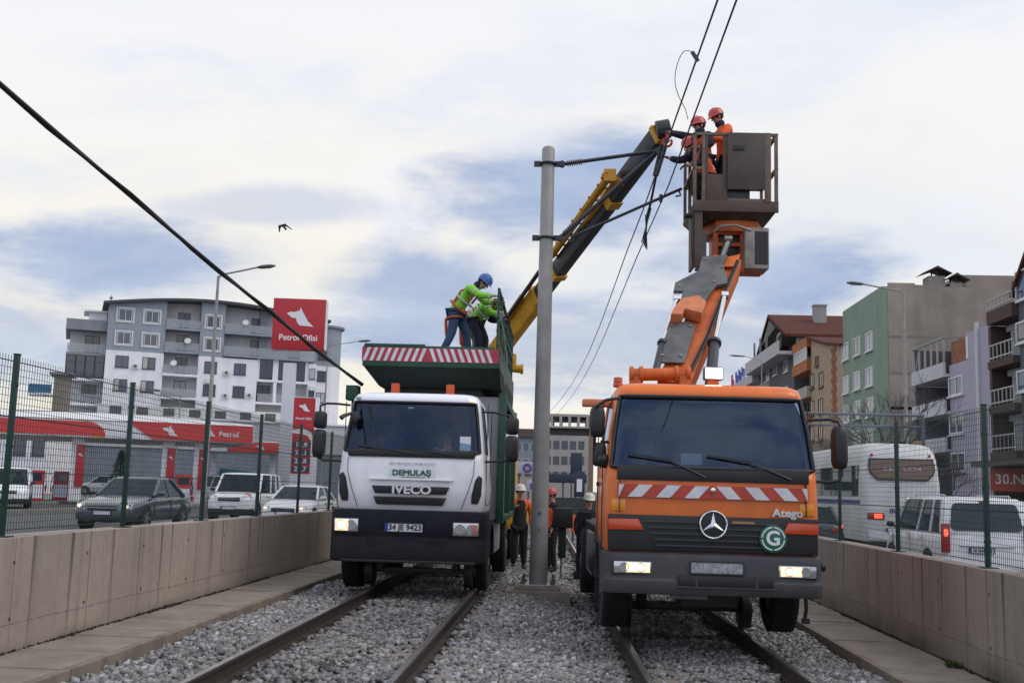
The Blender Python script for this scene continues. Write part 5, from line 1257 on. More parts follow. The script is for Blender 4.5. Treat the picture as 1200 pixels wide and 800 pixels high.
# ------------------------------------------------------------------ cars
def lerp(a, b, t): return a+(b-a)*t
m_sedan = mat('slate_blue_car_paint', (.085, .10, .13), .22, metal=.55, var=.12, scale=2, coat=.8)
m_silver = mat('silver_car_paint', (.36, .37, .39), .28, metal=.3, var=.1, coat=.5)
m_carwhite = mat('white_car_paint', (.80, .81, .84), .3, var=.06, scale=2, coat=.4)
m_cardark = mat('slate_car_paint', (.055, .066, .085), .25, metal=.35, var=.15, scale=2, coat=.6)
def car(name, label, loc, rotz, m, L, W, H, belt, cowl, r1, r2, tail, deck, nose=.62, hood=None, wheels=(.8, 3.4), wr=.31, plate=None, rear=False, lit=False, group=None, van=False, bumper=None):
    """front at y=0 looking at -y. cowl/r1/r2/tail: y of windscreen foot, roof front, roof back, rear glass foot"""
    t = thing(name, label, 'car' if not van else 'van', loc, rotz, group)
    w = W/2; hood = hood or belt-.06; zb = .19
    st = [(0.0, .72, zb+.10, nose-.10), (.06, .86, zb+.02, nose-.02), (.22, .95, zb, nose+.04), (cowl*.55, 1., zb, lerp(nose+.04, hood, .7)), (cowl, 1., zb, belt), ((cowl+tail)/2, 1., zb, belt), (min(tail, L-.2), 1., zb, belt if not deck else lerp(belt, deck, .5))]
    if deck: st += [(L-.15, .95, zb+.02, deck), (L-.03, .86, zb+.08, deck-.06), (L, .76, zb+.16, deck-.22)]
    else: st += [(L-.06, .96, zb+.04, belt), (L, .88, zb+.10, belt-.05)]
    rings = []
    for y, k, z0, z1 in st:
        a = w*k; h = z1-z0
        half = [(a*.86, z0), (a*.985, z0+h*.16), (a, z0+h*.5), (a*.985, z0+h*.78), (a*.93, z0+h*.95), (a*.80, z1), (a*.35, z1+.018)]
        rings.append([(x, y, z) for x, z in half]+[(-x, y, z) for x, z in reversed(half)])
    b = MB(); b.loft(rings); body = b.build('body', m, t, smooth=48)
    sb_ = body.modifiers.new('round', 'SUBSURF'); sb_.levels = sb_.render_levels = 1
    # cabin: glass band and painted roof
    def ring(y0, y1, hw, z, bow):
        return [(-hw, y0+bow, z), (-hw*.5, y0+bow*.3, z), (0, y0, z), (hw*.5, y0+bow*.3, z), (hw, y0+bow, z), (hw*1.01, lerp(y0, y1, .52), z), (hw, y1-bow*.6, z), (hw*.5, y1-bow*.15, z), (0, y1, z), (-hw*.5, y1-bow*.15, z), (-hw, y1-bow*.6, z), (-hw*1.01, lerp(y0, y1, .52), z)]
    hb, ht = w*.93, w*.74 if not van else w*.84
    q0 = ring(cowl-.02, tail, hb, belt-.02, .16); q1 = ring(r1, r2, ht, H-.07, .10); q2 = ring(r1+.10, r2-.10, ht*.93, H-.02, .10); q3 = ring(r1+.5, r2-.4, ht*.6, H, .10)
    g = MB(); g.loft([q0, q1], False); g.build('window', g_car, t, smooth=50)
    b = MB(); b.loft([q1, q2, q3], True); b.build('roof', m, t, smooth=50)
    def pillar(p, r):
        pil = MB(); pil.tube(p, r, 8); pil.build('pillar', m, t, smooth=60)
    for k in (0, 4, 6, 10): pillar([q0[k], q1[k]], .042 if k in (0, 4) else .06)
    for k in (5, 11): pillar([q0[k], q1[k]], .035)
    if van:
        for k0, k1 in ((5, 6), (11, 10)):
            p = [Vector(q0[k0]).lerp(Vector(q0[k1]), .55), Vector(q1[k0]).lerp(Vector(q1[k1]), .55)]; pillar(p, .04)
    inn = MB(); inn.box(-hb*.85, hb*.85, lerp(cowl, r1, .6)+.3, r2-.1, belt-.3, belt+.04)
    for sx in (-.36, .36):
        inn.box(sx-.22, sx+.22, r1+.55, r1+.68, belt-.1, H-.40); inn.box(sx-.11, sx+.11, r1+.56, r1+.64, H-.38, H-.22)
    inn.build('interior', m_int, t, bevel=.03)
    for sx in (-1, 1):
        d = MB(); x = sx*w
        for y in (cowl+.12, lerp(cowl, L, .40), lerp(cowl, L, .66)): d.box(x-.004, x+.004, y-.006, y+.006, zb+.12, belt-.08)
        d.build('door_gap', m_black, t)
        hd = MB()
        for y in (lerp(cowl, L, .36), lerp(cowl, L, .60)): hd.box(x-.02, x+.02, y-.09, y+.09, belt-.16, belt-.13)
        hd.build('door_handle', m_black if not van else m, t, bevel=.008)
        mr = MB(); mr.ball((sx*(w+.10), cowl+.28, belt+.06), .095, 7, 0, (1, .6, .75)); mr.bar((sx*w*.93, cowl+.3, belt), (sx*(w+.08), cowl+.28, belt+.04), .05, .04); mr.build('mirror', m_black if van else m, t)
        for yw in wheels:
            a = MB(); a.disc((sx*(w-.095), yw, wr+.015), (1, 0, 0), wr*1.14, .20, 28); arch = a.build('wheel_arch', m_black, t)
            o = MB(); prof = [(.6*wr, -.1), (.95*wr, -.1), (wr, -.06), (wr, .06), (.95*wr, .1), (.6*wr, .1)]; N_ = 24
            o.loft([[(p[1], p[0]*cos(2*pi*k/N_), p[0]*sin(2*pi*k/N_)) for p in prof] for k in range(N_+1)], False)
            wo = o.build('wheel', m_rubber, t, loc=(sx*(w-.085), yw, wr)); r = MB(); r.disc((0, 0, 0), (1, 0, 0), .62*wr, .17, 20)
            for k in range(5):
                a_ = 2*pi*k/5; r.bar((sx*.088, 0, 0), (sx*.088, wr*.58*cos(a_), wr*.58*sin(a_)), .02, .06)
            r.build('rim', m_rim, wo)
    # front
    for sx in (-1, 1):
        f = MB(); f.loft([[(sx*w*.55, .06, nose-.12), (sx*w*.86, .16, nose-.10), (sx*w*.88, .26, nose+.02), (sx*w*.55, .14, nose+.005)], [(sx*w*.55, .0, nose-.13), (sx*w*.86, .10, nose-.11), (sx*w*.90, .22, nose+.03), (sx*w*.55, .07, nose+.015)]]); hl = f.build('headlight', m_lens, t)
        if lit:
            q = MB(); q.ball((sx*w*.72, .06, nose-.05), .062, 7); q.build('bulb_glow', m_lamp, hl)
    gr = MB(); gr.box(-w*.46, w*.46, -.012, .1, nose-.17, nose-.04); gr.box(-w*.66, w*.66, .0, .1, zb+.07, zb+.20); gr.build('grille', m_black, t, bevel=.015)
    gm = MB(); gm.box(-w*.46, w*.46, -.022, -.008, nose-.10, nose-.08); gm.build('grille_bar', m_chrome, t)
    if bumper:
        bb = MB(); bb.loft([[(sx_*w, yy, zz) for sx_, yy, zz in ((-.97, .25, zb+.02), (-.80, -.03, zb+.02), (.80, -.03, zb+.02), (.97, .25, zb+.02), (.97, .3, zb+.02), (-.97, .3, zb+.02))], [(sx_*w, yy, zz) for sx_, yy, zz in ((-.99, .25, zb+.24), (-.82, -.05, zb+.24), (.82, -.05, zb+.24), (.99, .25, zb+.24), (.97, .3, zb+.24), (-.97, .3, zb+.24))]]); bb.build('bumper', bumper, t, bevel=.03)
    number_plate(t, plate, 0, -.06 if bumper else -.02, zb+.27, .50, .11, .085) if not rear else None
    # back
    bz_ = deck or belt
    for sx in (-1, 1):
        f = MB()
        if van: f.box(sx*w*.80, sx*w*.985, L-.10, L+.012, belt-.42, belt+.17)
        else: f.box(sx*w*.62, sx*w*.93, L-.14, L-.0, bz_-.24, bz_-.08)
        tl = f.build('tail_lamp', m_redlens, t, bevel=.03)
        if rear:
            q = MB(); q.ball((sx*w*.90, L+.012, belt-.02), .058, 7, 0, (.8, .3, 1.4)); q.build('bulb_glow', m_redlit, tl)
    if rear: number_plate(t, plate, .12, L+.02, belt-.36, .50, .11, .085, rot=pi)
    return t
car('sedan', 'dark slate grey sedan with lit headlamps behind the left fence', (-12.35, 28.6, RZL), radians(-1), m_sedan, 4.55, 1.76, 1.44, .92, 1.28, 2.05, 3.0, 3.75, .98, nose=.68, plate='34 VU 2047'[:0] or None, lit=True, wheels=(.86, 3.55))
car('small_van', 'white small van with a black grille and pink bonnet sticker behind the fence', (-11.9, 38, RZL), 0, m_carwhite, 3.95, 1.70, 1.70, 1.02, .82, 1.35, 3.75, 3.88, None, nose=.86, wheels=(.75, 3.25), van=True, bumper=m_black)
car('sedan', 'white low sedan with lit headlamps nearest the white truck', (-9.45, 36, RZL-.08), radians(-2), m_carwhite, 4.3, 1.70, 1.40, .92, 1.15, 1.9, 3.1, 3.75, .95, nose=.67, lit=True, wheels=(.84, 3.35))
car('hatchback', 'silver hatchback parked side-on by the grey hall', (at(84, 570, 78).x, 79, RZL+.1), radians(-82), m_silver, 3.8, 1.66, 1.46, .96, .95, 1.55, 3.2, 3.65, None, nose=.70, wheels=(.75, 3.1))
car('minivan', 'white minivan with a dark front at the left edge of the photo', (at(8, 570, 44).x, 44, RZL), radians(25), m_carwhite, 4.2, 1.72, 1.72, 1.02, .45, .95, 4.0, 4.12, None, nose=.80, wheels=(.75, 3.3), van=True, bumper=m_black)
car('small_car', 'white car half hidden behind the dark sedan at the pumps', (at(196, 560, 62).x, 62, RZL+.1), radians(-70), m_carwhite, 3.9, 1.68, 1.6, 1.0, .9, 1.5, 3.6, 3.8, None, nose=.8, wheels=(.75, 3.1), van=True)
vn = car('estate_van', 'white passenger van seen from behind beside the right fence', (8.50, 27.4, RZR-.02), pi, m_carwhite, 4.35, 1.84, 1.78, 1.06, .85, 1.62, 4.18, 4.30, None, nose=.86, wheels=(.85, 3.45), van=True, rear=True, plate='16 BAN 25', wr=.32)
# the rear glass of the van is one rounded dark pane, with a spoiler and roof rails
b = MB(); pts = []
for sx, sz in ((-1, -1), (1, -1), (1, 1), (-1, 1)):
    for k in range(6):
        a = {(-1, -1): pi, (1, -1): 1.5*pi, (1, 1): 0, (-1, 1): .5*pi}[(sx, sz)]+k*pi/10
        pts.append((sx*(.60-.06*(sz > 0))+.12*cos(a), 1.37+sz*.18+.10*sin(a)))
b.loft([[(x, 4.36-.22*(z-1.05), z) for x, z in pts], [(x, 4.33-.22*(z-1.05), z) for x, z in pts]]); b.build('rear_window', g_car, vn)
b = MB(); b.loft([[(-.86, 4.20, 1.02), (.86, 4.20, 1.02), (.80, 4.10, 1.70), (-.80, 4.10, 1.70)], [(-.88, 4.345, 1.0), (.88, 4.345, 1.0), (.78, 4.20, 1.70), (-.78, 4.20, 1.70)]]); b.build('tailgate', m_carwhite, vn, bevel=.05)
b = MB(); b.box(-.10, .10, 4.20, 4.24, 1.66, 1.69); b.build('brake_lamp', m_redlens, vn)
for sx in (-1, 1):
    b = MB(); b.tube([(sx*.66, 1.9, 1.76), (sx*.66, 2.0, 1.81), (sx*.66, 3.8, 1.81), (sx*.66, 3.9, 1.76)], .018, 6); b.build('roof_rail', m_silver, vn)
b = MB(); b.box(-.55, .55, 4.35, 4.37, .77, .79); b.build('tailgate_trim', m_silver, vn)
car('hatchback', 'dark hatchback half hidden between the orange truck and the bus', (6.45, 34.0, RZR), pi, m_cardark, 4.1, 1.72, 1.48, .96, .95, 1.55, 3.5, 3.95, None, nose=.70, wheels=(.8, 3.3), rear=True)
# pink sticker on the small white van
sv_ = [o for o in COL.objects if o.name.startswith('small_van')][0]
b = MB(); b.disc((.52, .30, .905), (0, -.35, 1), .17, .012, 16); b.build('sticker', mat('sticker_pink', (.50, .09, .14), .5), sv_)

# the bus
bus = thing('coach', 'white coach seen from behind with a brown-tinted rear window', 'bus', (10.65, 47.5, RZR), pi)
w, Lb, Hb = 1.25, 11.5, 3.52; rings = []
for z, k, yb in ((.32, .97, Lb-.05), (.5, 1, Lb), (1.4, 1, Lb+.03), (2.2, .985, Lb), (2.9, .96, Lb-.14), (3.2, .93, Lb-.28), (3.38, .86, Lb-.48), (3.48, .72, Lb-.8), (3.52, .4, Lb-1.3)):
    c = .22; a = w*k
    rings.append([(-a, .1, z), (a, .1, z)]+[(a-c+c*cos(t), yb-c+c*sin(t), z) for t in [i*pi/8 for i in range(5)]]+[(-a+c+c*cos(t), yb-c+c*sin(t), z) for t in [pi/2+i*pi/8 for i in range(5)]])
b = MB(); b.loft(rings); b.build('body', mat('coach_white', (.66, .67, .67), .4, var=.12, scale=1.5, coat=.2), bus, smooth=50)
def yrear(z): return Lb+.055-.40*max(0, z-2.1)**1.35*.55
def rpoly(pts, off, m, name, parent):
    b = MB(); k = len(pts); b.add([(x, yrear(z)+off, z) for x, z in pts]+[(x, yrear(z)+off-.05, z) for x, z in pts], [tuple(range(k)), tuple(reversed(range(k, 2*k)))]+[(i, (i+1) % k, (i+1) % k+k, i+k) for i in range(k)]); return b.build(name, m, parent, smooth=0)
bw = [(1.02, 2.98), (1.06, 2.62), (.98, 2.45), (.80, 2.28), (-.80, 2.28), (-.98, 2.45), (-1.06, 2.62), (-1.02, 2.98)]
fr = rpoly(bw, .03, m_black, 'rear_window_frame', bus)
rpoly([(x*.955, 2.63+(z-2.63)*.86) for x, z in bw], .042, mat('brown_tinted_glass', (.15, .085, .062), .25, coat=.3), 'pane', fr)
text('lettering', 'BURSA TURİZM', .17, (0, yrear(2.63)+.055, 2.63), (pi/2-.17, 0, pi), mat('pale_lettering', (.55, .56, .64), .5), fr, .002, sx=1.0)
text('coach_lettering', 'BURSA', .22, (.10, Lb+.06, 1.30), (pi/2, 0, pi), mat('coach_blue', (.03, .05, .22), .5), bus, .003, bold=.004)
for sx in (-1, 1):
    b = MB(); b.box(sx*.58, sx*1.12, Lb+.0, Lb+.05, 1.02, 1.24); tl = b.build('tail_lamp', m_redlens, bus, bevel=.02)
    b = MB(); b.box(sx*.66, sx*.92, Lb+.045, Lb+.058, 1.06, 1.20); b.build('bulb_glow', m_redlit, tl, bevel=.02)
    b = MB(); b.box(sx*.55-.1, sx*.55+.1, Lb+.0, Lb+.045, .42, .52); b.build('reflector', m_black, bus)
    b = MB(); b.box(sx*w*.99-.02, sx*w*.99+.02, .8, Lb-.6, 1.75, 2.75)
    b.build('side_glazing', g_car, bus)
    b = MB(); b.box(sx*w-.012, sx*w+.012, .4, Lb-.4, 1.50, 1.62); b.build('blue_stripe', mat('coach_blue', (0, 0, 0)), bus)
    for y in (2.6, 8.4):
        b = MB(); b.disc((sx*(w-.14), y, .5), (1, 0, 0), .5, .3, 26); wo = b.build('wheel', m_rubber, bus, bevel=.02); b = MB(); b.disc((sx*(w+.0), y, .5), (1, 0, 0), .28, .06, 20); b.build('rim', m_rim, wo)
    b = MB(); b.disc((sx*.92, yrear(3.08)+.01, 3.08), (0, 1, 0), .05, .04, 12); b.build('marker_lamp', m_redlens, bus)
b = MB(); b.box(-1.1, 1.1, Lb-.02, Lb+.07, .36, .60); b.build('bumper', mat('coach_white', (0, 0, 0)), bus, bevel=.03)
number_plate(bus, None, .3, Lb+.08, .70, .50, .11, rot=pi)
b = MB(); b.box(-.9, .9, .3, Lb-.4, .12, .34); b.build('underbody', m_black, bus)

# ------------------------------------------------------------------ street lamps, trees
def street_lamp(label, base, h, d, reach, r=.07, lamp=.7, group=None, rise=.35):
    t = thing('street_lamp', label, 'street lamp', base); d = Vector(d).normalized()
    b = MB(); b.tube([(0, 0, 0), (0, 0, .9), (0, 0, .95), (0, 0, h*.7), (0, 0, h)], [r*1.4, r*1.4, r, r*.85, r*.6], 12); b.build('pole', m_pole, t)
    p = [Vector((0, 0, h-.1)), Vector((0, 0, h))+d*.12+Vector((0, 0, .05)), d*reach*.6+Vector((0, 0, h+rise*.6)), d*reach+Vector((0, 0, h+rise))]
    b = MB(); b.tube(p, r*.42, 8); b.build('arm', m_pole, t)
    e = p[-1]; sd_ = Vector((-d.y, d.x, 0)); rings = []
    for f, ww, hh in ((0, .05, .04), (.2, .12, .07), (.7, .14, .08), (1, .05, .03)):
        c = e+d*lamp*f+Vector((0, 0, rise*.18*f)); rings.append([c+sd_*ww*cos(a)+Vector((0, 0, hh*sin(a))) for a in [k*pi/5 for k in range(10)]])
    b = MB(); b.loft(rings); b.build('lamp_head', m_greyplate, t); return t
p = at(238, 600, 41); street_lamp('tall grey street lamp with a long arm in front of the apartment block', (p.x, 41, RZL), 9.25, (1, -.05, 0), 1.55, .085)
p = at(203, 590, 66); street_lamp('short slim street lamp at the petrol pumps, arm pointing left', (p.x, 66, RZL), 6.6, (-1, 0, 0), 1.3, .05, .5, rise=.2)
p = at(375, 590, 70); street_lamp('street lamp between the apartment block and the white truck', (p.x, 70, RZL), 10.3, (1, 0, 0), 2.0, .06, .8)
p = at(1064, 600, 46); street_lamp('tall grey street lamp in front of the green building', (p.x, 46, RZR+.1), 10.2, (-1, .1, 0), 1.6, .085)
p = at(893, 600, 96); street_lamp('far street lamp seen above the orange cab', (p.x, 96, RZR+.1), 13.3, (-1, 0, 0), 1.4, .07, 1.4)
def bare_tree(label, base, h, seed, spread=.5, r=.09, depth=6, name='bare_tree', cat='tree'):
    t = thing(name, label, cat, base); rr = random.Random(seed); tr = MB(); cr_ = MB()
    def grow(p, d, l, r, n):
        q = p+d*l; mid = p.lerp(q, .5)+Vector((rr.uniform(-1, 1), rr.uniform(-1, 1), rr.uniform(-1, 1)))*l*.06
        (tr if n >= depth-1 else cr_).tube([p, mid, q], [r, r*.85, r*.7], 6 if n > 3 else 4, caps=False)
        if n <= 0: return
        for i in range(rr.choice((2, 3, 3))):
            a = rr.uniform(0, 2*pi); s = rr.uniform(.35, .75)*spread*1.6
            x = d.orthogonal().normalized(); y = d.cross(x)
            nd_ = (d+(x*cos(a)+y*sin(a))*s+Vector((0, 0, .12))).normalized(); grow(q if i else p.lerp(q, .8), nd_, l*rr.uniform(.62, .85), r*.62, n-1)
    grow(Vector((0, 0, 0)), Vector((.03, 0, 1)), h*.30, r, depth)
    m = mat('bark', (.055, .045, .038), .9, var=.3); tr.build('trunk', m, t); cr_.build('crown', m, t); return t
p = at(1046, 600, 44); bare_tree('leafless tree behind the coach in front of the green building', (p.x, 44, RZR), 6.2, 3)
p = at(1082, 600, 39); bare_tree('leafless bush by the lilac house', (p.x+.4, 39.5, RZR), 3.6, 9, .65, .05, 6, name='bare_bush', cat='bush')
p = at(1030, 600, 52); bare_tree('smaller leafless tree close to the green house', (p.x-.4, 53, RZR), 5.5, 12, .6, .07, 6)
def conifer(label, base, h, w, seed):
    t = thing('fir_tree', label, 'tree', base); rr = random.Random(seed)
    b = MB(); b.tube([(0, 0, 0), (0, 0, h*.9)], [.12, .02], 8); b.build('trunk', mat('bark', (0, 0, 0)), t)
    b = MB()
    for i in range(4200):
        f = rr.random()**.75; z = h*(.06+.94*(1-f)) if False else h*(.05+.95*rr.random()**1.35)
        R = w/2*(1-z/h)**.85*(1.0+.16*sin(z*9)) ; a = rr.uniform(0, 2*pi); q = R*sqrt(rr.uniform(.25, 1))
        p = Vector((q*cos(a), q*sin(a), z-.10*q)); d = Vector((cos(a), sin(a), rr.uniform(-.5, .2))).normalized()*rr.uniform(.14, .28); s = Vector((-sin(a), cos(a), rr.uniform(-.4, .4)))*rr.uniform(.02, .05)
        b.add([p-s, p+s, p+d], [(0, 1, 2)])
    b.add([(0, 0, h*.85), (.06, 0, h*.85), (.02, 0, h*1.02)], [(0, 1, 2)])
    b.build('crown', mat('fir_needles', (.010, .024, .018), .8, var=.4, scale=3), t, smooth=0)
p = at(139, 580, 70); conifer('dark conical fir tree in front of the grey hall', (p.x, 70, RZL), 3.2, 1.9, 4)

# ------------------------------------------------------------------ buildings
def wall(name, rgb, streak=1.2, var=.14): return mat(name, rgb, .9, var=var, scale=.7, streak=streak, bump=.12, bscale=25)
m_pvc = mat('window_frame_white', (.60, .60, .60), .5)
m_darkfr = mat('window_frame_dark', (.05, .05, .055), .5)
m_panes = [mat('pane_dark', (.028, .036, .050), .06, spec=.8), mat('pane_blue', (.055, .075, .105), .07, spec=.8), mat('pane_curtain', (.36, .38, .40), .3, spec=.6)]
PROTO = {}
def window(parent, x, y, z, w, h, m=None, mull=1, pane=None, rot=0., sill=True, trans=False, deep=.05):
    """a window on a wall whose outer face is at y, looking at -y; x, z its centre"""
    m = m or m_pvc; key = ('w', round(w, 2), round(h, 2), m.name, mull, sill, trans)
    if key not in PROTO:
        b = MB(); f = .07 if w > .8 else .05
        for s in (-1, 1): b.box(s*w/2-(f if s > 0 else 0), s*w/2+(f if s < 0 else 0), -deep, .03, -h/2, h/2)
        b.box(-w/2+f, w/2-f, -deep, .03, -h/2, -h/2+f); b.box(-w/2+f, w/2-f, -deep, .03, h/2-f, h/2)
        for i in range(mull):
            c = -w/2+w*(i+1)/(mull+1); b.box(c-f*.45, c+f*.45, -deep*.8, .03, -h/2+f, h/2-f)
        if trans: b.box(-w/2+f, w/2-f, -deep*.8, .02, h*.18, h*.18+f*.8)
        if sill: b.box(-w/2-.06, w/2+.06, -deep-.07, .03, -h/2-.07, -h/2-.001)
        PROTO[key] = b.mesh('window', m, smooth=0)
        q = MB(); q.box(-w/2+f*.5, w/2-f*.5, -.012, .02, -h/2+f*.5, h/2-f*.5); PROTO[key+('p',)] = q.v, q.f
        for i, pm in enumerate(m_panes):
            q2 = MB(); q2.add(*PROTO[key+('p',)]); PROTO[key+('p', i)] = q2.mesh('pane', pm, smooth=0)
    o = bpy.data.objects.new('window', PROTO[key]); COL.objects.link(o); o.parent = parent; o.location = (x, y, z); o.rotation_euler = (0, 0, rot)
    k = random.choice((0, 0, 1, 1, 2)) if pane is None else pane
    p_ = bpy.data.objects.new('pane', PROTO[key+('p', k)]); COL.objects.link(p_); p_.parent = o
    return o
def railing(parent, x0, x1, y, z, h=1.0, m=None, n=None, name='balcony_rail', depth=0., glassy=None):
    b = MB(); m = m or m_pvc; n = n or int((x1-x0)/.28)
    for zz in (z+.12, z+h): b.box(x0, x1, y-.025, y+.025, zz-.025, zz+.025)
    for i in range(n+1):
        x = x0+.03+(x1-x0-.06)*i/n; b.box(x-.018, x+.018, y-.018, y+.018, z, z+h-.025)
    if depth:
        for x in (x0+.025, x1-.025):
            for zz in (z+.12, z+h): b.box(x-.025, x+.025, y+.025, y+depth, zz-.025, zz+.025)
    o = b.build(name, m, parent, smooth=0)
    if glassy:
        g = MB(); g.box(x0+.02, x1-.02, y-.006, y+.006, z+.15, z+h-.05); g.build('glass_panel', glassy, o)
    return o
def roofslab(parent, name, x0, x1, y0, y1, z0, z1, m, bev=.0): 
    b = MB(); b.box(x0, x1, y0, y1, z0, z1); return b.build(name, m, parent, bevel=bev)

# --- the apartment block on the left
A0 = at(125, 400, 130)
apt = thing('apartment_block', 'grey and white apartment block with an arched roof behind the petrol station', 'building', (A0.x, 130, RZL), radians(25))
m_aw = wall('render_white', (.72, .72, .76)); m_ag = wall('render_blue_grey', (.265, .295, .345)); m_ac = wall('render_recess', (.58, .57, .57)); m_af = wall('fascia_grey', (.22, .235, .26)); m_gl = glass('balcony_glass', (.46, .46, .48), .9, .2, ior=1.4, dif=.45, gl=(.9, .92, .95))
def arc(t): return 22.8+1.35*sin(pi*min(1, max(0, (t+1)/27.5)))
def arcwall(t0, t1, z0, y0, y1, m, name='wall', drop=.30):
    n = 8; pl = [(t0, z0), (t1, z0)]+[(t1+(t0-t1)*i/n, arc(t1+(t0-t1)*i/n)-drop) for i in range(n+1)]
    b = MB(); b.prism(pl, y0, y1); return b.build(name, m, apt, smooth=0)
G = 16.95
arcwall(0, 26, 0, 1.9, 13, m_ac)                                           # core
for t0, t1 in ((0, 6.8), (11, 14)): arcwall(t0, t1, G, 0, 1.9, m_ag)
arcwall(18.6, 19.4, G, 1.2, 1.9, m_ag)
for t0, t1 in ((0, 6.8), (11, 18.4), (25, 26)):
    b = MB(); b.box(t0, t1, .002, 1.9, 8.6, G-.003); b.build('wall', m_aw, apt, smooth=0)
b = MB(); n = 14; pl = [(-.7+28.2*i/n, arc(-.7+28.2*i/n)-.32) for i in range(n+1)]+[(-.7+28.2*i/n, arc(-.7+28.2*i/n)) for i in range(n, -1, -1)]
b.prism(pl, -.75, 13.6); b.build('roof', mat('roof_dark', (.05, .055, .06), .7), apt, smooth=0)
for zc in (21.4, 18.5, 15.6, 12.7):
    for t in (1.95, 5.1, 12.55):
        window(apt, t, -.002 if zc > G else .0, zc, 1.55, 1.45, m_pvc if zc > G else m_darkfr, 1, 1 if random.random() < .5 else 0)
        if zc > G:
            b = MB()
            for s in (-1, 1): b.box(t+s*1.0-.09, t+s*1.0+.09, -.10, -.002, zc-.95, zc+.95)
            b.box(t-.91, t+.91, -.10, -.002, zc+.78, zc+.95); b.box(t-.91, t+.91, -.10, -.002, zc-.95, zc-.80); b.build('window_surround', m_pvc, apt, smooth=0)
    if zc < G: window(apt, 16.2, .0, zc, 1.5, 1.45, m_darkfr, 1)
    for t0, t1 in ((6.8, 11),)+(((14, 25.8),) if zc > G else ()):
        zf = zc-1.15
        roofslab(apt, 'balcony_slab', t0+.003, t1-.003, -.25, 1.9, zf-.22, zf+.05, m_ag if zc > G else m_aw)
        railing(apt, t0+.05, t1-.05, -.2, zf+.05, 1.0, m_silver, 6, glassy=m_gl)
        window(apt, t0+(t1-t0)*.55 if t1-t0 < 6 else t0+4.3, 1.9, zf+1.2, 1.5, 2.2, m_darkfr, 1, random.choice((0, 2)), sill=False)
        if t1-t0 > 6: window(apt, t0+9.3, 1.9, zf+1.2, 1.5, 2.2, m_darkfr, 1, 0, sill=False)
    if zc < G:                                                              # loggias on the right
        zf = zc-1.15; roofslab(apt, 'balcony_slab', 18.4, 25, .0, 1.9, zf-.25, zf+.05, m_aw)
        if zc > 14:
            for t0, t1, k in ((18.7, 20.4, 1), (21.1, 24.6, 3)): window(apt, (t0+t1)/2, .25, zf+1.45, t1-t0, 2.5, m_darkfr, k, 0, sill=False, trans=True)
            b = MB(); b.box(18.4, 18.7, .2, 1.9, zf+.05, zf+2.75); b.box(20.4, 21.1, .2, 1.9, zf+.05, zf+2.75); b.box(24.6, 25, .2, 1.9, zf+.05, zf+2.75); b.build('loggia_pier', m_aw, apt)
        else:
            for t0, t1 in ((18.6, 20.5), (21.0, 24.8)): railing(apt, t0, t1, .05, zf+.05, 1.0, m_silver, 5, glassy=m_gl); window(apt, (t0+t1)/2, 1.9, zf+1.2, min(1.7, t1-t0-.2), 2.2, m_darkfr, 1, 0, sill=False)
            b = MB(); b.box(20.55, 20.95, .0, 1.9, zf+.05, zf+2.7); b.build('loggia_pier', m_aw, apt)
        window(apt, 25.5, .0, zc, .8, 1.4, m_darkfr, 0)
# left wing with balconies and one glazed storey
b = MB(); b.box(-4.2, -.003, 3.2, 12, 6.0, 19.6); b.build('wall', m_ac, apt, smooth=0)
b = MB(); b.box(-4.75, -.003, .9, 12.3, 19.3, 20.6); b.build('parapet', m_af, apt, smooth=0)
for zf in (16.5, 13.4, 10.35, 8.4): roofslab(apt, 'balcony_slab', -4.5, -.003, .9, 3.2, zf-.30, zf, m_af if zf > 16 else m_aw)
for zf in (16.5, 10.35): railing(apt, -4.45, -.1, .95, zf, 1.05, m_silver, 8, glassy=m_gl); window(apt, -1.6, 3.2, zf+1.25, 1.7, 2.3, m_darkfr, 1, 0, sill=False)
for i in range(4): window(apt, -3.9+i*1.1, 1.0, 13.4+1.45, 1.04, 2.7, m_darkfr, 0, 0, sill=False, trans=True)
b = MB(); b.box(-4.5, -4.42, 1.0, 3.2, 13.4, 16.2); b.build('side_glazing', g_car, apt)
# rounded right end
rings = []
for z in (0, 16.9, 16.95, 22.2): rings.append([(26, 2.2, z), (28.0, 2.2, z), (29.0, 2.5, z), (29.8, 3.2, z), (30.1, 4.2, z), (30.1, 13, z), (26, 13, z)])
b = MB(); b.loft(rings, True, 0, mfun=lambda i, k: 1 if (i == 2 and k < 4) else 0); b.build('end_tower', [m_aw, m_ag], apt, smooth=30)
b = MB(); b.loft([[(25.8, 1.9, z), (28.1, 1.9, z), (29.3, 2.3, z), (30.2, 3.1, z), (30.5, 4.2, z), (30.5, 13.3, z), (25.8, 13.3, z)] for z in (22.2, 22.5)]); b.build('end_roof', m_af, apt)
for zc in (18.5, 15.6, 12.7):
    window(apt, 30.1, 7.0, zc, 1.0, 1.4, m_darkfr, 1, 0, rot=pi/2); window(apt, 30.1, 10.5, zc, 1.0, 1.4, m_darkfr, 1, 0, rot=pi/2); window(apt, 27.2, 2.2, zc, 1.2, 1.4, m_darkfr, 1)
b = MB(); b.tube([(.2, 3, arc(0)), (.2, 3, arc(0)+1.3)], .04, 6); b.ball((.2, 3, arc(0)+.9), .22, 6); b.build('antenna', m_pole, apt)
b = MB(); b.box(-2.2, -.1, 4, 8, 20.6, 22.0); b.box(-2.8, 0, 3.6, 8.4, 22.0, 22.2); b.build('stair_head', m_aw, apt, smooth=0)
b = MB(); b.box(12.0, 12.7, -.35, -.003, 13.55, 14.15); b.build('air_conditioner', m_pvc, apt, bevel=.03)
b = MB(); b.box(25.2, 26, -.35, -.003, 13.4, 14.0); b.build('air_conditioner', m_pvc, apt, bevel=.03)
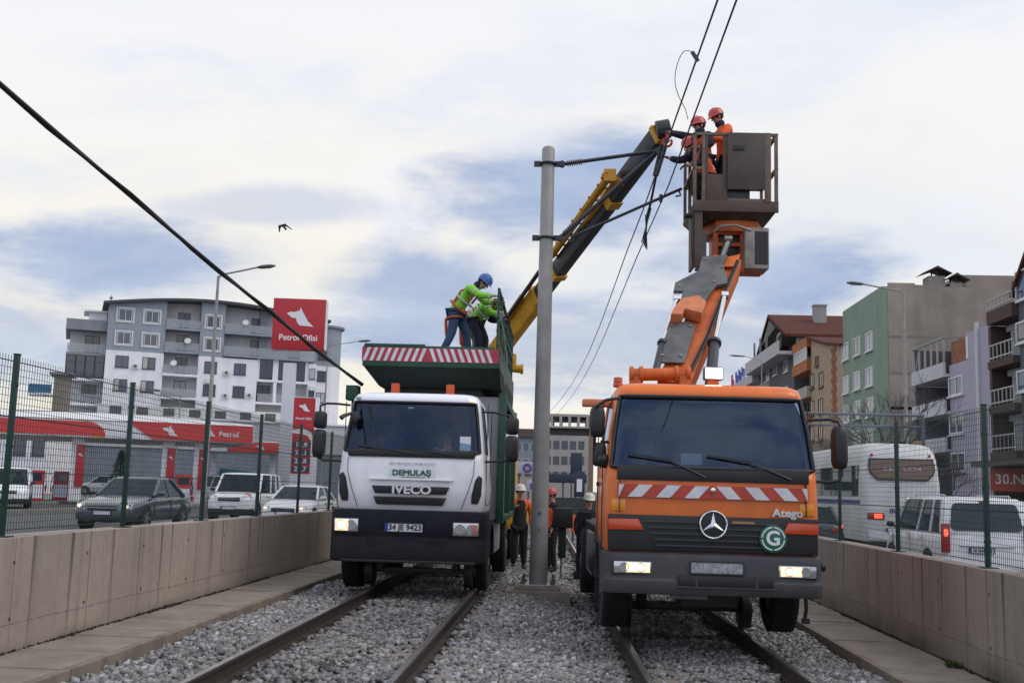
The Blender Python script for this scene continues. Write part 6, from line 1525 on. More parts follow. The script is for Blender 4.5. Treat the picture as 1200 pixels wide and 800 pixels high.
for t_, z_ in ((3.6, 12.2), (3.6, 15.1), (14.6, 15.0), (14.6, 12.1), (17.6, 12.3)):
    b = MB(); b.box(t_-.4, t_+.4, -.32, -.003, z_-.3, z_+.3); ac_ = b.build('air_conditioner', m_pvc, apt, bevel=.03); b = MB(); b.disc((t_-.1, -.325, z_), (0, 1, 0), .22, .02, 16); b.build('fan_grille', m_greyplate, ac_)
for t_, z_ in ((9.5, 18.7), (16.5, 21.6), (20.5, 18.8), (8.0, 15.8)):
    b = MB(); b.disc((t_, -.45, z_), (-.3, -1, .5), .40, .05, 18); b.tube([(t_, -.4, z_-.5), (t_, -.4, z_)], .04, 6); b.build('satellite_dish', m_pvc, apt)
for t_ in (1.95, 5.1):
    for z_ in (15.6, 12.7):
        if random.random() < .6:
            b = MB(); b.box(t_-.7, t_-.2, -.018, -.013, z_-.65, z_+.65); b.build('curtain', mat('curtain_cream', (.42, .40, .36), .8), apt)
# podium hall in front of it
m_hall_hi = wall('hall_pale_panel', (.46, .465, .49), 2); m_hall_lo = wall('hall_blue_grey_panel', (.19, .215, .255), 2)
hall = thing('grey_hall', 'long low hall clad in pale and blue-grey panels at the foot of the apartment block', 'building', (A0.x, 130, RZL), radians(25))
b = MB(); b.box(-9, 36, -7, 1.5, 5.0, 8.55); b.build('upper_wall', m_hall_hi, hall, smooth=0)
b = MB(); b.box(-8.9, 35.9, -6.8, 1.4, 0, 5.0); b.build('lower_wall', m_hall_lo, hall, smooth=0)
b = MB(); b.box(-.5, 27, -3.5, .0, 8.55, 10.1); b.build('set_back_storey', m_ac, hall, smooth=0)
for i in range(9): window(hall, 1.5+i*3.05, -3.5, 9.45, 1.3, .9, m_darkfr, 1, 0, sill=False)
b = MB(); b.box(-9.2, 36.2, -7.2, 1.6, 8.55, 8.75); b.build('coping', m_aw, hall, smooth=0)
b = MB(); b.box(30.5, 34.2, -6.9, -6.7, 0, 3.8); b.build('shutter_door', mat('brown_shutter', (.10, .075, .055), .7, var=.2), hall)
lw = at(6, 560, 84)
low = thing('white_building', 'low white building with two dark windows at the left edge', 'building', (lw.x, 84, RZL), radians(10))
b = MB(); b.box(-6, 3.4, 0, 8, 0, 5.2); b.build('wall', m_aw, low, smooth=0); b = MB(); b.box(-6.2, 3.6, -.2, 8.2, 5.2, 5.45); b.build('roof', m_af, low)
for x in (.9, 2.3): window(low, x, 0, 3.6, .95, 1.3, m_darkfr, 0, 0)
sh = at(62, 460, 118)
small = thing('brown_house', 'small brown house with blue balconies left of the apartment block', 'building', (sh.x, 118, RZL), radians(20))
b = MB(); b.box(0, 1.5, 0, 4, 0, 12.6); b.build('wall', wall('brown_render', (.24, .215, .175)), small, smooth=0); b = MB(); b.box(-.5, 2.0, -.5, 4.4, 12.6, 12.85); b.build('roof', m_af, small)
for z in (7.2, 10.4):
    b = MB(); b.box(-2.4, 0, -1.5, 1.2, z-.25, z); sl2 = b.build('balcony_slab', m_aw, small); b = MB(); b.box(-2.4, -.02, -1.5, -1.42, z, z+.95); b.box(-2.4, -2.32, -1.4, 1.2, z, z+.95); b.build('balcony_front', mat('blue_sheet', (.03, .13, .26), .5), sl2)

# --- petrol station
m_can = mat('canopy_white', (.74, .74, .77), .5, var=.08)
m_cr = mat('canopy_red', (.58, .04, .04), .4, var=.06)
def wolf(parent, x, y, z, s, m, name='wolf_emblem'):
    pts = [(-1.0, .30), (-.72, .42), (-.45, .40), (-.10, .52), (.0, .75), (.10, .50), (.55, -.25), (.95, -.62), (-.05, -.55), (-.25, -.30), (-.32, -.05), (-.62, .0), (-.80, .14)]
    b = MB(); b.prism([(x+px*s, z+pz*s) for px, pz in pts], y-.012, y); return b.build(name, m, parent, smooth=0)
c0_ = at(-70, 560, 51)
can = thing('petrol_canopy', 'long white and red petrol station canopy on pillars at the left', 'canopy', (c0_.x, 51, RZL), radians(25))
b = MB(); b.box(0, 14.6, 0, 9, 3.35, 4.25); b.build('canopy_deck', m_can, can, bevel=.08)
b = MB()
n = 10; b.loft([[(14.6*i/n, -.06, 4.25), (14.6*i/n, .8+2*sin(pi*i/n), 4.25+.15+.35*sin(pi*min(1, i/n))), (14.6*i/n, 8.5, 4.25)] for i in range(n+1)]); b.build('canopy_roof', m_can, can, smooth=60)
def band(x0, x1, z0, z1, y, m, name, tip=0, lean=0.):
    pl = [(x0, z0), (x1-lean*0, z0)]
    if tip: pl = [(x0, z0), (x1, z0)]+[(x1-.02-tip*(1-cos(a)), z0+(z1-z0)*sin(a)) for a in [pi/2*k/6 for k in range(1, 7)]]+[(x0, z1)]
    elif lean: pl = [(x0+lean, z0), (x1, z0), (x1, z1), (x0, z1)]
    else: pl = [(x0, z0), (x1, z0), (x1, z1), (x0, z1)]
    b = MB(); b.prism(pl, y-.04, y); return b.build(name, m, can, smooth=0)
band(0, 7.25, 3.45, 4.15, -.003, m_cr, 'red_band', tip=.9)
bz2 = band(8.2, 14.55, 3.40, 4.28, -.003, m_cr, 'red_band', lean=1.3)
wolf(can, 10.35, -.05, 3.85, .40, m_signwhite); wolf(can, 12.35, -.05, 3.85, .30, m_signwhite); text('lettering', 'Petrol', .42, (13.3, -.055, 3.8), FRONT, m_signwhite, can, .004, bold=.006)
band(6.6, 7.2, 3.36, 3.44, -.01, m_yellow, 'yellow_edge')
for x in (6.0, 10.4, 12.0):
    b = MB(); b.box(x-.30, x+.30, .7, 1.1, 0.16, 3.35); pl_ = b.build('pillar', m_can, can, bevel=.02)
    b = MB(); b.box(x-.06, x+.34, .60, .70, .9, 3.0); b.build('red_panel', m_red, pl_, bevel=.02); wolf(can, x+.14, .60, 2.5, .13, m_signwhite, 'panel_emblem')
c1_ = at(228, 560, 72)
can2 = thing('petrol_canopy', 'second shorter white and red canopy behind the tall left street lamp', 'canopy', (c1_.x, 72, RZL), radians(15))
b = MB(); b.box(0, 6.0, 0, 6, 3.35, 4.1); b.build('canopy_deck', m_can, can2, bevel=.08)
b = MB(); b.box(2.0, 5.95, -.05, -.003, 3.36, 4.05); b.build('red_band', m_cr, can2, bevel=.03); b = MB(); b.box(0, .9, -.05, -.003, 3.36, 4.05); b.build('red_band', m_cr, can2, bevel=.03); wolf(can2, 4.2, -.06, 3.7, .32, m_signwhite)
b = MB(); b.box(-2.2, 3.2, .8, 6, 4.12, 5.0); b.build('upper_deck', m_can, can2, bevel=.05); b = MB(); b.box(-2.2, 3.1, .74, .797, 4.2, 4.75); b.build('red_band', m_cr, can2)
for x in (1.0, 5.0):
    b = MB(); b.box(x-.2, x+.2, 2.5, 2.9, 0, 3.35); b.build('pillar', m_can, can2, bevel=.02)
def pump(label, base, rz=0.):
    t = thing('petrol_pump', label, 'petrol pump', base, rz)
    b = MB(); b.box(-1.1, 1.1, -.5, .5, 0, .16); b.build('island', m_pave, t, bevel=.03)
    b = MB(); b.box(-.38, .38, -.26, .26, .16, 1.65); bd2 = b.build('housing', m_red, t, bevel=.03)
    b = MB(); b.box(-.28, .28, -.275, -.255, 1.15, 1.5); b.build('display', m_panes[0], bd2)
    b = MB(); b.box(-.33, .33, -.27, -.255, .3, .95); b.build('front_plate', m_plate, bd2)
    for sx in (-1, 1):
        b = MB(); b.tube([(sx*.42, 0, 1.4), (sx*.5, -.1, .9), (sx*.46, -.05, .5), (sx*.42, 0, .9)], .02, 6); b.build('hose', m_black, t)
p = at(71, 575, 57); pump('red petrol pump by the pillar left of the fir tree', (p.x, 57, RZL), .4)
p = at(214, 575, 56); pump('red petrol pump right of the dark sedan', (p.x, 56, RZL), .4)
p = at(6, 560, 50); pump('red petrol pump behind the white minivan at the left edge', (p.x, 53, RZL), .4)
p = at(272, 575, 64); kio = thing('kiosk', 'teal covered kiosk behind the white small van', 'kiosk', (p.x, 64, RZL), .2)
b = MB(); b.box(-.85, .85, 0, 1.2, 0, 1.2); b.build('counter', mat('teal_sheet', (.02, .14, .19), .6, var=.15, scale=2), kio); b = MB(); b.loft([[(-.95, -.1, 1.2), (.95, -.1, 1.2), (.95, 1.3, 1.2), (-.95, 1.3, 1.2)], [(-.8, .1, 2.15), (.95, .0, 2.0), (.95, 1.2, 2.0), (-.8, 1.2, 2.15)]]); b.build('cover', mat('teal_sheet', (0, 0, 0)), kio, bevel=.03)
# tall sign mast
sx0 = at(331, 590, 60)
mast = thing('petrol_sign', 'tall white mast carrying a big square red petrol sign with a white wolf head', 'sign', (sx0.x, 60, RZL), radians(6))
b = MB(); b.box(-.34, .34, -.25, .25, 0, 8.0); b.build('column', mat('mast_white', (.56, .57, .62), .5, var=.06, scale=.5), mast, bevel=.04)
zc = 1.65+(569-381)/1280*60-RZL; hs_ = 1.43
b = MB(); b.box(-1.46+.42, 1.46+.42, -.42, .42, zc-hs_, zc+hs_); bx = b.build('sign_box', m_red, mast, bevel=.03)
b = MB(); b.box(1.46+.422, 1.46+.46, -.40, .40, zc-hs_+.03, zc+hs_-.03); b.build('sign_side', m_can, bx)
wolf(bx, .50, -.425, zc+.35, .78, m_signwhite); text('lettering', 'Petrol Ofisi', .46, (.42, -.425, zc-.78), FRONT, m_signwhite, bx, .004, bold=.008)
tx = at(350, 590, 57)
tot = thing('price_totem', 'red and white fuel price totem beside the sign mast', 'sign', (tx.x+.1, 57, RZL), radians(6))
zt = 1.65+(569-468)/1280*57-RZL
b = MB(); b.box(-.62, .72, -.15, .15, 0, zt); b.build('panel', m_can, tot, bevel=.03)
b = MB(); b.prism([(-.60, zt-1.7), (.0, zt-1.62), (.4, zt-1.85), (.52, zt-2.2), (.52, zt-.02), (-.60, zt-.02)], -.165, -.152); rp_ = b.build('red_panel', m_red, tot); wolf(rp_, -.02, -.166, zt-.55, .32, m_signwhite); text('lettering', 'Petrol Ofisi', .18, (-.05, -.17, zt-1.12), FRONT, m_signwhite, rp_, .003, bold=.003)
b = MB(); b.prism([(-.60, zt-4.0), (.40, zt-4.0), (.40, zt-2.3), (.2, zt-2.02), (-.1, zt-1.92), (-.60, zt-1.9)], -.165, -.152); rb = b.build('red_panel', m_red, tot)
for i, s in enumerate(('18.9', '23.1', '23.8', '20.7')):
    z = zt-2.5-i*.42; b = MB(); b.box(-.56, .36, -.172, -.166, z-.17, z+.17); q = b.build('price_row', mat('price_dark', (.05, .02, .06), .4), rb); text('lettering', s, .34, (-.10, -.176, z), FRONT, m_signwhite, q, .003, bold=.008, sx=1.1)

# --- the row of houses on the right: local x grows towards the camera, local -y is the street
HK = 1.65
def house(name, label, Yn, Yf, XF=16.):
    global FXC
    Yc = (Yn+Yf)/2; FXC = (XF, Yc)
    t = thing(name, label, 'building', (XF*HK, Yc*HK, 1.65-HK*1.53), -pi/2); t.scale = (HK,)*3
    return t, (Yf-Yn)/2
def fx(px, py):
    """facade coordinates (along, up) of a place of the photo"""
    d = AF*FPX+AR*(px-600)-AU*(py-400); p = EYE+d*(FXC[0]/d.x)
    return FXC[1]-p.y, p.z-.12
m_tile = mat('roof_red_tile', (.095, .036, .028), .9, var=.3, scale=4, spec=.15)
# green house
gh, W2 = house('green_house', 'green house with a bare brown-grey side wall and two capped chimneys', 57., 65.2)
m_gn = wall('green_render', (.20, .275, .21)); m_gable = wall('bare_grey_render', (.27, .23, .195), .8, .34)
b = MB(); b.box(-W2, W2, 0, .3, 0, 12.55); b.build('front_wall', m_gn, gh, smooth=0)
b = MB(); b.box(-W2, W2-.004, .303, 16, 0, 12.2); b.build('rear_wall', m_gable, gh, smooth=0)
b = MB(); b.prism([(0.303, 0), (13.5, 0), (13.5, 12.3), (5.3, 12.5), (1.7, 12.66), (1.7, 12.74), (.303, 12.74)], W2-.003, W2+.02, 'yz'); b.build('gable_wall', m_gable, gh, smooth=0)
for z in (2.6, 4.4, 6.2, 8.0, 9.9):
    b = MB(); b.box(W2+.0205, W2+.024, .35, 13.4, z-.06, z+.07); b.build('beam_line', wall('beam_grey', (.20, .18, .16)), gh, smooth=0)
b = MB(); b.box(W2+.0205, W2+.024, .32, 3.2, 0, 6.6); b.build('lighter_patch', wall('patch_grey', (.20, .185, .17), .8, .3), gh, smooth=0)
for px_, py_ in ((991, 412), (1004.5, 406), (1019, 400), (991.5, 451), (1004.5, 446), (1019, 441.5), (992, 485), (1005, 480), (1020, 477), (1005, 515), (1020, 514)):
    x, z = fx(px_, py_); window(gh, x, 0, z, 1.45, 1.02, m_pvc, 1, 2 if random.random() < .8 else 1)
for y, h, w_ in ((2.75, .75, .85), (3.85, .40, .65)):
    b = MB(); b.box(W2-2.0, W2-1.0, y, y+w_, 12.2, 12.6+h); ch = b.build('chimney', wall('chimney_grey', (.24, .22, .20)), gh, smooth=0)
    b = MB(); b.prism([(y-.35, 12.72+h), (y+w_*.5, 13.12+h), (y+w_+.35, 12.72+h), (y+w_*.5, 13.0+h)], W2-2.2, W2-.8, 'yz'); b.box(W2-1.9, W2-1.84, y+w_*.5-.03, y+w_*.5+.03, 12.6+h, 13.05+h); b.box(W2-1.16, W2-1.1, y+w_*.5-.03, y+w_*.5+.03, 12.6+h, 13.05+h); b.build('chimney_cap', mat('rusty_sheet', (.05, .042, .04), .7, var=.3), ch, smooth=0)
b = MB(); b.box(-W2, W2-1.6, 4.5, 15, 12.2, 13.55); b.build('rear_block', m_gable, gh, smooth=0)
b = MB(); b.box(W2-1.75, W2-1.57, 7.3, 8.3, 12.75, 13.25); b.build('rear_opening', m_int, gh)
# lilac house
lh, W2 = house('lilac_house', 'lilac house with deep balconies and a half-built top floor', 42.5, 51.5)
m_li = wall('lilac_render', (.36, .34, .43), 1.2, .08)
xl = -.1
b = MB(); b.box(xl, W2, 0, 9, 0, 7.25); b.build('front_wall', m_li, lh, smooth=0)
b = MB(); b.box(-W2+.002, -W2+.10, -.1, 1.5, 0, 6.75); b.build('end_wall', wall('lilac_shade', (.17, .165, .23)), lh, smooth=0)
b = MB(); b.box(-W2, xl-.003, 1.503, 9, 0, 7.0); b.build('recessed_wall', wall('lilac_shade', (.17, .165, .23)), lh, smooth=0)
m_bf = wall('balcony_white', (.50, .50, .53)); m_yel = mat('yellow_sheet', (.36, .22, .05), .6)
for i, z in enumerate((6.9, 5.32, 3.72)):
    b = MB(); b.box(-W2, xl-.003, -.25, 1.5, z-.12, z); sl3 = b.build('balcony_slab', m_bf, lh, smooth=0); b = MB(); b.box(-W2, xl-.003, -.25, -.15, z, z+.50); b.box(-W2-.1, -W2-.003, -.15, 1.5, z, z+.50); b.build('balcony_front', m_bf, sl3, smooth=0)
    if i < 2:
        b = MB(); b.box(-W2+.8, xl-.3, -.12, .0, z+.50, z+.62); b.build('flower_box', mat('plant_brown', (.06, .05, .03), .9, var=.5, scale=12), sl3)
    b = MB(); b.box(-W2+1.2, -W2+2.6, 1.46, 1.499, z-1.45, z-.25); b.build('balcony_door', m_panes[0], lh)
b = MB(); b.box(-W2, -W2+1.7, -.27, -.255, 3.2, 4.2); b.build('yellow_blind', m_yel, lh)
b = MB()
for i in range(6): b.box(-W2+.05+i*.83, -W2+.12+i*.83, -.2, -.12, 7.4, 8.5)
b.box(-W2, xl, -.2, -.1, 8.45, 8.53); b.bar((-W2+.3, -.16, 7.4), (-W2+1.0, -.16, 8.4), .08, .06); b.build('balcony_glazing_frame', mat('dull_frame', (.30, .30, .30), .7), lh, smooth=0)
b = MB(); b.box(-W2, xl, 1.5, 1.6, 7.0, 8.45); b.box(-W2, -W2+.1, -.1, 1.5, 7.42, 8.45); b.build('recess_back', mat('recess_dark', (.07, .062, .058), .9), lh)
m_brick = mat('hollow_brick', (.25, .10, .055), .9, var=.35, scale=5)
b = MB(); b.box(xl, 2.0, .1, .35, 7.25, 8.25); b.build('brick_infill', m_brick, lh, smooth=0); b = MB(); b.box(xl+.02, xl+.7, -.006, -.001, 6.05, 6.75); b.build('brick_patch', m_brick, lh)
b = MB(); b.box(2.0, W2, 0, .3, 7.25, 8.35); b.build('upper_wall', m_li, lh, smooth=0); b = MB(); b.box(3.15, 3.42, -.10, -.003, 0, 8.6); b.build('pale_strip', m_bf, lh); b = MB(); b.box(1.95, 2.2, -.02, -.004, 7.3, 8.2); b.build('loose_frame', m_pvc, lh)
for px_, py_ in ((1120.5, 452), (1121.5, 497), (1123.5, 541)):
    x, z = fx(px_, py_); window(lh, x, 0, z, 1.65, .80, m_pvc, 1, 1)
x, z = fx(1121, 556); railing(lh, x-1.3, x+1.3, -.35, z-.1, .35, m_darkfr, 9)
# dark grey house at the right edge
dh, W2 = house('dark_grey_house', 'dark grey house with a brown balcony bay at the right edge', 31.5, 42.4)
m_dg = wall('dark_blue_grey_render', (.095, .106, .13), 1.2, .1); m_bb = wall('brown_bay', (.072, .045, .038), 1.2, .15)
xb = -W2+2.65; m_rl = mat('rail_light_grey', (.34, .34, .35), .5)
b = MB(); b.prism([(xb, 0), (W2, 0), (W2, 8.6), (xb+1.3, 10.5), (xb, 9.3)], 0, 9); b.build('front_wall', m_dg, dh, smooth=0)
b = MB(); b.prism([(xb-.45, 8.95), (xb+1.3, 10.55), (W2+.4, 8.7), (W2+.4, 8.85), (xb+1.3, 10.72), (xb-.45, 9.12)], -.12, 9.4); b.build('roof', m_tile, dh, smooth=0)
b = MB(); b.box(-W2, xb-.003, 1.2, 9, 0, 8.3); b.build('bay_wall', m_bb, dh, smooth=0)
for z in (6.8, 5.1, 3.4):
    b = MB(); b.box(-W2+.25, xb-.003, -.25, 1.2, z-.28, z); s3 = b.build('balcony_slab', m_bb, dh, smooth=0)
    railing(dh, -W2+.3, xb-.04, -.2, z, .60, m_rl, 6)
    window(dh, (-W2+.3+xb)/2+.1, .55, z+.58, 1.9, 1.16, m_pvc, 1, 2, sill=False)
    b = MB(); b.box(-W2+.3, xb-.04, .45, .60, z+1.17, z+1.40); b.build('blind_box', m_bf, dh)
b = MB(); b.box(-W2, -W2+.25, -.1, 1.2, 0, 8.2); b.build('bay_pier', m_bb, dh, smooth=0)
b = MB(); b.box(-W2+.25, xb-.003, -.25, 1.2, 8.22, 8.72); b.build('bay_parapet', m_bb, dh, smooth=0); railing(dh, -W2+.2, xb-.04, -.2, 8.72, .42, m_rl, 6)
b = MB(); b.box(-W2, W2, -.9, -.003, 2.85, 3.05); b.build('shop_canopy', m_black, dh)
for px_, py_, w_, h_ in ((1197, 334, .95, 1.1), (1198, 389, .95, .78), (1199, 446, .95, .78)):
    x, z = fx(px_, py_); window(dh, x, 0, z, w_, h_, m_pvc, 0, 1)
x, z = fx(1175, 562); b = MB(); b.box(0, 1.9, -.05, .05, -.42, .42); ss = b.build('shop_sign', mat('shop_sign_red', (.40, .045, .03), .5), dh, bevel=.01, loc=(x+.3, -.55, z), rot=(0, 0, 1.0))
text('lettering', '30.N', .50, (.16, -.056, 0), FRONT, m_signwhite, ss, .004, bold=.006, align='LEFT', sx=1.0)
# tan and orange house
th, W2 = house('tan_house', 'tan brick house with brown windows and an orange balcony tower', 65.2, 79.)
m_tan = mat('tan_brick', (.36, .265, .185), .9, var=.18, scale=3, bump=.3, bscale=12); m_or = wall('orange_render', (.36, .13, .045)); m_qu = mat('red_quoin', (.26, .085, .04), .9, var=.3, scale=6)
xt = 72.1-73.9
b = MB(); b.prism([(xt, 0), (W2, 0), (W2, 10.5), (3.0, 11.1), (xt, 12.15)], 0, 10); b.build('front_wall', m_tan, th, smooth=0)
b = MB(); b.box(4.5, 4.7, -.025, -.003, .2, 10.6)
for i in range(34): b.box(4.2-(i % 2)*.3, 5.0+(i % 2)*.3, -.03, -.003, .2+i*.31, .46+i*.31)
b.build('quoin', m_qu, th, smooth=0)
m_bwf = mat('window_frame_brown', (.10, .05, .035), .6)
for px_, py_, w_, h_ in ((957.7, 423, .9, .65), (952, 446.5, 1.2, 1.0), (962.5, 444.5, 1.2, 1.0), (952, 478, 1.2, 1.0), (962, 475.5, 1.2, 1.0), (952, 508, 1.2, 1.0), (962, 507, 1.2, 1.0)):
    x, z = fx(px_, py_); window(th, x, 0, z, w_, h_, m_bwf, 1, 0)
b = MB(); b.box(-W2, xt-.003, 1.3, 10, 0, 11.9); b.build('tower_wall', wall('beige_render', (.36, .29, .20)), th, smooth=0)
for z, m_ in ((10.0, m_or), (8.2, wall('balcony_pale_render', (.36, .33, .29))), (6.4, m_or), (4.6, m_or)):
    b = MB(); b.box(-W2+.2, xt-.003, -.3, 1.3, z, z+.75); b.build('balcony', m_, th, smooth=0)
b = MB(); b.box(-W2+.2, xt-.003, -.3, 1.3, 11.6, 12.25); b.build('tower_top', m_or, th, smooth=0)
window(th, (-W2+xt)/2+.3, -.25, 11.18, 4.2, .84, m_pvc, 4, 2, sill=False)
b = MB(); b.prism([(xt-.2, 12.15), (3.0, 11.1), (W2+.2, 10.5), (W2+.2, 10.62), (3.0, 11.25), (xt-.2, 12.3)], -.25, 10); b.build('roof', m_tile, th, smooth=0)
# gable house with red roof
ga, W2 = house('gabled_house', 'dark grey gabled house with a red tiled roof and an open attic balcony', 79.5, 94.)
m_gg = wall('gable_grey', (.09, .095, .112)); m_gl2 = wall('gable_light', (.28, .275, .27))
b = MB(); b.box(-W2, W2, 0, 14, 0, 11.7); b.build('front_wall', m_gg, ga, smooth=0)
b = MB(); b.box(-W2-.1, -W2+4.6, -.02, 6, 0, 11.0); b.build('light_wall', m_gl2, ga, smooth=0)
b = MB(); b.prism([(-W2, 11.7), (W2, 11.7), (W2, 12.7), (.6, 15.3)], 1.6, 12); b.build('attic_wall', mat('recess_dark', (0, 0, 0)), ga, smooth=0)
b = MB(); b.box(-W2-.2, W2+.2, -1.2, 1.6, 11.75, 12.0); b.box(-W2-.2, W2+.2, -1.2, -1.08, 12.0, 12.75); b.build('attic_balcony', mat('balcony_pale', (.42, .42, .43), .8), ga, smooth=0)
b = MB(); b.prism([(-2.6, 13.7), (3.0, 14.3), (.6, 15.3)], -.6, 1.6); b.build('gable_panel', mat('weathered_board', (.15, .14, .135), .9, var=.3, streak=2), ga, smooth=0)
b = MB(); b.prism([(-W2-.2, 11.75), (.6, 15.5), (.6, 15.75), (-W2-.2, 11.95)], -.7, 12); b.build('roof_slope', m_tile, ga, smooth=0)
b = MB(); b.prism([(W2+.6, 13.0), (.6, 15.5), (.6, 15.75), (W2+.6, 13.2)], -.7, 12); b.build('roof_slope', m_tile, ga, smooth=0)
b = MB(); b.box(W2-.3, W2+.1, .2, 12, 11.0, 13.0); b.build('side_wall', m_gl2, ga, smooth=0)
b = MB(); b.box(2.8, 3.6, 2.3, 3.2, 13.5, 16.0); b.box(2.75, 3.65, 2.25, 3.25, 16.0, 16.12); b.build('chimney', m_gl2, ga, smooth=0)
for x in (-3.4, -.6, 2.2):
    b = MB(); b.box(x-.06, x+.06, -1.15, -1.0, 12.7, 14.0); b.build('attic_post', m_gl2, ga)
for px_, py_ in ((909, 433), (921.5, 429), (900, 440), (909, 462), (921.5, 460)):
    x, z = fx(px_, py_); window(ga, x, -.03, z, 1.4, .9, m_pvc, 1, 1)
dq = MB(); dq.disc((W2-.4, -1.0, 13.0), (-.6, -1, .4), .42, .06, 18); dq.tube([(W2-.4, -.9, 12.3), (W2-.4, -.85, 13.0)], .04, 6); dq.build('satellite_dish', m_pole, ga)
# far white house with flags
wh, W2 = house('white_house', 'pale low house with flags on its roof, left of the gabled house', 94.5, 112.)
b = MB(); b.box(-W2, W2, 0, 10, 0, 11.2); b.build('wall', wall('pale_render', (.30, .305, .32)), wh, smooth=0); b = MB(); b.box(-W2-.3, W2+.3, -.6, 10, 11.2, 12.0); b.build('parapet', mat('balcony_pale', (0, 0, 0)), wh, smooth=0)
for x in (-6, -3.5, -.5, 2.2, 5, 7): window(wh, x, 0, 10.0, 1.3, 1.3, m_darkfr, 1, 0)
for i, (x, c) in enumerate(((-5.2, (.42, .05, .07)), (-2.4, (.07, .12, .40)), (-.4, (.08, .10, .34)), (1.6, (.10, .12, .36)))):
    lab = ('red and white flag on the roof of the pale low house', 'blue flag next to the red flag on the roof', 'middle one of the blue flags on the roof', 'blue flag nearest the gabled house')[i]
    P_ = EYE+(Vector((15.7, 103.25-x, 12.1))-EYE)*HK
    f = thing('flag', lab, 'flag', P_, -pi/2); f.scale = (1.5,)*3
    b = MB(); b.tube([(0, 0, 0), (0, 0, 1.5)], .035, 6); b.build('flagpole', m_pole, f)
    b = MB(); n = 8; b.loft([[(q*.16, .15*sin(q*.9+i), 1.5-.012*q*q), (q*.16+.06, .15*sin(q*.9+i+.3), .55-.024*q*q+.06*i)] for q in range(n+1)], False, closed=False); b.build('cloth', mat('flag_cloth_%d' % (i,), c, .8), f)
# --- far background between the trucks
def farbox(name, label, px0, px1, ptop, Y, depth, m, cat='building', zbase=-.4):
    a, c = at(px0, ptop, Y), at(px1, ptop, Y); t = thing(name, label, cat, ((a.x+c.x)/2, Y, zbase)); w_ = (c.x-a.x)/2; h_ = (a.z+c.z)/2-zbase
    b = MB(); b.box(-w_, w_, 0, depth, 0, h_); b.build('wall', m, t, smooth=0); return t, w_, h_
m_far = wall('far_concrete', (.40, .375, .355), .8)
ub, w_, h_ = farbox('unfinished_building', 'unfinished concrete building with an open frame top floor, far behind the pole', 634, 690, 510, 150, 14, m_far)
for i in range(6):
    x = -w_+.2+i*(2*w_-.4)/5
    for y in (.2, 6, 13):
        b = MB(); b.box(x-.18, x+.18, y-.18, y+.18, h_+1.2, h_+2.6); b.build('frame_column', m_far, ub, smooth=0)
b = MB(); b.box(-w_, w_, 0, 14, h_+2.6, h_+2.95); b.build('roof_slab', m_far, ub, smooth=0)
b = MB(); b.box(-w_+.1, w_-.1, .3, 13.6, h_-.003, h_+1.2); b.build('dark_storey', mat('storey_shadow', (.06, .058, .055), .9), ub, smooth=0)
b = MB(); b.box(-w_, w_, -.3, 14, h_+1.0, h_+1.25); b.build('floor_slab', m_far, ub, smooth=0)
b = MB(); b.box(w_+.003, w_+.7, 0, 8, 0, h_+2.8); b.build('stair_wall', mat('tan_wall', (.24, .17, .12), .9), ub)
for z in (h_-1.3, h_-3.4, h_-5.5):
    for k in range(5): window(ub, -w_+1.0+k*(2*w_-2)/4, 0, z, .8, 1.1, m_darkfr, 0, 0, sill=False)
o2, w_, h_ = farbox('brown_roofed_block', 'block with a brown roof and a bluish glass front, far left of the pole', 602, 634, 512, 175, 16, wall('far_blue_grey', (.28, .31, .35)))
b = MB(); b.box(-w_-.5, w_+.5, -.6, 16, h_, h_+1.3); b.build('roof', mat('far_brown_roof', (.12, .085, .07), .9), o2)
for k in range(4):
    for z in (h_-1.6, h_-4.2): window(o2, -w_+.8+k*1.2, 0, z, 1.0, 1.5, m_pvc, 0, 1, sill=False)
o3, w_, h_ = farbox('tan_block', 'low tan block behind the left worker, far away', 600, 636, 540, 120, 10, wall('far_tan', (.38, .33, .28)))
for k in range(3): window(o3, -w_+.7+k*1.1, 0, h_-1.2, .7, .9, m_darkfr, 0, 0, sill=False)
def board(label, px0, px1, py0, py1, Y, m, m2=None, logo=False):
    a, c = at(px0, py0, Y), at(px1, py1, Y); t = thing('billboard', label, 'billboard', ((a.x+c.x)/2, Y, -.3)); w_ = (c.x-a.x)/2
    b = MB(); b.box(-w_, w_, 0, .2, c.z+.3, a.z+.3); p_ = b.build('panel', m, t, bevel=.02)
    for sx in (-1, 1):
        b = MB(); b.tube([(sx*w_*.8, .15, 0), (sx*w_*.8, .15, c.z+.35)], .06, 6); b.build('leg', m_greyplate, t)
    if logo:
        b = MB(); b.torus((0, -.02, (a.z+c.z)/2+.3), (0, 1, 0), min(w_, (a.z-c.z)/2)*.62, .07, 20, 6); b.build('ring_emblem', m2, p_)
    elif m2:
        b = MB(); b.box(-w_*.5, w_*.5, -.02, -.001, c.z+.3+.2*(a.z-c.z), c.z+.3+.7*(a.z-c.z)); b.build('poster', m2, p_)
m_bd = mat('board_navy', (.020, .028, .055), .5); m_bw = mat('board_pale', (.36, .38, .44), .5); m_pu = mat('board_purple', (.10, .06, .26), .5)
board('pale sign board with a purple ring, left of the pole', 606, 630, 541, 555, 62, m_bw, m_pu, True)
board('dark navy hoarding against the unfinished building', 669, 682, 530, 558, 80, m_bd)
board('slanted dark kiosk board with a white poster, left of the orange truck', 673, 685, 552, 582, 70, m_bd, m_signwhite)
board('small purple and white poster below the ring sign', 618, 630, 562, 576, 61, m_bw, m_pu)
t = thing('station_shelter', 'dark flat shelter roof of a stop, far behind the red-helmeted worker', 'shelter', (at(660, 560, 75).x, 75, -.3))
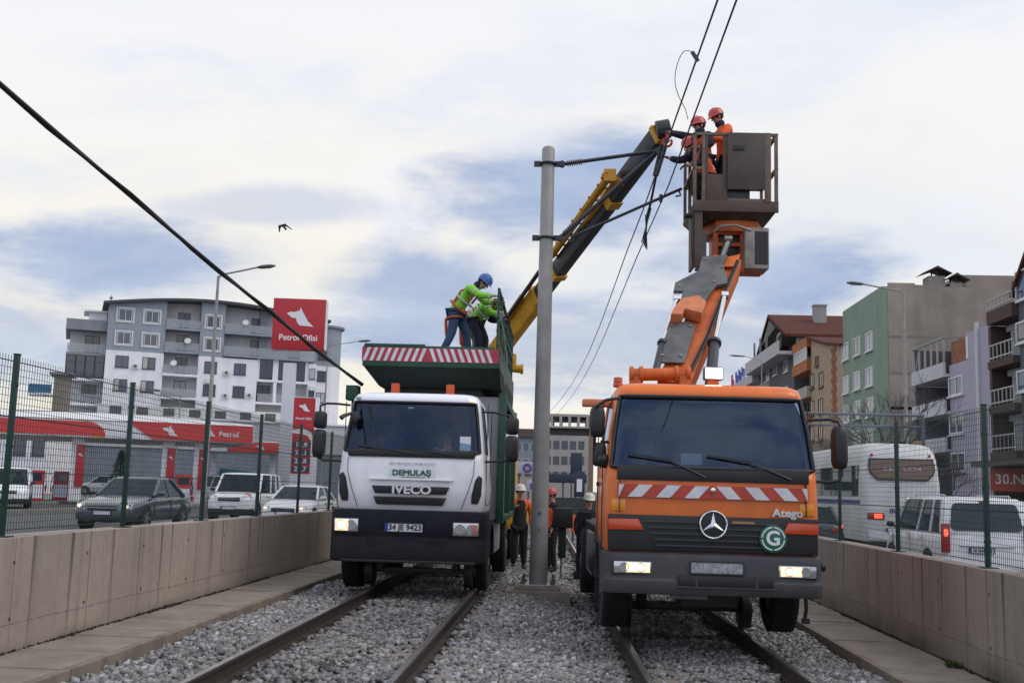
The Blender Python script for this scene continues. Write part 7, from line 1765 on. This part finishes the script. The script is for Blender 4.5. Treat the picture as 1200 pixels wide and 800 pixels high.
b = MB(); b.box(-1.8, 1.6, 0, 3, 2.5, 3.1); b.build('roof', m_bd, t, bevel=.03)
for x in (-1.6, 0, 1.4):
    b = MB(); b.tube([(x, .2, 0), (x, .2, 2.5)], .06, 8); b.build('post', m_greyplate, t)
t = thing('hoarding', 'long dark green hoarding far along the tracks', 'hoarding', (at(672, 590, 66).x, 66, -.3))
b = MB(); b.box(-1.5, 3.6, 0, .1, .2, 1.55); b.build('panel', mat('hoarding_dark', (.035, .045, .045), .7, var=.2), t)
for x in (-1.4, .2, 1.8, 3.4):
    b = MB(); b.box(x-.04, x+.04, .1, .18, 0, 1.6); b.build('post', m_greyplate, t)
t = thing('barrier', 'orange barrier by the far track near the orange truck', 'barrier', (at(681, 590, 40).x, 40, -.15))
b = MB(); b.box(-.35, .35, 0, .08, .35, .95); b.build('board', m_hivor, t, bevel=.02)
for sx in (-.28, .28):
    b = MB(); b.box(sx-.03, sx+.03, 0, .06, 0, .35); b.build('leg', m_black, t)
# overhead frame behind the right fence
g0, g1 = at(952, 484, 41), at(1046, 497, 41)
t = thing('overhead_frame', 'grey tubular frame crossing above the coach behind the right fence', 'gantry', (g0.x, 41, .0))
Lg = g1.x-g0.x+1.1; z1_ = g0.z; b = MB()
b.tube([(-.5, 0, z1_), (Lg, 0, z1_)], .05, 8); b.tube([(-.5, 0, z1_-.42), (Lg, 0, z1_-.42)], .045, 8)
for i in range(8): b.tube([(-.3+i*(Lg+.2)/7, 0, z1_), (-.3+i*(Lg+.2)/7, 0, z1_-.42)], .022, 6)
b.build('truss', mat('frame_blue_grey', (.09, .11, .13), .5), t)
for x in (-.5, Lg):
    b = MB(); b.tube([(x, 0, 0), (x, 0, z1_+.05)], .07, 10); b.build('post', mat('frame_blue_grey', (0, 0, 0)), t)

# repeats share a group
GROUPS = {'person': 'railway workers at the site', 'street_lamp': 'street lamps beyond the fences', 'railway_track': 'the two railway tracks', 'retaining_wall': 'concrete walls along the tracks', 'fence': 'green mesh fences on the walls',
          'petrol_pump': 'red pumps of the petrol station', 'petrol_canopy': 'canopies of the petrol station', 'billboard': 'boards far along the tracks', 'flag': 'flags on the pale house', 'bare_tree': 'leafless trees on the right',
          'sedan': 'cars on the roads', 'hatchback': 'cars on the roads', 'small_car': 'cars on the roads', 'small_van': 'vans on the roads', 'minivan': 'vans on the roads', 'estate_van': 'vans on the roads'}
for o in COL.objects:
    k = o.name.split('.')[0]
    if o.parent is None and k in GROUPS: o['group'] = GROUPS[k]
